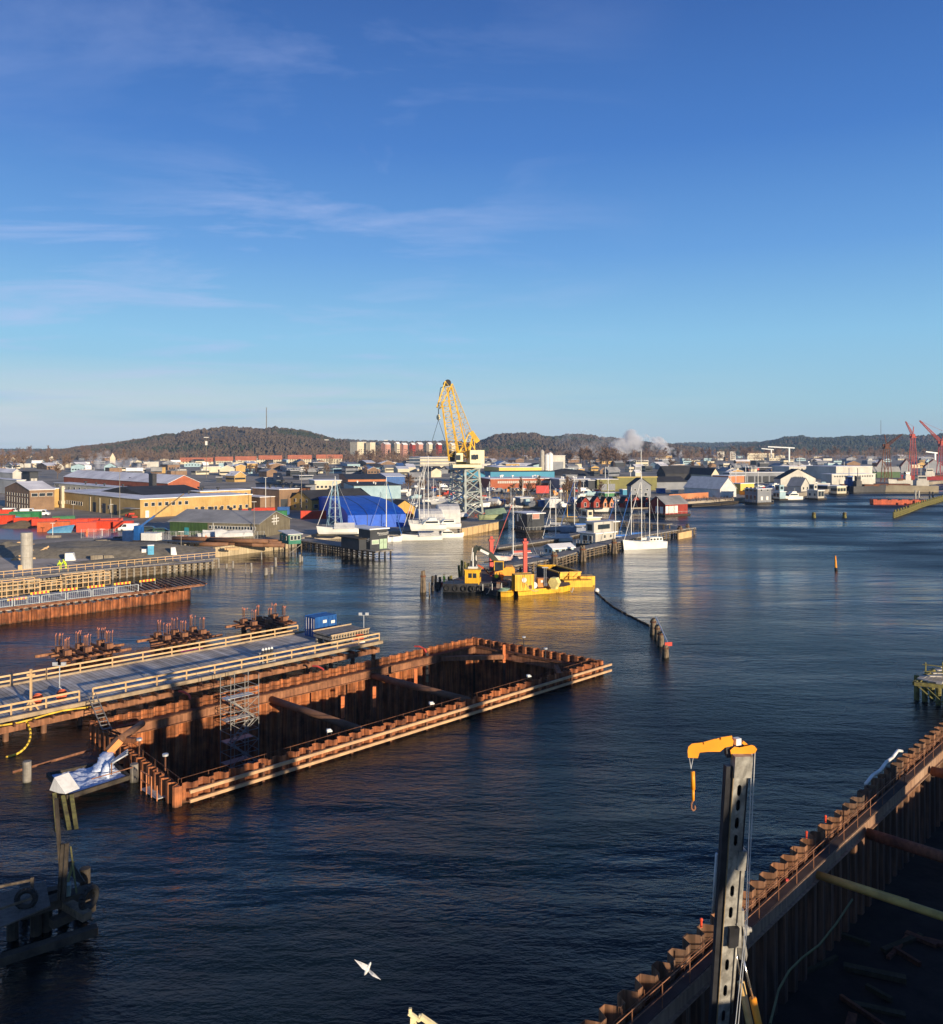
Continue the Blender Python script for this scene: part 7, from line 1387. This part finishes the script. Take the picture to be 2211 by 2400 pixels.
# ---------------- people ----------------
def person(label, loc, rz, top, legs, pose=0, head=True, hat=ORG):
    t = thing('person', label, 'person', loc, rz); me = bpy.data.meshes.new('body')
    ln = .55 if pose == 1 else 0
    V = [(0,0,.95),(0,ln*.3,1.15),(0,ln*.8,1.42),(0,ln*1.0,1.56),(0,ln*1.15,1.72),(-.1,0,.9),(-.12,.02,.5),(-.12,0,.06),(-.12,.14,.03),(.1,0,.9),(.12,.04,.5),(.12,0,.06),(.12,.14,.03),(-.2,ln*.8,1.42),(-.28,ln*.9+.05,1.15),(-.25,ln+.2,.95),(.2,ln*.8,1.42),(.28,ln*.9+.05,1.15),(.25,ln+.2,.95)]
    E = [(0,1),(1,2),(2,3),(3,4),(0,5),(5,6),(6,7),(7,8),(0,9),(9,10),(10,11),(11,12),(2,13),(13,14),(14,15),(2,16),(16,17),(17,18)]
    RR = [.16,.15,.18,.07,.11,.10,.085,.06,.05,.10,.085,.06,.05,.08,.06,.045,.08,.06,.045]
    me.from_pydata(V, E, []); o = bpy.data.objects.new('body', me); C.objects.link(o); md = o.modifiers.new('s','SKIN'); me.skin_vertices or me.attributes
    for i, sv in enumerate(me.skin_vertices[0].data): sv.radius = (RR[i],RR[i])
    me.skin_vertices[0].data[0].use_root = True; o.modifiers.new('u','SUBSURF').levels = 1; dg = bpy.context.evaluated_depsgraph_get(); ev = o.evaluated_get(dg); m2 = bpy.data.meshes.new_from_object(ev); o.modifiers.clear(); o.data = m2; m2.materials.clear(); m2.materials.append(legs); o.parent = t
    b = MB(); b.loft([[Vector((math.cos(a)*w_,math.sin(a)*w_*.8+y,z)) for a in [6.283*i/10 for i in range(10)]] for z,w_,y in ((.85,.19,0),(1.1,.21,ln*.3),(1.35,.25,ln*.7),(1.48,.16,ln*.9))]); part('jacket', b, top, t, smooth=True)
    for s in (-1,1): b = MB(); b.tube((s*.2,ln*.8,1.42),(s*.29,ln*.9+.05,1.14),.09,7); b.tube((s*.29,ln*.9+.05,1.14),(s*.26,ln+.2,.97),.07,7); part('sleeve', b, top, t)
    b = MB(); b.ball((0,ln*1.15,1.79),.13,.14,.09,10,6); part('helmet', b, hat, t); return t
HIV = mat('hi_vis_yellow', (.62,.80,.04), .6, var=.1); HIO = mat('hi_vis_orange', (.95,.20,.02), .6, var=.1); DKT = flat('dark_trousers', (.03,.03,.05)); 
person('worker in yellow hi-vis bending over the quay edge, left of two', W(142,1336,LZ+.2), R(190), HIV, HIV, 1, hat=HIV); person('worker in yellow hi-vis bending over the quay edge, right of two', W(155,1333,LZ+.2), R(160), HIV, HIV, 1, hat=HIV)
person('worker in orange hi-vis walking before the green shed', W(483,1272,LZ), R(30), HIO, HIO, 0); person('worker in orange hi-vis beside the wet road fence', W(204,1258,LZ), 0, HIO, HIO, 0, hat=YEL)
# ================= dredging barge group =================
def boxbarge(label, corners, z0, z1, m, deckm, name='pontoon'):
    t = thing(name, label, 'barge'); ps = [W(*c) for c in corners]; b = MB(); n = len(ps); lo = [p+(sum(ps,Vector())/n-p)*.04+Vector((0,0,z0)) for p in ps]; hi = [p+Vector((0,0,z1)) for p in ps]; b.add(lo+hi,[tuple(range(n)),tuple(range(2*n-1,n-1,-1))]+[(i,(i+1)%n,n+(i+1)%n,n+i) for i in range(n)]); part('hull', b, m, t); b = MB(); hi2 = [p+(sum(ps,Vector())/n-p)*.05+Vector((0,0,z1+.012)) for p in ps]; b.add(hi2,[tuple(range(n))]); part('deck', b, deckm, t); return t
RDK = mat('rusty_deck', (.22,.12,.08), .9, col2=(.12,.075,.055), scale=.8)
boxbarge('yellow pontoon with rusty deck in front of the dredger', [(1214,1397),(1322,1388),(1338,1384),(1336,1374),(1205,1378)], -.5, .95, YEL, RDK); boxbarge('small bright yellow float between tug and pontoon', [(1174,1399),(1198,1399),(1206,1393),(1196,1388),(1172,1389)], -.5, 1.0, YEL, YEL)
boxbarge('black main pontoon carrying the excavator', [(1060,1372),(1165,1398),(1212,1384),(1215,1352),(1130,1346)], -.5, 1.0, BLKP, RDK)
tb_ = thing('work_tug','black work boat with a yellow wheelhouse and tyre fenders','tug',W(1105,1386),R(-8)); part('hull', hull(9.5,3.6,1.5,sheer=.15), BLKP, tb_); b = MB(); b.box((.3,0,1.4),(2.5,2.2,2.4)); b.box((.3,0,3.8),(2.8,2.5,.12)); wh = part('wheelhouse', b, YEL, tb_); b = MB(); 
for x in (-.35,.45): b.box((.3+x,-1.12,2.5),(.6,.06,.8))
b.box((1.56,0,2.5),(.06,1.4,.8)); part('window', b, GLASS, wh); b = MB(); b.tube((.3,0,3.9),(.3,0,6.8),.12,6); b.box((.3,0,4.0),(1.6,.8,.3)); b.bar((.3,-.8,5.4),(.3,.8,5.4),.12); part('mast', b, WTRIM, tb_); 
for k in range(6):
    b = MB(); x = -4.0+k*1.5
    for q in range(12): a1,a2=6.283*q/12,6.283*(q+1)/12; b.tube((x+.42*math.cos(a1),-1.85+.15*abs(k-2.5)*.4,.75+.42*math.sin(a1)),(x+.42*math.cos(a2),-1.85+.15*abs(k-2.5)*.4,.75+.42*math.sin(a2)),.14,5)
    part('tyre_fender', b, BLACK, tb_)
SPR = mat('spud_red', (.62,.10,.07), .6, col2=(.5,.08,.06), scale=.5, streak=.2)
for i,(u,vt) in enumerate(((1152,1262),(1231,1265))):
    p = W(u,1362+2*i,0); p.z = -.5; h = (1362-vt)*p.y/FP; b = MB(); b.box((0,0,0),(.7,.7,h)); b.box((0,0,h),(1.0,1.0,.4)); b.box((0,0,h+.5),(.5,.5,.4)); solo('spud_pole', b, SPR, ['tall red spud pole left of the excavator cab','tall red spud pole above the yellow container'][i], 'spud pole', p, R(10))
yc = container('square yellow machine container with a round white badge', W(1226,1382,.95), R(12), YEL, 3.3, 2.2, 2.7, door=False); b = MB(); b.tube((-.1,-1.13,1.8),(-.1,-1.19,1.8),.42,18); part('badge', b, WHITE, yc); b = MB(); b.box((1.0,-1.14,.3),(.5,.06,.6)); part('hatch', b, RUSTD, yc)
t = thing('generator','orange generator box with pale fittings on the yellow pontoon','generator',W(1272,1376,.95),R(10)); b = MB(); b.box((0,0,.1),(2.0,1.4,1.5)); part('body', b, mat('generator_orange',(.60,.24,.06),.6), t); b = MB(); b.box((-.3,-.72,.9),(.4,.05,.4)); b.box((.5,-.72,.3),(.5,.05,.5)); part('panel', b, WHITE, t)
b = MB(); 
for s in (-.15,.15): b.tube((s,0,0),(s,0,3.0),.04,5)
b.box((0,0,3.0),(1.0,.5,.1)); solo('lamp_mast', b, GALV, 'twin-rod lamp mast above the orange generator', 'mast', W(1278,1374,2.4))
b = MB(); b.tube((-.6,0,1.1),(.6,0,1.1),.95,6); b.tube((.6,0,1.1),(.62,0,1.1),.3,8); b.box((0,0,.0),(1.0,.9,.3)); solo('fuel_tank', b, mat('cream_yellow_tank',(.85,.68,.25),.5), 'pale yellow hexagonal drum on the pontoon', 'drum', W(1300,1380,.95), R(60)); b = MB(); b.tube((0,-.5,.8),(0,.4,.8),.55,14); solo('fuel_tank', b, WHITE, 'round white tank end beside the yellow container', 'tank', W(1251,1382,.95), R(10))
# excavator
ex = thing('excavator','orange excavator with black boom reaching left on the barge','excavator',W(1181,1362,1.0),R(0)); P0 = W(1181,1362,1.0); eD = P0.y
def E(u,v,dd=0): return WD(u,v,eD+dd)-P0
b = MB(); 
for y in (-1.2,1.2): b.box((0,y,0),(4.2,.7,.95))
b.box((0,0,.4),(2.2,2.0,.9)); part('undercarriage', b, BLKP, ex); b = MB(); b.prism([(E(1159,0).x,1.2),(E(1206,0).x,1.2),(E(1206,0).x,E(0,1332).z),(E(1200,0).x,E(0,1326).z),(E(1186,0).x,E(0,1326).z),(E(1176,0).x,E(0,1334).z),(E(1159,0).x,E(0,1338).z)],-1.4,1.4,Matrix(((1,0,0),(0,0,1),(0,1,0)))); part('engine_body', b, mat('excavator_orange',(.85,.38,.05),.5,col2=(.7,.3,.04),scale=1), ex)
b = MB(); b.box((E(1169,0).x,-.9,E(0,1334).z),(1.6,1.2,1.5)); cb = part('cab', b, GLASS, ex); b = MB(); cx_ = E(1169,0).x
for x in (-.8,.8):
    for y in (-1.5,-.3): b.bar((cx_+x,y,E(0,1334).z),(cx_+x,y,E(0,1334).z+1.5),.12,up=(1,0,0))
b.box((cx_,-.9,E(0,1334).z+1.5),(1.8,1.4,.12)); part('cab_frame', b, YEL, cb)
BOOMM = mat('boom_dark_green', (.05,.055,.045), .5, col2=(.035,.04,.03), scale=1); b = MB(); b.bar(E(1172,1326),E(1150,1300),.55,.9); b.bar(E(1151,1300),E(1122,1284),.5,.85); b.bar(E(1123,1286),E(1114,1281),.5,.7); bo = part('boom', b, BOOMM, ex); 
b = MB(); b.bar(E(1146,1299,-.35),E(1126,1289,-.35),.06,.45); part('white_panel', b, WHITE, bo); b = MB(); b.bar(E(1116,1281),E(1110,1304),.45,.7); b.bar(E(1110,1304),E(1109,1320),.4,.5); part('stick', b, BOOMM, ex); b = MB(); b.tube(E(1108,1284,-.3),E(1105,1316,-.3),.07,6); b.tube(E(1116,1302,-.3),E(1118,1348),.10,6); part('hose_line', b, WTRIM, ex); b = MB(); b.prism([(-.6,0),(.5,0),(.7,.9),(.2,1.3),(-.6,.9)],-.5,.5,Matrix(((1,0,0),(0,0,1),(0,1,0))),E(1110,1327)); part('bucket', b, BLKP, ex); b = MB(); b.bar(E(1120,1324,1),E(1137,1334,1),.3,.3); b.bar(E(1137,1334,1),E(1146,1345,1),.2,.2); part('link_arm', b, REDO, ex); b = MB(); b.tube(E(1135,1318,0),E(1165,1315,0),.12,6); b.tube(E(1145,1340),E(1160,1330),.3,8); part('cylinder', b, BLKP, ex)
# hopper barge
hb = thing('hopper_barge','open yellow hopper barge with dark hold','barge'); cs_ = [W(1340,1376),W(1372,1373),W(1338,1352),W(1262,1346),W(1262,1356)]
A1,B1,C1,D1 = W(1312,1372),W(1361,1370),W(1304,1353),W(1260,1354)
for p,q in ((A1,B1),(B1,C1),(C1,D1),(D1,A1)): b = MB(); b.bar(p+Vector((0,0,.9)),q+Vector((0,0,.9)),.35,2.9); part('side_wall', b, YEL if (p,q) in ((A1,B1),) else DKRF, hb)
for p,q in ((A1,B1),(C1,D1)): b = MB(); b.bar(p+Vector((0,0,2.3)),q+Vector((0,0,2.3)),.8,.25); part('rim', b, YEL, hb)
b = MB(); b.bar(B1+Vector((0,0,2.3)),C1+Vector((0,0,2.3)),.4,.2); b.bar(D1+Vector((0,0,2.3)),A1+Vector((0,0,2.3)),.4,.2); part('rim', b, YEL, hb); b = MB(); b.add([p+Vector((0,0,.6)) for p in (A1,B1,C1,D1)],[(0,1,2,3)]); part('hold_floor', b, DKRF, hb)
b = MB(); p = W(1354,1376); b.box((p.x,p.y+1.2,-.3),(5.2,2.6,1.5),R(8)); b.box((p.x-1.0,p.y+2.0,-.3),(.6,.5,2.8),R(8)); b.box((p.x+1.9,p.y+3.2,-.3),(2.8,2.4,1.9),R(8)); part('stern_block', b, YEL, hb); b = MB(); 
for s in (-1,1): b.bar(A1+Vector((.6,-.3,.9)),A1.lerp(B1,.5)+Vector((0,-.3,2.2)),.2)
part('brace', b, YEL, hb); b = MB(); b.bar(A1.lerp(B1,.5)+Vector((0,-.3,.9)),A1.lerp(B1,.9)+Vector((0,-.3,2.2)),.2); part('brace', b, YEL, hb); b = MB(); b.add([D1+Vector((0,-.4,2.5)),C1+Vector((-.3,-.4,2.5)),D1.lerp(C1,.45)+Vector((0,-1.6,1.2))],[(0,1,2)]); part('gusset', b, YEL, hb)
def deck_rail(root, pts, h=1.0):
    b = MB()
    for i in range(len(pts)-1):
        for hh in (.5,1.0): b.tube(pts[i]+Vector((0,0,hh*h)), pts[i+1]+Vector((0,0,hh*h)), .025, 4)
        n_ = max(1,int((pts[i+1]-pts[i]).length/1.2))
        for k in range(n_+1): c = pts[i].lerp(pts[i+1],k/n_); b.tube(c, c+Vector((0,0,h)), .03, 4)
    part('deck_rail', b, BLKP, root)
deck_rail(hb, [B1+Vector((0,0,2.4)), C1+Vector((0,0,2.4)), D1+Vector((0,0,2.4))]); deck_rail(hb, [W(1345,1380)+Vector((0,0,1.2)), W(1376,1377)+Vector((0,0,1.2))])
deck_rail(tb_, [Vector((-4.2,-1.5,1.4)),Vector((-1.6,-1.75,1.45))],.8); deck_rail(ex, [E(1184,1326),E(1203,1330)],.9)
for i,(p,q,lab) in enumerate(((W(1338,1384,.9),W(1344,1378,1.2),'short mooring rope between pontoon and hopper barge'),(W(1152,1364,6.5),W(1140,1392,.9),'slack cable from the red spud down to the tug'),(W(1231,1366,7.0),W(1262,1384,1.0),'stay cable from the red spud to the yellow pontoon'))):
    b = MB(); n_ = 8; b.path([p.lerp(q,k/n_)-Vector((0,0,.5*math.sin(math.pi*k/n_))) for k in range(n_+1)], .045, 5); solo('rope', b, GALV, lab, 'rope')
# deck clutter
r = random.Random(12); b = MB()
for k in range(70): c = W(r.uniform(1165,1215),r.uniform(1358,1380),1.0); b.box(c,(r.uniform(.2,.9),r.uniform(.2,.6),r.uniform(.15,.7)),r.uniform(0,3))
solo('rubble', b, mat('deck_rubble',(.30,.24,.19),.9,col2=(.14,.1,.08),scale=2), 'heap of blocks and scrap on the barge deck', 'rubble', kind='stuff')
b = MB(); b.prism([(-.9,.9),(.9,.9),(.6,0),(-.6,0)],-.6,.6,Matrix(((1,0,0),(0,0,1),(0,1,0)))); solo('tipping_skip', b, RUSTP, 'brown tapered skip on the barge deck', 'skip', W(1176,1376,1.0)); b = MB()
for k in range(4):
    for q in range(14): a1,a2=6.283*q/14,6.283*(q+1)/14; b.tube((.8*math.cos(a1)+k*.15,.5*math.sin(a1),.1+k*.12),(.8*math.cos(a2)+k*.15,.5*math.sin(a2),.1+k*.12),.06,4)
solo('hose_coil', b, mat('pale_green_hose',(.22,.32,.24),.6), 'pale green coiled hose on the barge deck', 'hose', W(1178,1386,1.0)); b = MB()
for k in range(3): c = W(1176-k*22,1382+k*1,1.0); b.tube(c,c+Vector((0,0,1.1)),.05,6)
solo('bollard_posts', b, WTRIM, 'thin pale posts along the barge edge', 'posts', kind='stuff')
person('worker in red standing behind the tug wheelhouse', W(1101,1362,1.4), 0, RED, DKT); person('worker in green-yellow hi-vis on the barge deck', W(1164,1366,1.0), 0, HIV, DKT); person('worker in orange suit on the barge deck', W(1177,1366,1.0), 0, HIO, HIO); person('worker in yellow hi-vis standing in the red dinghy', W(1041,1370,.4), R(-60), HIV, HIV)
t = thing('dinghy','small red dinghy among the old piles','boat',W(1043,1370),R(15)); part('hull', hull(3.4,1.3,.45), RED, t)
r = random.Random(2)
for k,(u,v) in enumerate(((1012,1378),(1016,1384),(1020,1372),(1025,1380),(1031,1374),(1052,1364),(1058,1366),(1082,1358),(1088,1354),(1092,1356),(1078,1352),(1098,1352))):
    b = MB(); b.tube((0,0,-1),(r.uniform(-.2,.2),0,r.uniform(.8,2.2)+(1.4 if k > 6 else 0)),.24,7); solo('old_pile', b, DARKW if k < 5 else MOSSW, 'old rotten pile in the cluster by the red dinghy' if k < 7 else 'old mossy pile behind the tug', 'pile', W(u,v), group='old piles by the red dinghy' if k < 7 else 'old piles behind the tug')
# ---------------- smoke ----------------
def smoke(label, pts, seed, dens, col=(.97,.97,.99), ns=.035):
    b = MB(); r = random.Random(seed)
    for (u,v,rad,d_) in pts:
        c = WD(u,v,d_); rad *= 1.3
        for k in range(5): o = Vector((r.uniform(-1,1),r.uniform(-.6,.6),r.uniform(-.7,.7)))*rad*.6; b.ball(c+o,rad*r.uniform(.5,.8),None,None,12,8)
    m = bpy.data.materials.new('smoke_vapour'); m.use_nodes = True; N = m.node_tree.nodes; N.remove(N['Principled BSDF']); pv = N.new('ShaderNodeVolumePrincipled'); pv.inputs['Color'].default_value = (*col,1)
    tc = N.new('ShaderNodeTexCoord'); n = N.new('ShaderNodeTexNoise'); n.inputs['Scale'].default_value = ns; n.inputs['Detail'].default_value = 5; m.node_tree.links.new(tc.outputs['Object'], n.inputs[0]); mr = N.new('ShaderNodeMapRange'); mr.inputs[1].default_value = .46; mr.inputs[2].default_value = .72; mr.inputs[4].default_value = dens; m.node_tree.links.new(n.outputs['Fac'], mr.inputs[0]); m.node_tree.links.new(mr.outputs[0], pv.inputs['Density']); m.node_tree.links.new(pv.outputs[0], N['Material Output'].inputs['Volume'])
    o = bpy.data.objects.new('smoke', b.mesh('smoke', m)); C.objects.link(o); tag(o, label, 'smoke', kind='stuff')
smoke('white steam plume drifting left from the far works', [(1592,1068,3,1650),(1583,1065,6,1650),(1572,1060,8,1650),(1560,1055,10,1650),(1548,1050,12,1650),(1535,1044,14,1650),(1522,1036,17,1650),(1505,1030,15,1650),(1494,1038,18,1650),(1478,1046,17,1650),(1462,1054,17,1650),(1446,1056,14,1650)], 1, .22)
smoke('thin blue smoke trailing left of the steam plume', [(1425,1050,22,1650),(1395,1044,22,1650),(1360,1040,20,1650),(1320,1044,18,1650)], 6, .02)
smoke('small second steam wisp beside the large plume', [(1597,1068,4,1650),(1588,1062,6,1650)], 4, .2, ns=.08)
smoke('low steam cloud over the left industrial halls', [(345,1098,3,900),(325,1092,5,900),(305,1086,6,900),(286,1092,7,900),(262,1100,8,900),(240,1088,10,900),(235,1078,8,900)], 2, .16, ns=.11)
# labels of look-alikes: tell them apart by their order across the view
def _num(n):
    o = ['','first','second','third','fourth','fifth','sixth','seventh','eighth','ninth','tenth','eleventh','twelfth']
    return o[n] if n < len(o) else str(n)+('st' if n%10==1 and n!=11 else 'nd' if n%10==2 else 'rd' if n%10==3 else 'th')
bpy.context.view_layer.update(); _same = {}
for o in C.objects:
    if o.parent is None and o.get('label') and o.get('category'): _same.setdefault(o['label'], []).append(o)
for l_, os_ in _same.items():
    if len(os_) > 1:
        os_.sort(key=lambda q: q.location.x/max(1, q.location.y))
        for i, q in enumerate(os_): q['label'] = l_+', '+_num(i+1)+' of '+str(len(os_))+' from left'
for p_ in pc+protos+ep:
    if p_.location.z < -20 or p_.location.length < .1:
        for ch in list(p_.children_recursive): bpy.data.objects.remove(ch)
        bpy.data.objects.remove(p_)
# ---------------- haze ----------------
hz = MB(); hz.box((0, 3300, -9), (14600, 7800, 190))
hm = bpy.data.materials.new('thin_air_haze'); hm.use_nodes = True; hn = hm.node_tree.nodes; hn.remove(hn['Principled BSDF'])
pv = hn.new('ShaderNodeVolumePrincipled'); pv.inputs['Color'].default_value = (.42,.64,1.0,1); pv.inputs['Density'].default_value = HAZE; pv.inputs['Anisotropy'].default_value = .0
hm.node_tree.links.new(pv.outputs[0], hn['Material Output'].inputs['Volume'])
ho = bpy.data.objects.new('haze', hz.mesh('haze', hm)); C.objects.link(ho); ho['kind'] = 'stuff'; ho['label'] = 'thin pale haze fading the far hills'; ho['category'] = 'haze'
